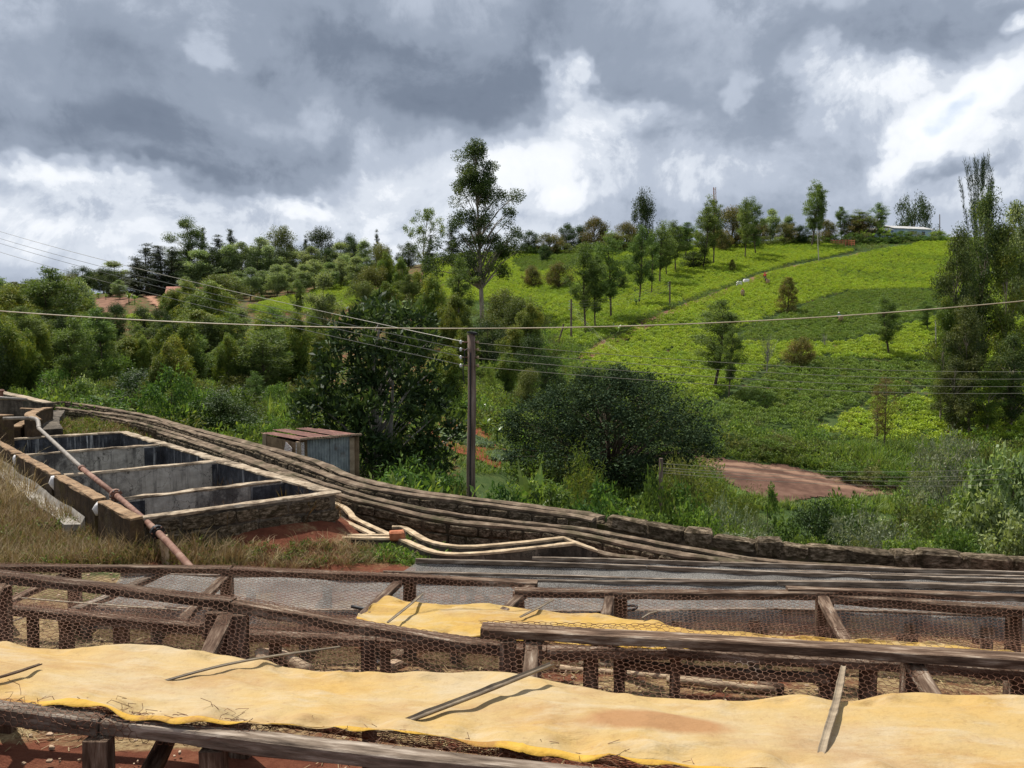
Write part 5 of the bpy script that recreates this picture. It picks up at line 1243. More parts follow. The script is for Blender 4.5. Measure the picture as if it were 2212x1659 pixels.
def wire(a, b, sag, r_, label, group, m='wire_alu', n=28, name='overhead_wire'):
    pts = [a.lerp(b, i / (n - 1)) - Vector((0, 0, sag * 4 * (i / (n - 1)) * (1 - i / (n - 1)))) for i in range(n)]
    return solo(name, *tube(pts, r_, 4), MATS[m], label, 'wire', group)
for k, (y, yl) in enumerate(zip(PYS, (476, 491, 500, 519))):
    wire(P(1005, y, PD), P(-220, yl - 52, 62), .5, .0085, ('top', 'second', 'third', 'lowest')[k] + ' of the four wires climbing from the power pole to the upper left', 'wires from the power pole to the left')
for k, (y, y2) in enumerate(zip(PYS, (790, 806, 822, 836))):
    wire(P(1031, y + 2, PD), P(2420, y2 + 6, 33), .35, .0065, ('top', 'second', 'third', 'lowest')[k] + ' of the four wires running right from the power pole', 'wires from the power pole to the right')
for k, (y1, y2) in enumerate(((1001, 998), (1010, 1012), (1015, 1024), (1021, 1038))):
    wire(P(1428, y1, 19), P(2400, y2 - 8, 27), .32, .0055, ('top', 'second', 'third', 'lowest')[k] + ' of the four wires crossing low in front of the dirt road', 'wires crossing low in front of the road')
for k, (y1, y2) in enumerate(((768, 756), (778, 772), (787, 787))):
    wire(P(2022, y1 - 66, ground_at(2022, 766).y), P(2400, y2 - 40, 74), .2, .011, ('top', 'middle', 'lowest')[k] + ' of the three wires across the tall trees on the right', 'wires across the right-hand trees')
wire(P(-200, 655, 7.0), P(2400, 630, 7.2), .27, .0048, 'pale straw-coloured cable strung right across the view', None, 'cable_straw', 60, 'overhead_cable')
def hill_pole(x, ytop, ybase, label, w=.11, lean=0, m='pole_wood'):
    b = ground_at(x, ybase); t = P(x + lean, ytop, b.y); T = thing('power_pole', label, 'pole', b, group='poles on the tea hill')
    part('shaft', *tube([b - Vector((0, 0, .3)), b.lerp(t, .5), t], [w * 1.1, w, w * .85], 8), MATS[m], T)
    if lean == 0 and m == 'pole_wood':
        for k in range(4): c = t - Vector((0, 0, .25 + .3 * k)); part('insulator', *tube([c + Vector((-.22, -.05, -.06)), c + Vector((-.22, -.05, .06))], .05, 6), MATS['porcelain'], T)
    return t
tA = hill_pole(1234, 646, 740, 'wooden power pole left of the nearer tea slope, above the thicket')
hill_pole(1212, 742, 742, 'x') if False else None
hp = ground_at(1203, 748); solo('strut_pole', *tube([hp - Vector((0, 0, .2)), P(1218, 700, hp.y)], .09, 8), MATS['pole_wood'], 'leaning wooden strut beside the pole above the thicket', 'pole')
tB = hill_pole(1447, 607, 666, 'dark power pole below the cluster of slender hillside trees')
hill_pole(1769, 492, 571, 'pale bare pole standing beside the path on the tea hill', .09, -4, 'pale_pole_wood')
hill_pole(2022, 690, 766, 'pale slim pole left of the eucalypt stand carrying three wires', .07, -1, 'pale_pole_wood')
lpb = on_ground(1428, 19); solo('wire_post', *tube([lpb - Vector((0, 0, .2)), P(1428, 990, 19)], [.06, .05], 8), MATS['pole_wood'], 'short post where the low wires start left of the dirt road', 'post')
tC = hill_pole(2030, 463, 520, 'dark pole on the skyline right of the spreading tree')
for k in range(4):
    wire(tA - Vector((0, 0, .25 + .3 * k)), tB - Vector((0, 0, .25 + .3 * k)), .6, .009, ('top', 'second', 'third', 'lowest')[k] + ' of the wires between the two poles on the tea hill', 'wires between the hill poles')
    wire(tA - Vector((0, 0, .25 + .3 * k)), P(1335 + k * 3, 756 + k * 3, 80), .5, .004, ('top', 'second', 'third', 'lowest')[k] + ' of the wires dropping from the hill pole to the tea edge', 'wires dropping from the hill pole')
# ================================================================== PLANTS
def lm(name, *cols, **k):
    n = len(cols); return leaf_mat(name, [(i / (n - 1), c) for i, c in enumerate(cols)], **k)
lm('leaf_euc', (0.050, 0.077, 0.018), (0.097, 0.146, 0.027), (0.176, 0.223, 0.033), (0.310, 0.279, 0.040), trans=.3)
lm('leaf_euc_dark', (0.029, 0.048, 0.017), (0.060, 0.089, 0.024), (0.111, 0.141, 0.036), (0.169, 0.177, 0.046), trans=.28)
lm('leaf_grev', (0.048, 0.080, 0.024), (0.090, 0.141, 0.037), (0.148, 0.209, 0.056), (0.226, 0.284, 0.098), trans=.34)
lm('leaf_mango', (0.043, 0.058, 0.018), (0.090, 0.105, 0.026), (0.179, 0.150, 0.043), (0.285, 0.163, 0.062), trans=.3)
lm('leaf_dark', (0.016, 0.029, 0.012), (0.034, 0.059, 0.017), (0.060, 0.091, 0.023), (0.099, 0.135, 0.040), trans=.25)
lm('leaf_conifer', (0.017, 0.029, 0.017), (0.033, 0.052, 0.025), (0.056, 0.074, 0.033), (0.090, 0.098, 0.043), trans=.15, rough=.6)
lm('leaf_pale', (.075, .110, .038), (.145, .200, .070), (.255, .315, .150), (.42, .47, .30), trans=.4)
lm('leaf_silver', (0.086, 0.113, 0.063), (0.155, 0.190, 0.109), (0.247, 0.270, 0.172), (0.345, 0.356, 0.253), trans=.25)
lm('leaf_ficus', (0.015, 0.029, 0.017), (0.027, 0.048, 0.025), (0.049, 0.076, 0.035), (0.106, 0.150, 0.073), trans=.18, rough=.8, spec=.04)
lm('leaf_loquat', (0.012, 0.022, 0.010), (0.024, 0.041, 0.014), (0.048, 0.077, 0.021), (0.126, 0.166, 0.040), trans=.2, rough=.6, spec=.12)
lm('leaf_coffee', (0.029, 0.056, 0.017), (0.058, 0.108, 0.026), (0.105, 0.170, 0.035), (0.187, 0.252, 0.057), trans=.32, rough=.6, spec=.12)
lm('leaf_bush', (0.045, 0.078, 0.018), (0.088, 0.147, 0.031), (0.155, 0.233, 0.047), (0.244, 0.302, 0.070), trans=.38)
lm('leaf_olive', (0.050, 0.070, 0.021), (0.095, 0.119, 0.031), (0.151, 0.167, 0.048), (0.227, 0.217, 0.066), trans=.3)
lm('leaf_bamboo', (.060, .085, .018), (.105, .140, .026), (.16, .185, .035), (.24, .215, .05), trans=.4)
lm('leaf_banana', (.060, .105, .022), (.095, .155, .034), (.145, .215, .050), (.21, .26, .08), trans=.35, rough=.4, spec=.4)
lm('leaf_tea_bright', (.205, .285, .024), (.265, .35, .032), (.315, .40, .04), (.36, .44, .052), trans=.25, vary=.10, hue=.008)
lm('leaf_tea_mid', (.155, .235, .022), (.205, .29, .03), (.25, .335, .038), (.30, .38, .05), trans=.25, vary=.10, hue=.008)
lm('leaf_tea_dark', (.085, .135, .022), (.12, .18, .03), (.155, .22, .038), (.20, .265, .05), trans=.25, vary=.12, hue=.01)
lm('leaf_weed', (.050, .075, .016), (.090, .125, .024), (.145, .175, .036), (.22, .21, .05), trans=.3)
lm('grass_dry', (0.136, 0.090, 0.040), (0.212, 0.149, 0.069), (0.289, 0.211, 0.105), (0.374, 0.289, 0.159), trans=.2, tint=(1.1, 1.1, .8))
lm('grass_green', (.060, .105, .020), (.105, .165, .032), (.155, .22, .048), (.22, .27, .08), trans=.35)
lm('leaf_brown', (.075, .045, .018), (.115, .070, .028), (.16, .10, .04), (.20, .14, .06), trans=.25)
lm('leaf_cabbage', (.12, .18, .10), (.19, .26, .16), (.27, .34, .23), (.36, .42, .31), trans=.2)
mat('bark_pale', [(.2, (.17, .135, .105)), (.8, (.34, .28, .225))], scale=2.5, rough=.9, spec=.1, stretch=(1, 1, .3), bump=.4)
mat('bark_dark', [(.2, (.055, .042, .030)), (.8, (.13, .10, .075))], scale=3, rough=.95, spec=.1, stretch=(1, 1, .3), bump=.5)
mat('bark_grey', [(.2, (.16, .145, .125)), (.8, (.33, .31, .275))], scale=3, rough=.95, spec=.1, stretch=(1, 1, .3), bump=.4)

def unit(a): return a / np.maximum(np.linalg.norm(a, axis=-1, keepdims=True), 1e-9)
def leaf_cloud(rg, C, cr, nl, ll, lw, droop, sq, up, out=.35, shell=.5, axis=None, elong=0.0, nrm=1.0):
    """nl diamond leaves around each clump centre C (n,3); returns verts, quads, value per leaf"""
    n = len(C); crs = cr * rg.uniform(.65, 1.35, n)
    d = unit(rg.normal(size=(n, nl, 3))); rad = rg.uniform(0, 1, (n, nl, 1)) ** shell
    off = d * rad * crs[:, None, None]; off[..., 2] *= sq
    if axis is not None and elong:
        off += axis[:, None, :] * (rg.uniform(-1, 1, (n, nl, 1)) * elong)
    p = C[:, None, :] + off
    dirn = unit(d * .35 + rg.normal(size=(n, nl, 3)) * .6 + np.array((0, 0, -droop)) + (axis[:, None, :] * out if axis is not None else 0))
    nr = unit(rg.normal(size=(n, nl, 3)) * .45 + d * nrm + np.array((0, 0, up)))
    side = unit(np.cross(dirn, nr)); nn = np.cross(side, dirn)
    L_ = (ll * rg.uniform(.6, 1.3, (n, nl, 1))); W_ = lw * rg.uniform(.7, 1.25, (n, nl, 1))
    a = p; b = p + dirn * L_ * .5 + side * W_ * .5 + nn * L_ * .08; c = p + dirn * L_; e = p + dirn * L_ * .5 - side * W_ * .5 + nn * L_ * .08
    V = np.stack([a, b, c, e], 2).reshape(-1, 3); Q = np.arange(len(V)).reshape(-1, 4)
    lv = np.clip(rg.uniform(0, 1, (n, 1)) * .50 + rg.uniform(0, 1, (n, nl)) ** 1.3 * .6 - .05, 0, 1).ravel()
    return V, Q, lv
SPECIES = {}
def tubes_mesh(name, tl, material):
    G_V, G_F = [], []; n = 0
    for pts, rad, k in tl:
        V, Fc = tube(pts, rad, k, False); G_V += V; G_F += [tuple(i + n for i in f) for f in Fc]; n += len(V)
    return py_mesh(name, G_V, G_F, material, True)
def gen_tree(key, seed, H, W, t0, prof, nc, cr, nl, ll, lw, leafm, barkm, droop=.2, sq=.8, up=.35, tr=.16, limbs=30, elong=0.0, out=.35, inner=.2, lobes=.22, rise=.5, stems=1, bend=.3, shell=.5, top=1.0, tipc=0.0):
    rg = np.random.default_rng(seed); pt = np.array(prof, float); z0 = t0 * H
    ts = []
    while len(ts) < nc:
        t = rg.uniform(0, 1)
        if rg.uniform(0, 1) < np.interp(t, pt[:, 0], pt[:, 1]) + .06: ts.append(t)
    ts = np.array(ts); th = rg.uniform(0, 2 * math.pi, nc)
    rr = np.interp(ts, pt[:, 0], pt[:, 1]) * W / 2
    ph = rg.uniform(0, 6, 4)
    rr = rr * (1 + lobes * np.sin(2 * th + ph[0] + ts * 3) + lobes * .7 * np.sin(3 * th + ph[1] - ts * 5) + lobes * .6 * np.sin(ts * 14 + ph[2]))
    rr = np.maximum(rr - cr * .45, .05) * np.sqrt(rg.uniform(inner, 1, nc))
    C = np.stack([rr * np.cos(th), rr * np.sin(th), z0 + ts * (H - z0 - cr * .5)], 1)
    ax = np.stack([np.cos(th), np.sin(th), np.full(nc, rise)], 1); ax = unit(ax)
    V, Q, lv = leaf_cloud(rg, C, cr, nl, ll, lw, droop, sq, up, out, shell, ax, elong)
    if tipc: lv = np.clip(lv + tipc * (np.repeat(ts, nl) - .62), 0, 1)        # young ochre leaves sit at the shoot tips
    crown = np_mesh('crown', V, Q, MATS[leafm], lv)
    tl = []
    wob = rg.uniform(-1, 1, (stems, 2)) * bend
    for s in range(stems):
        b = np.array((0, 0)) if stems == 1 else rg.uniform(-.35, .35, 2) * W * .12
        zs = np.linspace(-.4, H * (.93 if stems == 1 else .7) * top, 7)
        f = zs / H
        xs = b[0] + wob[s, 0] * np.sin(f * 2.6) + (0 if stems == 1 else b[0] * 3 * f); ys = b[1] + wob[s, 1] * np.sin(f * 2.9) + (0 if stems == 1 else b[1] * 3 * f)
        tl.append(([Vector((x, y, z)) for x, y, z in zip(xs, ys, zs)], [tr * (1 - .86 * max(k, 0) ** .9) for k in np.linspace(0, 1, 7)], 7))
    px, py, pz = [np.array([p[k] for p in tl[0][0]]) for k in range(3)]
    for i in rg.permutation(nc)[:limbs]:
        c = C[i]; h = math.hypot(c[0], c[1]); zb = max(z0 * .75, c[2] - h * (.55 + rise * .8) - .1 * H * rg.uniform(0, 1)); zb = min(zb, c[2] - .02 * H)
        s = Vector((np.interp(zb, pz, px), np.interp(zb, pz, py), zb)); e = Vector(c); m = s.lerp(e, .55) + Vector((0, 0, (.12 if rise < .8 else -.06) * h))
        r0 = tr * .42 * (1 - .7 * zb / H); tl.append(([s, m, e], [r0, r0 * .6, r0 * .22], 4))
    SPECIES[key] = (crown, tubes_mesh('trunk', tl, MATS[barkm]), H, W)
OV = [(0, .35), (.25, .85), (.55, 1), (.82, .72), (1, .18)]
RD = [(0, .6), (.25, .95), (.55, 1), (.8, .78), (1, .3)]
CN = [(0, .9), (.15, 1), (.5, .62), (.8, .3), (1, .04)]
for k in range(3):
    gen_tree('euc%d' % k, 10 + k, 10.5, 4.4, (.22, .3, .16)[k], [(0, .25), (.22, .7), (.48, 1), (.72, .82), (.9, .45), (1, .08)], 70, .66, 270, .34, .07, 'leaf_euc', 'bark_pale', droop=.95, sq=1.45, tr=.13, limbs=44, lobes=.3, tipc=.35, up=.25)
    gen_tree('grev%d' % k, 20 + k, 13, 4.4, .27, [(0, .35), (.2, .7), (.45, 1), (.75, .78), (1, .15)], 78, .62, 130, .30, .075, 'leaf_grev', 'bark_dark', droop=.1, tr=.15, limbs=46, elong=.35, sq=.7, inner=.05, lobes=.3)
    gen_tree('pale%d' % k, 30 + k, 9, 4.2, .16, OV, 60, .85, 170, .27, .10, 'leaf_pale', 'bark_dark', droop=.15, tr=.12, limbs=26)
for k in range(2):
    gen_tree('mango%d' % k, 40 + k, 6, 6.4, .12, RD, 70, .95, 190, .22, .085, 'leaf_mango', 'bark_dark', droop=.45, tr=.2, limbs=30)
    gen_tree('dark%d' % k, 50 + k, 9, 6.5, .10, RD, 70, 1.15, 190, .26, .11, 'leaf_dark', 'bark_dark', droop=.2, tr=.22, limbs=30, lobes=.3)
    gen_tree('conifer%d' % k, 60 + k, 14, 6, .04, CN, 170, .5, 80, .34, .085, 'leaf_conifer', 'bark_dark', droop=.25, tr=.22, limbs=60, elong=.7, sq=.45, inner=.12, lobes=.3, rise=.15)
    gen_tree('stand%d' % k, 70 + k, 18, 7, .14, [(0, .55), (.2, .9), (.5, 1), (.8, .8), (1, .3)], 72, 1.25, 280, .32, .12, 'leaf_euc_dark', 'bark_pale', droop=.5, tr=.22, limbs=60, lobes=.45, inner=.1)
gen_tree('stand2', 77, 18, 7, .2, [(0, .4), (.2, .8), (.4, .7), (.65, 1), (.85, .8), (1, .25)], 60, 1.2, 260, .32, .12, 'leaf_euc', 'bark_pale', droop=.5, tr=.22, limbs=60, lobes=.5, inner=.1)
gen_tree('olive0', 80, 9, 6, .10, RD, 70, 1.1, 190, .26, .10, 'leaf_olive', 'bark_dark', tr=.2, lobes=.3)
gen_tree('tall', 81, 25, 11.5, .24, [(0, .45), (.10, .9), (.24, 1), (.5, .82), (.75, .62), (.9, .4), (1, .12)], 125, 1.15, 340, .28, .12, 'leaf_euc_dark', 'bark_pale', droop=.3, tr=.36, limbs=90, lobes=.28, inner=.18, shell=.4, sq=.75, bend=.15)
gen_tree('thin', 82, 17, 7, .42, [(0, .4), (.18, .75), (.3, .35), (.5, .85), (.8, 1), (1, .35)], 62, .85, 90, .34, .12, 'leaf_euc', 'bark_pale', tr=.17, limbs=50, lobes=.4, inner=.25)
gen_tree('loquat', 83, 6.4, 4.3, .10, [(0, .62), (.2, .92), (.5, 1), (.75, .86), (.92, .6), (1, .3)], 360, .26, 34, .25, .085, 'leaf_loquat', 'bark_grey', droop=-.25, tr=.15, limbs=70, stems=4, lobes=.18, inner=.15, shell=.3, out=.25, sq=.7)
gen_tree('ficus', 84, 7.6, 10, .16, [(0, .78), (.2, 1), (.5, .95), (.75, .72), (.92, .42), (1, .2)], 480, .62, 110, .15, .075, 'leaf_ficus', 'bark_dark', droop=.15, tr=.17, limbs=110, stems=6, lobes=.12, inner=.12, bend=.5)
gen_tree('spread', 85, 10, 11, .2, [(0, .72), (.2, .95), (.45, 1), (.75, .78), (1, .3)], 150, .85, 80, .30, .11, 'leaf_dark', 'bark_dark', tr=.35, limbs=60, lobes=.16, inner=.35)
gen_tree('spiky', 86, 13, 6, .34, [(0, .4), (.3, .8), (.7, 1), (1, .75)], 70, .34, 170, .32, .06, 'leaf_conifer', 'bark_dark', droop=-.5, tr=.14, limbs=46, elong=.9, out=.7, rise=2.6, inner=.15, sq=1.4)
gen_tree('columnar', 87, 5, 2.7, .03, [(0, .8), (.3, 1), (.7, .9), (1, .35)], 130, .34, 60, .18, .06, 'leaf_mango', 'bark_dark', droop=-.2, tr=.12, limbs=10, lobes=.1)
gen_tree('bare', 88, 7, 3.4, .38, [(0, .3), (.5, .9), (1, .7)], 60, .3, 9, .18, .06, 'leaf_grev', 'bark_grey', tr=.10, limbs=58, rise=1.6, droop=-.1)
gen_tree('brownthin', 89, 9.5, 3.4, .30, [(0, .25), (.4, .9), (.8, .8), (1, .2)], 66, .42, 30, .22, .05, 'leaf_brown', 'bark_dark', tr=.08, limbs=50, inner=.1)
# shrubs: built around 2 m tall
SP = [(0, .8), (.3, 1), (.65, .9), (.88, .6), (1, .25)]
for k in range(2):
    gen_tree('coffee%d' % k, 100 + k, 2.2, 2.6, .02, SP, 90, .26, 40, .15, .058, 'leaf_coffee', 'bark_dark', droop=.35, tr=.03, limbs=20, stems=4, bend=.1)
    gen_tree('bush%d' % k, 110 + k, 2.2, 2.8, .0, SP, 100, .27, 44, .13, .05, 'leaf_bush', 'bark_dark', droop=.15, tr=.03, limbs=20, stems=4, bend=.1, lobes=.3)
    gen_tree('olivebush%d' % k, 120 + k, 2.2, 2.8, .0, SP, 100, .26, 46, .12, .04, 'leaf_olive', 'bark_dark', droop=.1, tr=.03, limbs=20, stems=4, bend=.1, lobes=.32)
gen_tree('silver', 130, 2.4, 3.4, .12, [(0, .6), (.3, .95), (.6, 1), (.85, .72), (1, .35)], 120, .25, 46, .13, .042, 'leaf_silver', 'bark_grey', droop=0, tr=.04, limbs=50, stems=5, bend=.1)
gen_tree('bigleaf', 131, 2.4, 3.0, .05, SP, 110, .26, 44, .17, .095, 'leaf_pale', 'bark_dark', droop=.15, tr=.04, limbs=40, stems=4, bend=.1, up=.9)
gen_tree('feather', 132, 2.6, 2.0, .0, [(0, .5), (.4, 1), (.8, .8), (1, .35)], 80, .22, 52, .17, .022, 'leaf_bamboo', 'bark_pale', droop=.5, tr=.02, limbs=40, stems=6, bend=.15, rise=1.4, elong=.3)
gen_tree('vine', 133, 3.2, .9, .0, [(0, 1), (.15, .7), (.6, .62), (.9, .7), (1, .4)], 90, .16, 40, .10, .05, 'leaf_bush', 'bark_dark', droop=.4, tr=.08, limbs=4, lobes=.12)

NTREE = 0
def plant(key, x, ytop, d, wpx, label, name='tree', cat=None, group=None, base=None, rot=None, crown=True, X=None, hgt=None):
    """stand a plant on the ground at distance d (or where the pixel row 'base' meets the ground), its top at row ytop, wpx wide"""
    global NTREE
    NTREE += 1; rg = random.Random(NTREE * 7 + 1)
    cme, tme, H, W = SPECIES[key]
    b = ground_at(x, base) if base else on_ground(x, d); d = b.y
    h = P(x, ytop, d).z - b.z if hgt is None else hgt
    w = wpx / F * d
    root = thing(name, label, cat or ('tree' if name.endswith('tree') else 'shrub'), b, rot if rot is not None else rg.uniform(0, 6.28), group)
    wide = 1.28 if key[:4] == 'grev' else 1.02 if key[:3] == 'euc' else 1.12
    root.rotation_euler.x = rg.gauss(0, .035); root.rotation_euler.y = rg.gauss(0, .035)
    root.scale = (w / W * wide, w / W * wide, max(h, .3) / H)
    link('trunk' if name.endswith('tree') else 'stem', tme, root); link('crown' if name.endswith('tree') else 'foliage', cme, root)
    return root

# ---- trees, one by one: (kind, x, top row, distance, width, label[, base row])
GL = 'trees of the wood on the left slope'
FARL = 'small trees on the far left skyline'
for k, (x, y, w) in enumerate(((8, 620, 60), (38, 609, 56), (85, 603, 60), (140, 596, 64), (180, 572, 46), (205, 588, 44), (228, 578, 50), (250, 564, 60))):
    plant(('dark0', 'euc1', 'dark1', 'pale0')[k % 4], x, y, 232 + 4 * (k % 3), w, 'small tree in the row on the far left skyline', 'broadleaf_tree', group=FARL)
T = plant
T('conifer0', 300, 552, 205, 66, 'leftmost dark conifer of the group on the left hilltop', 'conifer_tree', group='dark conifers on the left hilltop')
T('conifer1', 322, 522, 203, 70, 'tall dark conifer at the left of the hilltop conifer group', 'conifer_tree', group='dark conifers on the left hilltop')
T('conifer0', 352, 523, 200, 78, 'broad dark conifer in the middle of the hilltop conifer group', 'conifer_tree', group='dark conifers on the left hilltop')
T('conifer1', 380, 530, 202, 70, 'dark conifer right under the big round hilltop tree', 'conifer_tree', group='dark conifers on the left hilltop')
T('stand0', 413, 470, 225, 74, 'big round-headed tree rising above the left hilltop conifers', 'broadleaf_tree')
T('conifer0', 444, 482, 228, 26, 'thin conifer spire just right of the big round hilltop tree', 'conifer_tree')
T('conifer1', 476, 503, 232, 60, 'dark blunt conifer between two spires on the left hilltop', 'conifer_tree')
T('conifer0', 508, 487, 228, 40, 'pointed dark conifer right of the hilltop spires', 'conifer_tree')
T('olive0', 616, 480, 236, 56, 'brownish tree standing tallest on the middle of the left ridge', 'broadleaf_tree')
T('conifer1', 666, 505, 236, 26, 'slim conifer between the two round ridge trees', 'conifer_tree')
T('dark1', 701, 489, 232, 62, 'round dark tree on the ridge left of the slim tall tree', 'broadleaf_tree')
T('dark0', 756, 501, 232, 46, 'small round tree at the right end of the left ridge', 'broadleaf_tree')
T('pale1', 565, 512, 226, 60, 'grey-green tree on the left ridge behind the pale plantation', 'broadleaf_tree')
for k, (x, y, w) in enumerate(((430, 540, 76), (466, 536, 56), (503, 526, 62), (530, 521, 60), (560, 536, 50), (590, 530, 50), (612, 534, 56), (642, 540, 48), (673, 531, 52), (706, 532, 52), (738, 524, 50), (768, 520, 44), (790, 516, 36), (450, 560, 60), (400, 552, 50))):
    T(('pale0', 'dark1', 'pale2', 'pale1', 'dark0')[k % 5], x, y, 205 + 3 * (k % 4), w, 'grey-green tree in the upper row behind the pale plantation', 'broadleaf_tree', group='trees in the upper row behind the plantation')
for k in range(17):
    x = 486 + k * 19; T('pale%d' % (k % 3), x + 6 * math.sin(k * 2.1), 592 - 2.7 * k + 7 * math.sin(k * 1.7), 176 + 6 * (k % 3), 44, 'pale whitish-green tree in the young plantation on the left slope', 'plantation_tree', group='pale plantation trees')
T('olive0', 482, 588, 150, 84, 'broad olive tree left of the pale plantation', 'broadleaf_tree')
T('pale0', 694, 588, 100, 66, 'tall pale feathery tree left above the dark glossy tree', 'broadleaf_tree')
T('grev0', 646, 602, 130, 30, 'narrow tree between the plantation and the tall pale tree', 'broadleaf_tree')
T('dark0', 243, 588, 205, 30, 'dark narrow tree right of the far banana clump', 'broadleaf_tree')
T('pale1', 262, 604, 190, 32, 'pale narrow tree before the left hilltop conifers', 'broadleaf_tree')
T('euc2', 378, 624, 128, 58, 'yellow-green tree just right of the winding footpath', 'broadleaf_tree')
T('euc0', 424, 636, 126, 54, 'yellow-green tree beside the tree right of the footpath', 'broadleaf_tree')
LEFT = [('euc0', 146, 604, 78, 100, 'largest of the leafy eucalypts at the left, right of two others'), ('euc1', 87, 607, 80, 96, 'second large leafy eucalypt from the left edge'), ('euc2', 14, 618, 78, 90, 'large leafy eucalypt cut by the left edge'),
    ('euc1', 190, 648, 82, 56, 'lower eucalypt at the right of the large left trio'), ('grev1', 222, 664, 105, 40, 'dark slim tree below the ploughed field'), ('dark1', 257, 652, 108, 48, 'dark feathery tree under the footpath bend'),
    ('dark0', 312, 660, 112, 58, 'dark spreading tree beneath the footpath end'), ('dark1', 345, 664, 110, 40, 'dark tree next to the spreading one beneath the footpath'),
    ('euc1', 430, 672, 66, 136, 'large drooping eucalypt in the middle of the left wood'), ('euc0', 405, 674, 70, 60, 'ochre-topped eucalypt leaning on the large drooping one'), ('euc2', 278, 726, 58, 76, 'round ochre-topped eucalypt left of the middle of the wood'),
    ('euc1', 368, 750, 56, 48, 'small round-topped eucalypt left of the large drooping one'), ('grev2', 298, 694, 84, 44, 'slender tree above the round ochre-topped eucalypt'), ('grev0', 340, 694, 84, 44, 'slender tree right of another in the mid left wood'),
    ('euc0', 378, 718, 72, 44, 'narrow eucalypt behind the small round-topped one'), ('grev1', 476, 656, 98, 50, 'slender tree right above the large drooping eucalypt'), ('pale2', 517, 660, 98, 46, 'pale slender tree at the right of the mid left wood'),
    ('grev2', 566, 712, 47, 96, 'tall open tree with several stems right of the drooping eucalypt'), ('grev0', 604, 726, 52, 70, 'open leaning tree beside the tall several-stemmed one'), ('euc2', 408, 798, 42, 62, 'small eucalypt under the large drooping one'),
    ('euc0', 340, 796, 44, 52, 'small eucalypt left of the one under the drooping tree'), ('euc1', 288, 798, 44, 50, 'short eucalypt beneath the round ochre-topped one'), ('euc2', 31, 746, 52, 84, 'mid-height eucalypt at the left edge above the basin'),
    ('euc0', 100, 716, 62, 52, 'narrow eucalypt in front of the large left pair'), ('euc1', 219, 736, 62, 56, 'eucalypt right of the large left group'), ('grev0', 590, 660, 92, 76, 'broad open tree above the several-stemmed one'),
    ('dark1', 640, 690, 86, 60, 'dark tree left of the pale feathery tree foot'), ('euc2', 368, 842, 31, 62, 'yellowish young eucalypt just behind the channel wall'), ('euc1', 470, 752, 58, 60, 'eucalypt to the right below the drooping one'),
    ('grev1', 520, 748, 60, 56, 'slender tree left of the several-stemmed tree'), ('euc0', 166, 744, 60, 58, 'eucalypt below the gap of the large left group'), ('grev2', 545, 800, 40, 40, 'slim young tree over the pale grass behind the wall'),
    ('dark0', 690, 700, 62, 70, 'dark tree right behind the glossy dark one'), ('euc2', 246, 770, 50, 44, 'small eucalypt between the two round ones at left'), ('euc1', 130, 790, 46, 50, 'low eucalypt behind the basin')]
for k, (key, x, y, d, w, lab) in enumerate(LEFT): T(key, x, y, d, w, lab, 'broadleaf_tree', group=GL)
rgf = random.Random(5)
for k in range(90):
    x = rgf.uniform(-40, 900); d = rgf.uniform(62, 165); hgt = rgf.uniform(5.5, 9); b = on_ground(x, d); yt = PIX(b.x, b.y, b.z + hgt)[1]
    if 510 < x < 830 and yt < 690 or 175 < x < 400 and yt < 700 or x > 780 and yt < 620: continue
    T(('euc0', 'grev1', 'euc2', 'dark1', 'olive0', 'euc1', 'pale1')[k % 7], x, yt, d, hgt * rgf.uniform(.38, .5) * F / d, 'smaller tree deep in the left wood', 'broadleaf_tree', group='smaller trees deep in the left wood')
for k in range(84):
    x = rgf.uniform(-60, 700); d = rgf.uniform(33, 66); hgt = rgf.uniform(3.8, 6.4); b = on_ground(x, d); yt = PIX(b.x, b.y, b.z + hgt)[1]
    if yt < 660 or 520 < x < 720 and d < 46 or 385 < x < 450 and d < 44: continue
    T(('euc0', 'euc2', 'grev1', 'euc1', 'dark1', 'euc0', 'grev2')[k % 7], x, yt, d, hgt * rgf.uniform(.34, .46) * F / d, 'mid-height tree of the near left wood', 'broadleaf_tree', group='mid-height trees of the near left wood')
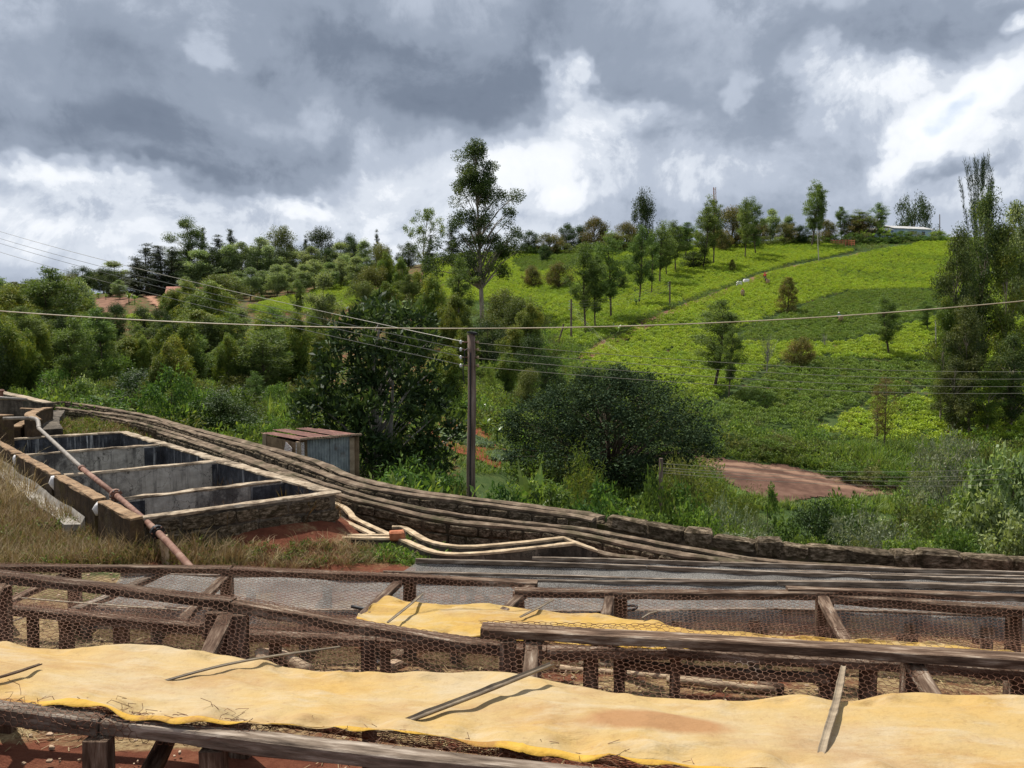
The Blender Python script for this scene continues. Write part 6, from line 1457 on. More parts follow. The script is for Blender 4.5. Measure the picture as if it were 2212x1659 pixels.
MID = [('conifer1', 817, 492, 178, 24, 'narrow green spire left of the slim tall tree'), ('olive0', 830, 520, 165, 56, 'olive tree below the narrow green spire'), ('euc1', 838, 546, 140, 42, 'conical olive tree in the middle of the ridge cluster'),
    ('euc0', 864, 556, 138, 44, 'conical olive tree right of another in the ridge cluster'), ('olive0', 806, 570, 138, 66, 'broad olive-brown tree at the left of the ridge cluster'), ('euc2', 904, 582, 120, 36, 'green conical tree at the right of the ridge cluster'),
    ('grev1', 877, 592, 118, 40, 'green slim tree in front of the ridge cluster'), ('olive0', 780, 600, 125, 60, 'brownish tree above the glossy dark tree'), ('euc1', 835, 610, 105, 60, 'dense olive tree over the glossy dark tree'),
    ('conifer0', 929, 502, 200, 26, 'small conifer right of the slim tall tree'), ('conifer1', 976, 485, 196, 44, 'dark layered conifer left of the tallest tree'), ('dark0', 884, 520, 205, 40, 'dark rounded tree at the foot of the slim tall tree'),
    ('dark1', 929, 566, 150, 40, 'dark round tree on the tea edge left of the tallest tree'), ('grev0', 992, 552, 96, 56, 'slim-trunked tree just left of the tallest tree'), ('euc2', 936, 590, 92, 66, 'green leafy tree left of the tallest tree trunk'),
    ('euc0', 985, 634, 84, 76, 'dense tree at the foot of the slim-trunked one'), ('olive0', 1075, 616, 86, 76, 'brown-tinged tree right of the tallest trunk'), ('olive0', 1122, 634, 82, 84, 'brown-tinged broad tree above the thicket'),
    ('euc1', 1142, 657, 78, 54, 'pointed tree at the right of the brown-tinged pair'), ('euc2', 1105, 702, 68, 60, 'green tree below the brown-tinged pair'), ('euc0', 962, 660, 78, 46, 'green tree between the glossy dark tree and the tallest trunk'),
    ('bush1', 1058, 782, 60, 30, 'small bright round bush right of the power pole'), ('euc2', 972, 748, 50, 84, 'dense yellowish tree left of the power pole'), ('dark0', 1050, 690, 76, 70, 'dark tree behind the power pole'),
    ('dark1', 1150, 720, 66, 60, 'dark tree at the left end of the tea slope'), ('euc1', 1010, 706, 70, 50, 'olive tree just behind the power pole top'), ('euc0', 905, 690, 72, 70, 'olive tree touching the glossy dark tree at right'), ('dark0', 1180, 760, 60, 60, 'dark tree over the thicket right of the pole'),
    ('euc1', 1095, 760, 56, 56, 'olive tree over the path right of the pole'), ('olive0', 1140, 790, 52, 60, 'brownish tree left of the big dark round tree'), ('euc2', 940, 640, 96, 50, 'narrow olive tree left of the dense one')]
for key, x, y, d, w, lab in MID: T(key, x, y, d, w, lab, 'broadleaf_tree' if not key.startswith('conifer') else 'conifer_tree', group='trees in the middle of the slope')
T('tall', 1042, 303, None, 158, 'tallest tree of the view, clumped eucalypt with long bare trunk', 'eucalyptus_tree', base=697)
T('thin', 905, 440, None, 64, 'slim tall tree with bare trunk and small head on the ridge', 'eucalyptus_tree', base=560)
T('loquat', 812, 640, 24.5, 290, 'dark glossy large-leaved tree behind the tin shed', 'broadleaf_tree')
T('ficus', 1322, 786, 38, 425, 'big dark round spreading tree left of the dirt road', 'broadleaf_tree')
# hillside trees on and above the tea
HILL = [('mango0', 1148, 572, 42, 'pinkish round tree on the tea right of the tallest trunk', 624), ('mango1', 1210, 566, 56, 'brown-green round tree on the left tea slope', 628), ('dark0', 1144, 496, 46, 'dark round tree at the left end of the hilltop row', 552),
    ('mango0', 1190, 502, 60, 'brownish round tree second in the hilltop row', 552), ('dark1', 1177, 529, 28, 'small dark tree before the hilltop row', 566), ('dark0', 1224, 480, 40, 'green tree behind the hilltop row at left', 545), ('mango1', 1283, 468, 66, 'largest brown round tree in the left hilltop row', 548),
    ('dark1', 1252, 486, 46, 'dark green tree left of the largest brown one', 546), ('dark1', 1404, 408, 56, 'tall dark dense tree alone on the skyline', 531), ('grev0', 1265, 520, 62, 'leftmost slender tree on the near edge of the tea', 720), ('grev1', 1286, 550, 46, 'slender tree right beside the leftmost one on the tea', 716),
    ('grev2', 1320, 496, 60, 'slender brown-tinted tree third from the left on the tea', 694), ('grev0', 1380, 484, 48, 'slender tree fourth on the tea, left of the dense group', 662), ('grev1', 1407, 505, 34, 'thin tree inside the dense slender group', 641), ('grev2', 1425, 474, 48, 'tallest of the dense slender group on the tea', 617),
    ('grev0', 1459, 474, 42, 'slender tree just right of the dense group', 590), ('grev1', 1518, 446, 46, 'slender tree right of the dark low bush', 583), ('grev2', 1541, 419, 42, 'tall slender tree beside the brown skyline tree', 574), ('grev0', 1609, 424, 34, 'left one of the two mop-headed slender trees', 562),
    ('grev2', 1633, 422, 34, 'right one of the two mop-headed slender trees', 555), ('mango1', 1576, 446, 88, 'broad brown tree behind the tall slender ones on the skyline', 540), ('mango0', 1561, 492, 40, 'brown tree below the broad brown skyline tree', 546), ('dark0', 1499, 541, 52, 'dark low spreading tree on the upper tea', 582),
    ('dark1', 1341, 582, 28, 'dark small tree behind the third slender tree', 628), ('columnar', 1582, 560, 14, 'tiny columnar tree on the upper tea', 590), ('columnar', 1700, 599, 42, 'dense dark columnar tree standing alone on the tea', 677),
    ('grev1', 1542, 648, 88, 'feathery slender tree nearest on the right tea slope', 846), ('grev2', 1574, 700, 40, 'thin companion right of the nearest feathery tree', 866), ('bare', 1656, 714, 44, 'nearly bare pale-stemmed tree on the tea edge', 813), ('mango0', 1730, 727, 66, 'brown-topped bushy tree with deep shade on the tea', 797),
    ('bare', 1782, 716, 22, 'small bare tree left of the brown-topped bushy one', 760), ('grev0', 1922, 636, 62, 'lone slender tree in the bright tea at right', 774), ('grev1', 2002, 650, 36, 'small slender tree left of the right-hand stand', 721), ('grev2', 1753, 388, 44, 'tall wispy tree on the skyline by the pale pole', 536),
    ('grev0', 1770, 392, 22, 'thin wispy companion of the tall skyline tree', 536), ('grev1', 1819, 445, 26, 'small pointed skyline tree left of the banana clump', 526), ('grev2', 1853, 452, 44, 'skyline tree behind the banana clump', 524), ('grev0', 1899, 436, 34, 'pointed tree left of the spreading skyline tree', 520),
    ('spread', 1972, 417, 94, 'big dark spreading tree with domed crown on the skyline', 516), ('mango0', 1698, 480, 46, 'brown round tree on the skyline left of the wispy tree', 530), ('pale1', 1665, 450, 40, 'grey-green tree on the skyline left of the brown one', 528), ('pale2', 1704, 464, 30, 'grey tree behind the brown skyline one', 526),
    ('mango1', 1782, 474, 48, 'brown tree right of the wispy skyline tree', 530), ('mango0', 1858, 468, 78, 'broad brown tree behind the bananas on the skyline', 524), ('grev1', 1480, 480, 40, 'feathery tree between the dense group and the dark bush', 560), ('mango1', 1350, 478, 50, 'green-brown tree behind the slender trees', 545),
    ('grev2', 1440, 500, 36, 'slender tree at the right of the dense group', 600), ('olive0', 1330, 500, 56, 'olive tree in the hilltop row behind the slender trees', 548), ('dark0', 1470, 486, 48, 'dark tree in the hilltop row right of the skyline tree', 545), ('mango0', 1640, 478, 40, 'brown shrubby tree behind the mop-headed pair', 532), ('dark1', 1730, 486, 40, 'dark tree at the left foot of the wispy tree', 531)]
for key, x, y, w, lab, base in HILL: T(key, x, y, None, w, lab, 'broadleaf_tree', base=base, group='trees standing in and above the tea')
RIGHT = [('stand0', 2098, 410, 68, 96, 'tallest crown of the eucalypt stand at the right edge'), ('stand1', 2064, 486, 64, 84, 'left leafy eucalypt of the right-hand stand'), ('stand2', 2168, 476, 65, 88, 'right leafy eucalypt of the right-hand stand'), ('stand2', 2034, 640, 60, 60, 'lower left eucalypt of the right-hand stand'),
    ('stand1', 2098, 640, 58, 84, 'lower middle eucalypt of the right-hand stand'), ('stand0', 2186, 720, 58, 90, 'dark lower eucalypt at the right edge of the stand'), ('stand1', 2236, 560, 66, 90, 'eucalypt cut by the right edge'), ('stand0', 2066, 770, 57, 74, 'short dark eucalypt at the foot of the stand'),
    ('stand2', 2136, 800, 57, 80, 'short dark eucalypt in the shaded middle of the stand'), ('pale1', 2186, 432, 96, 76, 'paler tree behind the right-hand stand')]
for key, x, y, d, w, lab in RIGHT: T(key, x, y, d, w, lab, 'eucalyptus_tree', group='eucalypt stand at the right')
T('spiky', 2121, 358, 88, 62, 'dark tree with upswept plume branches above the right-hand stand', 'broadleaf_tree')
T('brownthin', 1908, 808, None, 62, 'thin brownish sapling in front of the lower tea', 'sapling_tree', base=992)
T('brownthin', 1895, 838, None, 44, 'second thin brownish sapling, leaning left of the first', 'sapling_tree', base=990)

# ---- shrubs: the thicket behind the channels and along the road
SH = [('coffee0', 890, 985, 19, 170, 'dark glossy shrub left of the power pole foot'), ('coffee1', 985, 1022, 19, 110, 'glossy shrub right behind the power pole foot'), ('bush0', 868, 930, 24, 110, 'green shrub right of the tin shed tree'), ('olivebush0', 1000, 1035, 17.6, 90, 'olive shrub beside the power pole'),
    ('coffee0', 1080, 1040, 17.5, 150, 'glossy shrub right of the power pole above the wall'), ('coffee1', 1190, 1035, 18, 170, 'glossy coffee shrub below the near banana plant'), ('coffee0', 1310, 1040, 18, 180, 'glossy coffee shrub under the big dark tree'), ('coffee1', 1420, 1030, 19, 170, 'glossy coffee shrub at the right under the dark tree'),
    ('olivebush1', 1480, 985, 25, 140, 'olive bamboo-like shrub left of the road'), ('feather', 1255, 965, 27, 100, 'feathery yellow-green shrub behind the near banana'), ('bush0', 1560, 1052, 30, 110, 'green shrub in front of the left end of the road'), ('olivebush1', 1612, 1068, 29, 80, 'olive shrub before the lower edge of the road'), ('feather', 1525, 1000, 27, 130, 'feathery shrub hiding the left end of the road'), ('feather', 1440, 1010, 26, 90, 'small feathery shrub left of the road'),
    ('bush0', 1500, 1080, 18, 150, 'leafy green shrub left of the vine-covered post'), ('silver', 1570, 1068, 21, 110, 'greyish shrub below the road left of the post'), ('feather', 1610, 1058, 24, 70, 'yellowish reeds left of the vine-covered post'), ('bush1', 1600, 1110, 17, 140, 'leafy shrub right behind the boulder wall'),
    ('coffee1', 1700, 1110, 17, 130, 'dark shrub below the vine-covered post'), ('bush0', 1830, 1058, 24, 150, 'dense green shrub below the middle of the road'), ('dark1', 1780, 1080, 22, 130, 'dark shrubby mound beneath the road edge'), ('silver', 1880, 1098, 17.5, 190, 'silver-leaved shrub in the middle of the thicket'),
    ('olivebush0', 1960, 1066, 24, 170, 'olive shrub mound right of the silver one'), ('olivebush1', 2030, 1080, 22, 150, 'olive shrub below the road bend at right'), ('bush1', 1980, 1140, 15.5, 150, 'low weedy shrub behind the boulder wall'), ('bush0', 2070, 1130, 16, 140, 'green shrub behind the right part of the wall'),
    ('bigleaf', 2140, 1062, 18, 170, 'pale large-leaved shrub at the lower right'), ('bigleaf', 2200, 1120, 15, 130, 'large-leaved shrub at the right edge above the wall'), ('bigleaf', 2180, 970, 25, 150, 'pale large-leaved shrub above another at the right edge'), ('bush1', 2120, 1010, 26, 130, 'green shrub left of the large-leaved ones'),
    ('silver', 2066, 926, 33, 140, 'whitish silver shrub in front of the eucalypt stand'), ('olivebush0', 2130, 950, 33, 110, 'olive shrub right of the whitish silver one'), ('bush0', 1760, 1150, 15, 120, 'low shrub touching the boulder wall'), ('olivebush1', 1860, 1160, 14.5, 110, 'low olive weed shrub on the boulder wall'),
    ('bush1', 1400, 1085, 16, 120, 'leafy shrub right of the coffee shrubs at the wall'), ('coffee0', 1500, 1040, 21, 120, 'glossy shrub under the low wires'), ('coffee0', 1428, 1012, 18.2, 90, 'glossy shrub at the foot of the short wire post'), ('silver', 1640, 1110, 19, 90, 'grey-green shrub between post and wall')]
for key, x, y, d, w, lab in SH: T(key, x, y, d, w, lab, 'shrub', group='thicket shrubs behind the channels')
T('vine', 1672, 1038, 22, 30, 'vine-covered post standing up in the thicket below the road', 'vine_post', 'shrub')
for k, x in enumerate(range(1430, 2010, 44)):
    T(('olivebush0', 'bush1', 'olivebush1', 'coffee0')[k % 4], x + 9 * math.sin(k * 3), 925 + .085 * (x - 1430) + 10 * math.sin(k * 1.9), 51.5 + 1.5 * math.sin(k), 92, 'shrub in the dense bank above the dirt road', 'shrub', group='shrubs on the bank above the road')
for k in range(8):
    x = 1830 + k * 55; T(('bush0', 'olivebush0')[k % 2], x, 1004 + 5 * k, 47 - 1.0 * k, 92, 'shrub in the hedge line on the far verge of the road', 'shrub', group='shrubs on the far road verge')
rgs = random.Random(9)
for k in range(120):
    x = rgs.uniform(780, 2260); d = rgs.uniform(13.8, 32); b = on_ground(x, d); hgt = rgs.uniform(1.0, 2.0) * (.7 if d < 16 else 1)
    px_, yt = PIX(b.x, b.y, b.z + hgt)
    if 1540 < x < 1900 and d > 22 or 930 < x < 1130 and d > 21 or d < 17.5 and x < 1050 or d < 15.3 and x < 1450: continue
    T(('bush0', 'coffee0', 'bush1', 'coffee1', 'olivebush1', 'bigleaf', 'coffee0', 'silver')[k % 8], x, yt, d, rgs.uniform(1.5, 2.6) * F / d, 'low shrub in the thicket behind the channels', 'shrub', group='low shrubs of the thicket')
for k in range(22):
    x = rgs.uniform(-30, 760); d = rgs.uniform(27, 50); b = on_ground(x, d); hgt = rgs.uniform(1.2, 2.8); yt = PIX(b.x, b.y, b.z + hgt)[1]
    if 380 < x < 450 and d < 45 or 520 < x < 590: continue
    T(('coffee0', 'olivebush0', 'coffee1', 'dark1', 'bush0', 'dark0', 'olivebush1')[k % 7], x, yt, d, rgs.uniform(1.8, 3.2) * F / d, 'undergrowth shrub below the trees of the left wood', 'shrub', group='undergrowth shrubs of the left wood')
for k, (key, x, y, d, w, lab) in enumerate((('bush1', 122, 826, 31, 60, 'round yellow-green shrub behind the stone basin'), ('bigleaf', 184, 816, 31, 70, 'bright leafy shrub right of the round one behind the basin'), ('bigleaf', 222, 852, 28, 40, 'small bright shrub peeping over the channel wall'), ('coffee0', 480, 880, 27, 90, 'dark shrub left of the tin shed'),
        ('bush0', 600, 905, 23, 80, 'bright green shrub behind the shed roof'), ('bush1', 540, 905, 25, 90, 'light green shrub left behind the shed'), ('olivebush1', 660, 900, 24, 90, 'yellowish shrub above the shed roof'), ('bush0', 40, 832, 27, 60, 'green shrub above the basin pipe'))):
    T(key, x, y, d, w, lab, 'shrub', group='shrubs behind the tank and shed')
for k in range(24):
    x = 120 + k * 17 + rgs.uniform(-9, 9); d = rgs.uniform(25.5, 36); b = on_ground(x, d); hgt = rgs.uniform(1.4, 2.6)
    T(('coffee0', 'dark1', 'olivebush0', 'coffee1', 'bush0')[k % 5], x, PIX(b.x, b.y, b.z + hgt)[1], d, rgs.uniform(1.6, 2.6) * F / d, 'dark leafy shrub just behind the left channel wall', 'shrub', group='dark shrubs behind the left channel wall')
for k in range(26):
    x = 1110 + k * 36 + 8 * math.sin(k * 2.3); b = ground_at(x, 556 - .038 * (x - 1110) + 5)
    T(('olivebush0', 'bush1', 'coffee0')[k % 3], x, PIX(b.x, b.y, b.z + 3.2)[1], b.y + 6, 46, 'hedge shrub along the top of the tea hill', 'shrub', group='hedge shrubs along the hilltop')
for k in range(9):
    x = 1868 + k * 20; T('coffee1', x, 513 - .6 * k, 190, 36, 'dark clipped hedge section below the hilltop house', 'shrub', group='clipped hedge below the house')

# ---- bananas
def banana_leaf(ln, w, lift, curl, seed):
    rg = random.Random(seed); n = 9; V, Fc, rows = [], [], []
    for i in range(n):
        t = i / (n - 1); x = ln * t * math.cos(lift) * (1 - .12 * curl * t); z = ln * (t * math.sin(lift) - curl * t * t * .62)
        ww = w * math.sin(math.pi * min(1, .08 + .95 * t) ** .8) * (1 if i < n - 1 else .15) * (.25 if i == 0 else 1); j = rg.uniform(-.04, .04)
        V += [Vector((x, -ww, z + .22 * ww + j * w)), Vector((x, 0, z)), Vector((x, ww, z + .22 * ww - j * w))]
    for i in range(n - 1):
        if rg.random() > .12: Fc.append((i * 3, i * 3 + 1, i * 3 + 4, i * 3 + 3))
        if rg.random() > .12: Fc.append((i * 3 + 1, i * 3 + 2, i * 3 + 5, i * 3 + 4))
    return V, Fc
def banana_geo(seed, H):
    rg = random.Random(seed); out = []
    for k in range(9):
        a = k * 2.4 + rg.uniform(-.3, .3); lift = rg.uniform(.55, 1.35); V, Fc = banana_leaf(H * rg.uniform(.55, .8), H * .09, lift, rg.uniform(.35, 1.0), seed * 20 + k)
        M = Matrix.Rotation(a, 4, 'Z'); out.append(([M @ v + Vector((0, 0, H * .38)) for v in V], Fc))
    return out
def lv_attr(me, seed):
    a = me.attributes.new('lv', 'FLOAT', 'FACE'); rg = np.random.default_rng(seed); a.data.foreach_set('value', np.clip(rg.normal(.45, .2, len(me.polygons)), 0, 1).astype(np.float32)); return me
BAN = []
for s in range(3):
    g = banana_geo(s + 1, 3.0); GG = Geo()
    for V, Fc in g: GG.add(V, Fc)
    BAN.append((lv_attr(py_mesh('leaves', GG.V, GG.F, MATS['leaf_banana'], True), s), tubes_mesh('stem', [([Vector((0, 0, -.3)), Vector((.03, 0, .8)), Vector((0, .02, 1.5))], [.12, .10, .06], 7)], MATS['leaf_banana'])))
for m_ in BAN: lv_attr(m_[1], 9)
def banana(x, ytop, label, d=None, base=None, group=None, var=0):
    b = ground_at(x, base) if base else on_ground(x, d); h = P(x, ytop, b.y).z - b.z
    r_ = thing('banana_plant', label, 'banana plant', b, random.Random(x).uniform(0, 6), group); s = max(h, .8) / 3.0; r_.scale = (s, s, s)
    link('leaves', BAN[var % 3][0], r_); link('stem', BAN[var % 3][1], r_); return r_
for k, (x, y, d) in enumerate(((188, 628, 200), (202, 622, 198), (216, 624, 202), (232, 630, 196), (282, 624, 178), (294, 628, 176))):
    banana(x, y, 'far banana plant near the ploughed field on the left slope', d, group='far bananas on the left slope', var=k)
for k, (x, y, base) in enumerate(((1842, 492, 524), (1864, 486, 526), (1884, 492, 526), (1900, 478, 524), (1916, 486, 524), (1308, 488, 545), (1366, 486, 543), (1342, 494, 545), (1490, 484, 538), (1506, 490, 540))):
    banana(x, y, 'banana plant in the clump left of the hilltop house' if x > 1800 else 'banana plant among the hilltop row of trees', base=base, group='bananas by the house' if x > 1800 else 'bananas on the hilltop', var=k)
banana(1374, 632, 'banana plant at the left edge of the tea slope', base=668); banana(1330, 690, 'banana plant in the gully beside the tea path', base=740, var=1)
for k, (x, y, base) in enumerate(((968, 836, 895), (990, 842, 902), (1008, 850, 905), (1040, 858, 912), (1062, 870, 925), (1086, 876, 935), (1104, 884, 945), (1120, 892, 950), (1075, 900, 955), (1048, 892, 940), (950, 852, 900), (1130, 905, 962))):
    banana(x, y, 'banana plant in the grove above the vegetable garden', base=base, group='bananas above the garden', var=k)
banana(1082, 955, 'low banana plant between the cabbage rows', base=985, var=2)
# the near banana: every leaf a part
def near_banana():
    b = on_ground(1148, 25.5); h = P(1148, 972, 25.5).z - b.z
    r_ = thing('banana_plant', 'nearest banana plant with broad torn leaves right of the power pole', 'banana plant', b)
    specs = [(.2, 1.4, .15, 1.0), (1.0, 1.25, .3, .9), (2.4, 1.3, .2, .95), (3.3, 1.0, .35, .85), (-.3, .95, .4, .9), (4.4, 1.1, .45, .7), (5.3, 1.2, .35, .8), (2.9, .8, .5, .75), (.4, .75, .5, .8)]
    for k, (a, lift, curl, ln) in enumerate(specs):
        V, Fc = banana_leaf(h * .66 * ln, .24, lift, curl, 70 + k); M = Matrix.Rotation(a, 4, 'Z')
        me = lv_attr(py_mesh('leaf', [M @ v + Vector((0, 0, h * .4)) for v in V], Fc, MATS['leaf_banana'], True), k); link('leaf', me, r_)
    link('stem', lv_attr(tubes_mesh('stem', [([Vector((0, 0, -.3)), Vector((.04, 0, h * .25)), Vector((0, .02, h * .5))], [.14, .12, .06], 8)], MATS['leaf_banana']), 4), r_)
near_banana()
# ================================================================== TEA, GRASS AND GROUND COVER (uncountable: one object each)
def scatter(name, proto, pts, rot, scl, label, cat):
    """one object: a cloud of points carrying a small plant on each"""
    me = bpy.data.meshes.new(name); n = len(pts); me.vertices.add(n); me.vertices.foreach_set('co', np.asarray(pts, np.float32).ravel())
    a = me.attributes.new('rot', 'FLOAT_VECTOR', 'POINT'); a.data.foreach_set('vector', np.asarray(rot, np.float32).ravel())
    b = me.attributes.new('scl', 'FLOAT_VECTOR', 'POINT'); b.data.foreach_set('vector', np.asarray(scl, np.float32).ravel())
    o = link(name, me); pob = bpy.data.objects.new(name + '_plant', proto)
    ng = bpy.data.node_groups.new(name, 'GeometryNodeTree'); N, L = ng.nodes, ng.links
    ng.interface.new_socket('Geometry', in_out='INPUT', socket_type='NodeSocketGeometry'); ng.interface.new_socket('Geometry', in_out='OUTPUT', socket_type='NodeSocketGeometry')
    gi, go = N.new('NodeGroupInput'), N.new('NodeGroupOutput'); iop = N.new('GeometryNodeInstanceOnPoints'); oi = N.new('GeometryNodeObjectInfo'); oi.inputs['Object'].default_value = pob
    m2p = N.new('GeometryNodeMeshToPoints'); L.new(gi.outputs[0], m2p.inputs[0]); L.new(m2p.outputs[0], iop.inputs['Points']); L.new(oi.outputs['Geometry'], iop.inputs['Instance'])
    for nm, sock in (('rot', 'Rotation'), ('scl', 'Scale')):
        na = N.new('GeometryNodeInputNamedAttribute'); na.data_type = 'FLOAT_VECTOR'; na.inputs['Name'].default_value = nm
        L.new(na.outputs[0], iop.inputs[sock])
    L.new(iop.outputs[0], go.inputs[0])
    md = o.modifiers.new('scatter', 'NODES'); md.node_group = ng
    return tag(o, label, cat, kind='stuff')
def clump_mesh(name, material, seed, r_, h, n, ll, lw, up=.9, droop=-.3, dome=True):
    rg = np.random.default_rng(seed); th = rg.uniform(0, 6.28, n); q = np.sqrt(rg.uniform(0, 1, n)) * r_
    z = h * (1 - .45 * (q / r_) ** 2.5 if dome else rg.uniform(.1, 1, n)) * rg.uniform(.82, 1.05, n)
    C = np.stack([q * np.cos(th), q * np.sin(th), z], 1); ax = unit(np.stack([np.cos(th), np.sin(th), np.full(n, .6)], 1))
    V, Q, lv = leaf_cloud(rg, C, .06, 3, ll, lw, droop, .5, up, .4, .5, ax)
    return np_mesh(name, V, Q, MATS[material], lv)
def blade_mesh(name, material, seed, n, h, w, spread, lean):
    rg = np.random.default_rng(seed); V, Q, lv = [], [], []
    for k in range(n):
        a = rg.uniform(0, 6.28); b = np.array((math.cos(a), math.sin(a), 0)) * spread * math.sqrt(rg.uniform(0, 1)); dd = unit(np.array((math.cos(a + rg.normal(0, .7)), math.sin(a + rg.normal(0, .7)), 0))); hh = h * rg.uniform(.5, 1.15); ln = lean * rg.uniform(.2, 1.3)
        s = np.array((-dd[1], dd[0], 0)) * w; i0 = len(V); v0 = rg.uniform(0, 1)
        for t, k2 in ((0, 1), (.4, .9), (.75, .6), (1, .08)):
            c = b + dd * ln * hh * t * t + np.array((0, 0, hh * (t - .25 * ln * t * t))); V += [c - s * k2, c + s * k2]
        for j in range(3): Q.append((i0 + 2 * j, i0 + 2 * j + 1, i0 + 2 * j + 3, i0 + 2 * j + 2)); lv.append(np.clip(v0 + rg.uniform(-.15, .15), 0, 1))
    return np_mesh(name, np.array(V), np.array(Q), MATS[material], np.array(lv))

TEA_R = [(1250, 790), (1262, 776), (1330, 738), (1400, 703), (1470, 671), (1545, 643), (1620, 611), (1700, 585), (1780, 569), (1870, 551), (1960, 535), (2030, 521), (2290, 516), (2290, 968), (2030, 964), (1960, 972), (1880, 966), (1800, 952), (1700, 938), (1600, 925), (1545, 915), (1505, 880), (1440, 850), (1350, 815), (1290, 800)]
TEA_L = [(915, 572), (960, 556), (1010, 551), (1120, 548), (1250, 545), (1400, 538), (1500, 535), (1640, 528), (1760, 527), (1850, 543), (1770, 562), (1690, 577), (1610, 602), (1535, 634), (1460, 662), (1390, 694), (1322, 728), (1275, 755), (1215, 748), (1170, 705), (1100, 668), (1040, 655), (960, 650), (915, 612)]
TEA_F = [(530, 668), (590, 650), (660, 640), (715, 612), (790, 598), (815, 610), (800, 650), (740, 676), (640, 682), (560, 680)]
TEA_F2 = [(272, 690), (300, 682), (345, 690), (400, 705), (380, 716), (300, 712)]
D1 = [(1588, 724), (1690, 682), (1770, 652), (1832, 634), (1990, 629), (2040, 640), (2025, 690), (1930, 714), (1850, 738), (1800, 748), (1700, 748), (1600, 746)]
D2 = [(1592, 846), (1640, 820), (1706, 786), (1765, 783), (2030, 791), (2290, 802), (2290, 845), (2040, 838), (1970, 858), (1880, 872), (1850, 892), (1800, 905), (1760, 945), (1690, 940), (1545, 915), (1530, 885)]
D3 = [(1105, 566), (1180, 552), (1285, 548), (1290, 572), (1200, 588), (1130, 594)]
D4 = [(1190, 640), (1260, 618), (1330, 640), (1420, 640), (1460, 655), (1390, 690), (1300, 700), (1220, 690)]
def wpoly(px): return np.array([(p.x, p.y) for p in (ground_at(*q) for q in px)])
def edge_dist(X, Y, poly):
    d = np.full(X.shape, 1e9)
    for k in range(len(poly)):
        a, b = poly[k], poly[(k + 1) % len(poly)]; ab = b - a; t = np.clip(((X - a[0]) * ab[0] + (Y - a[1]) * ab[1]) / max(ab @ ab, 1e-9), 0, 1)
        d = np.minimum(d, np.hypot(X - a[0] - t * ab[0], Y - a[1] - t * ab[1]))
    return d
def build_tea():
    rg = np.random.default_rng(3)
    rows = np.arange(46, 262, 1.45); V = []
    for r_ in rows:
        xs = np.arange(-120, 185, .92) + rg.uniform(0, 1)
        V.append(np.stack([xs + rg.normal(0, .13, len(xs)), r_ + .05 * xs + 1.1 * np.sin(xs * .06 + r_ * .03) + rg.normal(0, .12, len(xs))], 1))
    A = np.concatenate(V); X, Y = A[:, 0], A[:, 1]
    polys = {k: wpoly(v) for k, v in dict(R=TEA_R, L=TEA_L, F=TEA_F, G=TEA_F2, D1=D1, D2=D2, D3=D3, D4=D4).items()}
    ins = {k: in_poly(X, Y, v) for k, v in polys.items()}
    field = ins['R'] | ins['L'] | ins['F'] | ins['G']
    dark = ins['D1'] | ins['D2'] | ins['D3']
    # narrow walking gaps between the plots and irregular missing bushes
    gap = np.zeros(len(X), bool)
    for k in ('D1', 'D2'): gap |= edge_dist(X, Y, polys[k]) < .5
    gap |= rg.uniform(0, 1, len(X)) < .012
    clear = (np.sin(X * .9 + 3) * np.sin(Y * .7 + X * .2) > .93) & (X < 18) & (Y < 95)
    keep = field & ~gap & ~clear
    tone = np.sin(X * .11 + 1.3 * np.sin(Y * .07)) + np.sin(Y * .19 - X * .05 + 2) + .8 * np.sin(X * .31 + Y * .27) + rg.normal(0, .35, len(X))
    mid = ~dark & (tone > .75)
    for nm, sel, m, lab, hh in (('tea_bushes', keep & mid, 'leaf_tea_mid', 'duller green drifts of tea bushes scattered through the bright hillside tea', .76), ('tea_bushes', keep & ~dark & ~mid, 'leaf_tea_bright', 'bright yellow-green tea bushes in close rows covering the hillside', .78), ('tea_bushes', keep & dark, 'leaf_tea_dark', 'darker green plots of tea bushes inside the bright hillside tea', .72)):
        x, y = X[sel], Y[sel]; n = len(x); z = height(x, y) - .08
        rot = np.stack([np.zeros(n), np.zeros(n), rg.uniform(0, 6.28, n)], 1)
        s = rg.uniform(.9, 1.1, n); scl = np.stack([s * 1.08, s * 1.0, rg.uniform(.93, 1.06, n)], 1)
        scatter(nm, clump_mesh(nm, m, 5, .60, hh, 110, .13, .085, up=2.4, droop=.0), np.stack([x, y, z], 1), rot, scl, lab, 'tea bushes')
    return polys
POLYS = build_tea()
def pick(px_polys, n, seed):
    """random ground points inside pixel polygons, even over the ground"""
    rg = np.random.default_rng(seed); out = []
    for pp in px_polys:
        w = wpoly(pp); lo, hi = w.min(0), w.max(0); k = 0
        area = (hi - lo).prod()
        P_ = rg.uniform(lo, hi, (int(n * 3), 2)); P_ = P_[in_poly(P_[:, 0], P_[:, 1], w)][:n]; out.append(P_)
    A = np.concatenate(out); return A[:, 0], A[:, 1], rg
def put(name, proto, X, Y, rg, smin, smax, label, cat, sink=.03, tilt=.15):
    n = len(X); s = rg.uniform(smin, smax, n)
    rot = np.stack([rg.normal(0, tilt, n), rg.normal(0, tilt, n), rg.uniform(0, 6.28, n)], 1)
    return scatter(name, proto, np.stack([X, Y, height(X, Y) - sink], 1), rot, np.stack([s, s, s * rg.uniform(.8, 1.2, n)], 1), label, cat)
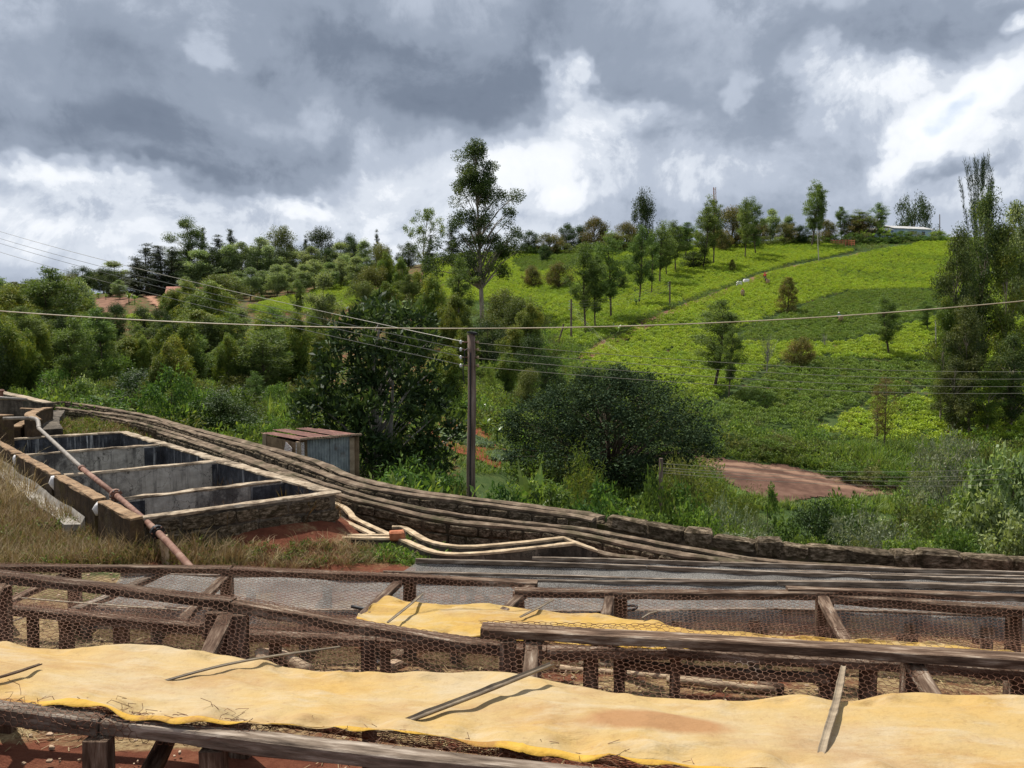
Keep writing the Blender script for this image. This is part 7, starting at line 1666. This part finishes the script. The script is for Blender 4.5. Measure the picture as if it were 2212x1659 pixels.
# valley and slope undergrowth, thinner with distance
rg = np.random.default_rng(21)
def wild(n, d0, d1, seed):
    rg = np.random.default_rng(seed); u = rg.uniform(-.78, .78, n); d = np.exp(rg.uniform(math.log(d0), math.log(d1), n)); X, Y = u * d, d
    bad = np.zeros(n, bool)
    for k in ('R', 'L', 'F', 'G'): bad |= in_poly(X, Y, POLYS[k])
    bad |= in_poly(X, Y, np.array([(p.x, p.y) for p in _rp])) | in_poly(X, Y, wpoly([(938, 905), (975, 900), (1010, 925), (1052, 930), (1070, 960), (1110, 985), (1100, 1020), (1060, 1010), (1000, 975), (950, 945)]))
    bad |= in_poly(X, Y, wpoly([(196, 668), (200, 650), (262, 636), (290, 650), (262, 672), (230, 690)])) | in_poly(X, Y, wpoly([(308, 628), (326, 624), (334, 640), (352, 656), (366, 668), (346, 672), (322, 660), (312, 646)]))
    px_, py_ = PIX(X, Y, height(X, Y)); bad |= (px_ < 800) & (Y < 21 + np.clip(-X, 0, 20) * .35)
    bad |= (px_ > 920) & (px_ < 1135) & (Y > 27) & (Y < 44) | (px_ > 1545) & (px_ < 1960) & (Y > 29) & (Y < 47)
    bad |= (px_ < 760) & (Y <= 30) & (rg.uniform(0, 1, n) < .55)
    bad |= (px_ < 960) & (Y > 30) & (rg.uniform(0, 1, n) < .8)
    return X[~bad], Y[~bad], rg
X, Y, rg = wild(11000, 15.5, 230, 31); put('undergrowth', clump_mesh('undergrowth', 'leaf_bush', 41, .7, .75, 100, .13, .05, dome=False), X, Y, rg, .7, 1.6, 'mixed green weeds and low bushes covering the valley and slopes', 'undergrowth')
X, Y, rg = wild(6500, 15.5, 200, 32); put('undergrowth', clump_mesh('undergrowth', 'leaf_olive', 42, .65, .7, 95, .12, .042, dome=False), X, Y, rg, .6, 1.5, 'olive and brownish low scrub between the valley shrubs', 'undergrowth')
X, Y, rg = wild(500, 30, 70, 33); put('tall_grass', blade_mesh('tall_grass', 'grass_green', 43, 26, .8, .022, .3, .55), X, Y, rg, .7, 1.3, 'tall bright grass scattered through the valley thicket', 'grass')
X, Y, rg = pick([[(1780, 985), (1880, 992), (2020, 985), (2060, 1015), (1990, 1048), (1880, 1034)]], 330, 34); put('elephant_grass', blade_mesh('elephant_grass', 'grass_green', 44, 22, 1.25, .025, .3, .6), X, Y, rg, .7, 1.15, 'bank of tall elephant grass below the thin brown saplings', 'grass')
X, Y, rg = pick([[(510, 905), (600, 870), (660, 880), (640, 920), (560, 930)], [(385, 930), (400, 870), (445, 860), (440, 935)]], 260, 35); put('elephant_grass', blade_mesh('elephant_grass', 'grass_green', 45, 22, 1.2, .028, .3, .6), X, Y, rg, .7, 1.15, 'tall light green grass behind the channel left of the shed', 'grass')
# yard: dry grass on the left bank, weeds round the tank
BANK = [(-250, 985), (-20, 1000), (40, 1045), (140, 1115), (230, 1165), (330, 1180), (430, 1200), (520, 1215), (520, 1240), (-250, 1240)]
X, Y, rg = pick([BANK], 4200, 36); put('dry_grass', blade_mesh('dry_grass', 'grass_dry', 46, 16, .30, .0045, .10, .8), X, Y, rg, .5, 1.25, 'dry straw-coloured grass on the bank left of the tank', 'grass')
X, Y, rg = pick([[(-250, 990), (0, 1000), (70, 1050), (60, 1110), (-250, 1120)]], 260, 46); put('dry_grass', blade_mesh('dry_grass', 'grass_dry', 56, 26, .55, .005, .12, .7), X, Y, rg, .7, 1.3, 'taller tufts of bleached grass at the left edge', 'grass')
X, Y, rg = pick([[(-250, 1080), (0, 1090), (120, 1110), (250, 1165), (430, 1190), (520, 1240), (-250, 1240)]], 420, 37); put('yard_weeds', clump_mesh('yard_weeds', 'leaf_weed', 47, .16, .22, 26, .055, .024, dome=False), X, Y, rg, .4, .95, 'green weeds among the dry grass in front of the tank', 'weeds')
X, Y, rg = pick([[(440, 1180), (600, 1184), (850, 1178), (900, 1200), (880, 1215), (700, 1225), (440, 1225)]], 90, 38); put('yard_weeds', clump_mesh('yard_weeds', 'leaf_weed', 48, .15, .17, 26, .05, .024, dome=False), X, Y, rg, .25, .75, 'green weeds on the red soil between tank and channels', 'weeds')
X, Y, rg = pick([[(860, 1168), (960, 1202), (1000, 1205), (930, 1228), (840, 1224), (800, 1200)]], 130, 39); put('yard_weeds', clump_mesh('yard_weeds', 'leaf_bush', 49, .15, .2, 30, .06, .026, dome=False), X, Y, rg, .4, .95, 'bright leafy weeds left of the grey net tables', 'weeds')
X, Y, rg = pick([[(440, 1175), (600, 1182), (850, 1178), (900, 1200), (880, 1215), (700, 1228), (440, 1228)]], 420, 71); put('dry_grass', blade_mesh('dry_grass', 'grass_dry', 72, 14, .2, .004, .1, .9), X, Y, rg, .4, 1.1, 'thin dry grass on the red soil before the net tables', 'grass')
X, Y, rg = pick([[(380, 1130), (720, 1100), (730, 1135), (480, 1160)]], 420, 51); put('dry_grass', blade_mesh('dry_stalks', 'leaf_brown', 52, 12, .42, .004, .10, .9), X, Y, rg, .5, 1.2, 'dry brown stalks along the front wall of the tank', 'grass')
rg = np.random.default_rng(53); A_ = rg.uniform((-.3, TANK['L2'] + .25), (TANK['L1'] + 1.6, TANK['L2'] + 4.5), (900, 2)); Pw = [TANK['o'] + TANK['e1'] * a + TANK['e2'] * b for a, b in A_]; X = np.array([p.x for p in Pw]); Y = np.array([p.y for p in Pw])
put('dry_grass', blade_mesh('dry_grass', 'grass_dry', 57, 14, .26, .008, .14, .8), X, Y, rg, .6, 1.2, 'grass growing behind the far end of the tank', 'grass')
put('yard_weeds', clump_mesh('yard_weeds', 'leaf_weed', 58, .2, .2, 26, .07, .03, dome=False), X[:260] + .07, Y[:260], rg, .5, 1.2, 'green weeds behind the far end of the tank', 'weeds')
X, Y, rg = pick([[(1480, 1010), (1560, 1046), (1620, 1078), (1700, 1092), (1800, 1086), (1930, 1078), (2080, 1090), (2080, 1110), (1800, 1110), (1600, 1100), (1480, 1040)], [(1500, 985), (1640, 996), (1800, 1022), (1980, 1046), (1980, 1040), (1800, 1014), (1640, 988)]], 420, 66); put('verge_grass', blade_mesh('verge_grass', 'grass_green', 67, 22, .5, .018, .3, .8), X, Y, rg, .5, 1.3, 'ragged grass along both edges of the dirt road', 'grass')
# straw and husk litter on the soil under the tables
def straw_mesh(seed):
    rg = np.random.default_rng(seed); V, Q, lv = [], [], []
    for k in range(12):
        c = np.array((*rg.uniform(-.14, .14, 2), rg.uniform(.005, .03))); a = rg.uniform(0, 6.28); d = np.array((math.cos(a), math.sin(a), rg.normal(0, .15))) * rg.uniform(.03, .10); s = np.array((-d[1], d[0], 0)); s = s / np.linalg.norm(s) * .0025; i = len(V)
        V += [c - s, c + s, c + d + s, c + d - s]; Q.append((i, i + 1, i + 2, i + 3)); lv.append(rg.uniform(0, 1))
    return np_mesh('straw_litter', np.array(V), np.array(Q), MATS['grass_dry'], np.array(lv))
rg = np.random.default_rng(61); n = 2600; X = rg.uniform(-6, 6.5, n); Y = rg.uniform(3.2, 9.5, n); k_ = Y > 4.9
put('straw_litter', straw_mesh(3), X[k_], Y[k_], rg, .7, 1.4, 'dry straw and husk litter on the soil under the tables', 'litter', -.004, .05)
def pebbles(seed):
    G_ = Geo(); rg = random.Random(seed)
    for k in range(7): G_.add(*rock_geo((rg.uniform(-.25, .25), rg.uniform(-.25, .25), -.004), rg.uniform(.008, .03), rg.uniform(.008, .025), rg.uniform(.006, .018), seed + k, rg.uniform(0, 3)))
    return py_mesh('pebbles', G_.V, G_.F, MATS['field_stone'])
n = 420; X = rg.uniform(-5, 5.5, n); Y = rg.uniform(2.8, 9, n); put('pebbles', pebbles(4), X, Y, rg, .6, 1.4, 'small pebbles and husks scattered on the red soil', 'pebbles', 0, .03)
# cabbage rows in the garden
X, Y, rg = pick([[(920, 880), (1135, 900), (1140, 1030), (930, 1030)]], 900, 64); put('short_grass', blade_mesh('short_grass', 'grass_green', 65, 18, .32, .012, .25, .7), X, Y, rg, .6, 1.3, 'short grass and weeds around the garden beds', 'grass')
cab = [[(948, 935), (985, 940), (1055, 962), (1062, 972), (1010, 968), (955, 950)], [(1058, 985), (1110, 982), (1120, 992), (1065, 998)]]
X, Y, rg = pick(cab, 300, 54); put('cabbage_rows', clump_mesh('cabbage', 'leaf_cabbage', 55, .14, .13, 14, .14, .12, up=.8, droop=-.3), X, Y, rg, .8, 1.3, 'pale blue-green cabbages in rows on the red garden soil', 'vegetables')

# ================================================================== BUILDINGS AND PEOPLE ON THE HILL
mat('roof_white', [(.2, (.36, .345, .32)), (.8, (.50, .485, .45))], scale=1.2, rough=.5, spec=.4)
mat('wall_blue', [(.2, (.26, .36, .46)), (.8, (.38, .48, .56))], scale=1.5, rough=.8)
mat('roof_red', [(.2, (.22, .075, .045)), (.8, (.33, .13, .085))], scale=1.2, rough=.8)
mat('wall_brown', [(.2, (.12, .075, .05)), (.8, (.22, .15, .10))], scale=1.2, rough=.9)
mat('window_dark', [(.2, (.02, .022, .025)), (.8, (.05, .055, .06))], scale=2, rough=.2, spec=.5)
def house(x, base, w, dep, h, label, roofm, wallm, pitch=1.1, rz=0.0, name='house', d=None, windows=2):
    b = ground_at(x, base) if d is None else on_ground(x, d); T = thing(name, label, 'house', b, rz)
    def lp(nm, V, Fc, m, par=T): me = py_mesh(nm, V, Fc, MATS[m]); return link(nm, me, par)
    for nm, c, sx, sy in (('wall', (0, -dep / 2, -.4), w, .18), ('wall', (0, dep / 2, -.4), w, .18), ('wall', (-w / 2, 0, -.4), .18, dep - .2), ('wall', (w / 2, 0, -.4), .18, dep - .2)): lp(nm, *box(c, sx, sy, h + .4), wallm)
    ov = .5
    for s in (-1, 1):
        n = 6
        for k in range(n):          # roof sheets side by side
            x0 = -w / 2 - ov + (w + 2 * ov) * k / n; x1 = x0 + (w + 2 * ov) / n - .03; z = .02 * (k % 2)
            V = [Vector((x0, s * (dep / 2 + ov), h - .1 + z)), Vector((x1, s * (dep / 2 + ov), h - .1 + z)), Vector((x1, 0, h + pitch + z)), Vector((x0, 0, h + pitch + z))]; V += [v + Vector((0, 0, .05)) for v in V]
            lp('roof_sheet', V, [(3, 2, 1, 0), (4, 5, 6, 7), (0, 1, 5, 4), (1, 2, 6, 5), (2, 3, 7, 6), (3, 0, 4, 7)], roofm)
    for k in range(windows):
        xx = -w / 2 + w * (k + .7) / (windows + .4); wn = lp('window', *box((xx, -dep / 2 - .1, h * .45), .9, .06, .8), 'window_dark'); lp('sill', *box((xx, -dep / 2 - .14, h * .45 - .08), 1.05, .12, .07), roofm, wn)
    lp('door', *box((w * .38, -dep / 2 - .1, 0), .9, .06, 1.9), wallm)
    return T
house(1945, 521, 11, 6, 2.5, 'long house with whitish tin roof on the hilltop, under the spreading tree', 'roof_white', 'wall_blue', 1.0, .25, d=204, windows=3)
house(1885, 523, 6, 4.5, 2.2, 'small pale blue house half hidden behind the hilltop bananas', 'roof_white', 'wall_blue', .8, -.1, d=200)
house(408, 612, 7, 5, 2.4, 'small hut with red roof among the conifers on the left hill', 'roof_red', 'wall_brown', 1.6, .3, d=166)
def fence(x0, x1, base, label):
    T = thing('slat_fence', label, 'fence', ground_at((x0 + x1) / 2, base))
    for k in range(9):
        p = ground_at(x0 + (x1 - x0) * k / 8, base)
        part('post', *box(p - Vector((0, 0, .2)), .12, .12, 1.7), MATS['brick_red'], T)
        if k:
            for z in (.4, .8, 1.2): part('rail', *box_between(q + Vector((0, -.09, z)), p + Vector((0, -.09, z)), .16, .04), MATS['brick_red'], T)
        q = p
    return T
fence(1795, 1846, 532, 'low reddish slatted fence left of the hilltop bananas')
# lattice mast far behind the skyline trees
mb = on_ground(1543, 235); mt = P(1543, 405, 235); MT = thing('radio_mast', 'thin red and white radio mast behind the skyline trees', 'mast', mb)
for sx, sy in ((-.5, -.5), (.5, -.5), (0, .5)): part('mast_leg', *tube([mb + Vector((sx, sy, 0)), mt + Vector((sx * .6, sy * .6, 0))], .09, 5), MATS['brick_red'], MT)
for k in range(14):
    c = mb.lerp(mt, (k + .5) / 14); part('brace', *tube([c + Vector((-.45, -.4, -.5)), c + Vector((.45, -.4, .5))], .05, 4), MATS['pale_pole_wood'], MT)

# tea pickers, bending over the bushes with baskets on their backs
mat('skin', [(.2, (.055, .030, .020)), (.8, (.085, .048, .032))], scale=8, rough=.55)
for nm, c in (('cloth_green', (.03, .13, .10)), ('cloth_red', (.42, .06, .035)), ('cloth_brown', (.13, .07, .04)), ('cloth_dark', (.03, .03, .04)), ('cloth_white', (.68, .66, .60)), ('cloth_blue', (.06, .10, .22))):
    mat(nm, [(.2, tuple(v * .8 for v in c)), (.8, c)], scale=9, rough=.85, spec=.1)
mat('wicker', [(.2, (.26, .17, .09)), (.8, (.44, .32, .19))], scale=14, rough=.85, bump=.5, bscale=30)
def person(x, base, label, cloth, skirt, scarf, bend, rz, blabel, basket=True):
    b = ground_at(x, base); T = thing('person', label, 'person', b, rz)
    sb, cb = math.sin(bend), math.cos(bend)
    def up(h, f=0.0): return Vector((0, -(h * sb) - f * cb, .92 + h * cb - f * sb))     # along the bent back; f forward
    J = {'pelvis': Vector((0, 0, .92)), 'chest': up(.34), 'neck': up(.52), 'head': up(.66), 'crown': up(.80)}
    vs, ed, rad = [], [], []
    def add(p, r_, par=None):
        vs.append(tuple(p)); rad.append(r_)
        if par is not None: ed.append((par, len(vs) - 1))
        return len(vs) - 1
    pe = add(J['pelvis'], .15); ch = add(J['chest'], .155, pe); ne = add(J['neck'], .06, ch); hd = add(J['head'], .095, ne); cr_ = add(J['crown'], .07, hd)
    for s in (-1, 1):
        k = add(Vector((s * .10, -.03, .50)), .075, pe); a = add(Vector((s * .11, .02, .08)), .05, k); add(Vector((s * .12, -.12, .03)), .04, a)
        sh = add(up(.46) + Vector((s * .17, 0, 0)), .065, ch); el = add(up(.24, .12) + Vector((s * .24, 0, 0)), .048, sh); wr = add(up(.16, .36) + Vector((s * .16, 0, 0)), .036, el); add(up(.15, .45) + Vector((s * .14, 0, 0)), .03, wr)
    me = bpy.data.meshes.new('body'); me.from_pydata(vs, ed, []); o = link('body', me, T); sk = o.modifiers.new('skin', 'SKIN'); me.skin_vertices.new() if not me.skin_vertices else None
    for i, r_ in enumerate(rad): me.skin_vertices[0].data[i].radius = (r_, r_)
    me.skin_vertices[0].data[0].use_root = True
    ss = o.modifiers.new('smooth', 'SUBSURF'); ss.levels = 1; ss.render_levels = 1; me.materials.append(MATS['skin'])
    def lathe(nm, rings, m):
        V, Fc = [], []; n = 12
        for c, rx, ry in rings:
            for k in range(n): t = 2 * math.pi * k / n; V.append(c + Vector((rx * math.cos(t), ry * math.sin(t) * cb, -ry * math.sin(t) * sb * 0)))
        for i in range(len(rings) - 1):
            for k in range(n): a_, b_ = i * n + k, i * n + (k + 1) % n; Fc.append((a_, b_, b_ + n, a_ + n))
        Fc.append(tuple(range(n))[::-1]); Fc.append(tuple((len(rings) - 1) * n + k for k in range(n)))
        return link(nm, py_mesh(nm, V, Fc, MATS[m], True), T)
    lathe('shirt', [(up(-.05), .20, .18), (up(.12), .195, .17), (up(.34), .215, .18), (up(.46), .20, .15), (up(.53), .09, .09)], cloth)
    lathe('skirt', [(Vector((0, 0, .22)), .30, .26), (Vector((0, 0, .6)), .25, .22), (Vector((0, 0, .96)), .19, .18)], skirt)
    lathe('headscarf', [(up(.64), .11, .12), (up(.72), .118, .125), (up(.80), .085, .09), (up(.83), .03, .03)], scarf)
    for s in (-1, 1):
        pts = [up(.46) + Vector((s * .17, 0, 0)), up(.24, .12) + Vector((s * .24, 0, 0)), up(.18, .30) + Vector((s * .18, 0, 0))]; V, Fc = tube(pts, [.085, .068, .055], 8); link('sleeve', py_mesh('sleeve', V, Fc, MATS[cloth], True), T)
    if basket:
        B = thing('picking_basket', blabel, 'basket', b, rz); n = 14; V, Fc = [], []
        rings = [(.42, .17), (.55, .22), (.80, .265), (1.02, .28), (1.02, .255), (.78, .24), (.55, .19)]
        for z, r_ in rings:
            for k in range(n): t = 2 * math.pi * k / n; V.append(Vector((r_ * math.cos(t), .40 - .15 * sb + r_ * math.sin(t), z + .15)))
        for i in range(len(rings) - 1):
            for k in range(n): a_, b_ = i * n + k, i * n + (k + 1) % n; Fc.append((a_, b_, b_ + n, a_ + n))
        Fc.append(tuple(range(n))[::-1]); link('wickerwork', py_mesh('wickerwork', V, Fc, MATS['wicker'], True), B)
        V, Fc = tube([Vector((0.28 * math.cos(t), .40 - .15 * sb + .28 * math.sin(t), 1.18)) for t in np.linspace(0, 6.28, 16)], .022, 6, False); link('rim', py_mesh('rim', V, Fc, MATS['log_wood'], True), B)
    return T
person(1814, 704, 'tea picker in green top and white headscarf bending in the dark tea plot', 'cloth_green', 'cloth_brown', 'cloth_white', .5, math.pi, 'tan wicker basket on the back of the picker in green')
person(1604, 648, 'tea picker in brown clothes leftmost on the upper right tea slope', 'cloth_brown', 'cloth_dark', 'cloth_red', .6, math.pi - .3, 'tan wicker basket of the leftmost picker')
person(1657, 622, 'tea picker in dark clothes near the earth path', 'cloth_dark', 'cloth_brown', 'cloth_brown', .6, math.pi + .2, 'tan wicker basket of the picker near the earth path')
person(1653, 610, 'tea picker in red top beside the earth path', 'cloth_red', 'cloth_dark', 'cloth_red', .5, math.pi, '', False)
for k, (x, y, lab) in enumerate(((1612, 617, 'white bundle lying left beside the earth path on the tea hill'), (1597, 622, 'grey-white sack below the bundle at the earth path'))):
    p = ground_at(x, y); solo('harvest_sack', *rock_geo(p - Vector((0, 0, .05)), .9, .6, 1.1, 60 + k), MATS['sack'], lab, 'sack', 'sacks beside the tea path', True)

# ================================================================== labels: things of one kind are told apart by their order in the view
def ordinal(n):
    ones = ['', 'first', 'second', 'third', 'fourth', 'fifth', 'sixth', 'seventh', 'eighth', 'ninth', 'tenth', 'eleventh', 'twelfth', 'thirteenth', 'fourteenth', 'fifteenth', 'sixteenth', 'seventeenth', 'eighteenth', 'nineteenth']
    tens = {2: 'twenty', 3: 'thirty', 4: 'forty', 5: 'fifty', 6: 'sixty', 7: 'seventy', 8: 'eighty', 9: 'ninety'}
    if n < 20: return ones[n]
    if n >= 100: return 'hundredth' if n == 100 else 'hundred and ' + ordinal(n - 100)
    t, o = divmod(n, 10); return (tens[t][:-1] + 'ieth') if o == 0 else tens[t] + '-' + ones[o]
def number_labels():
    bylab = {}
    for o in COL.objects:
        if o.parent is None and o.get('label') and o.get('kind') is None: bylab.setdefault(o['label'], []).append(o)
    for lab, obs in bylab.items():
        if len(obs) < 2: continue
        obs.sort(key=lambda o: PIX(o.location.x, o.location.y, o.location.z)[0])
        for k, o in enumerate(obs): o['label'] = (lab + ', ' + ('leftmost' if k == 0 else 'rightmost' if k == len(obs) - 1 else ordinal(k + 1) + ' from the left'))
number_labels()
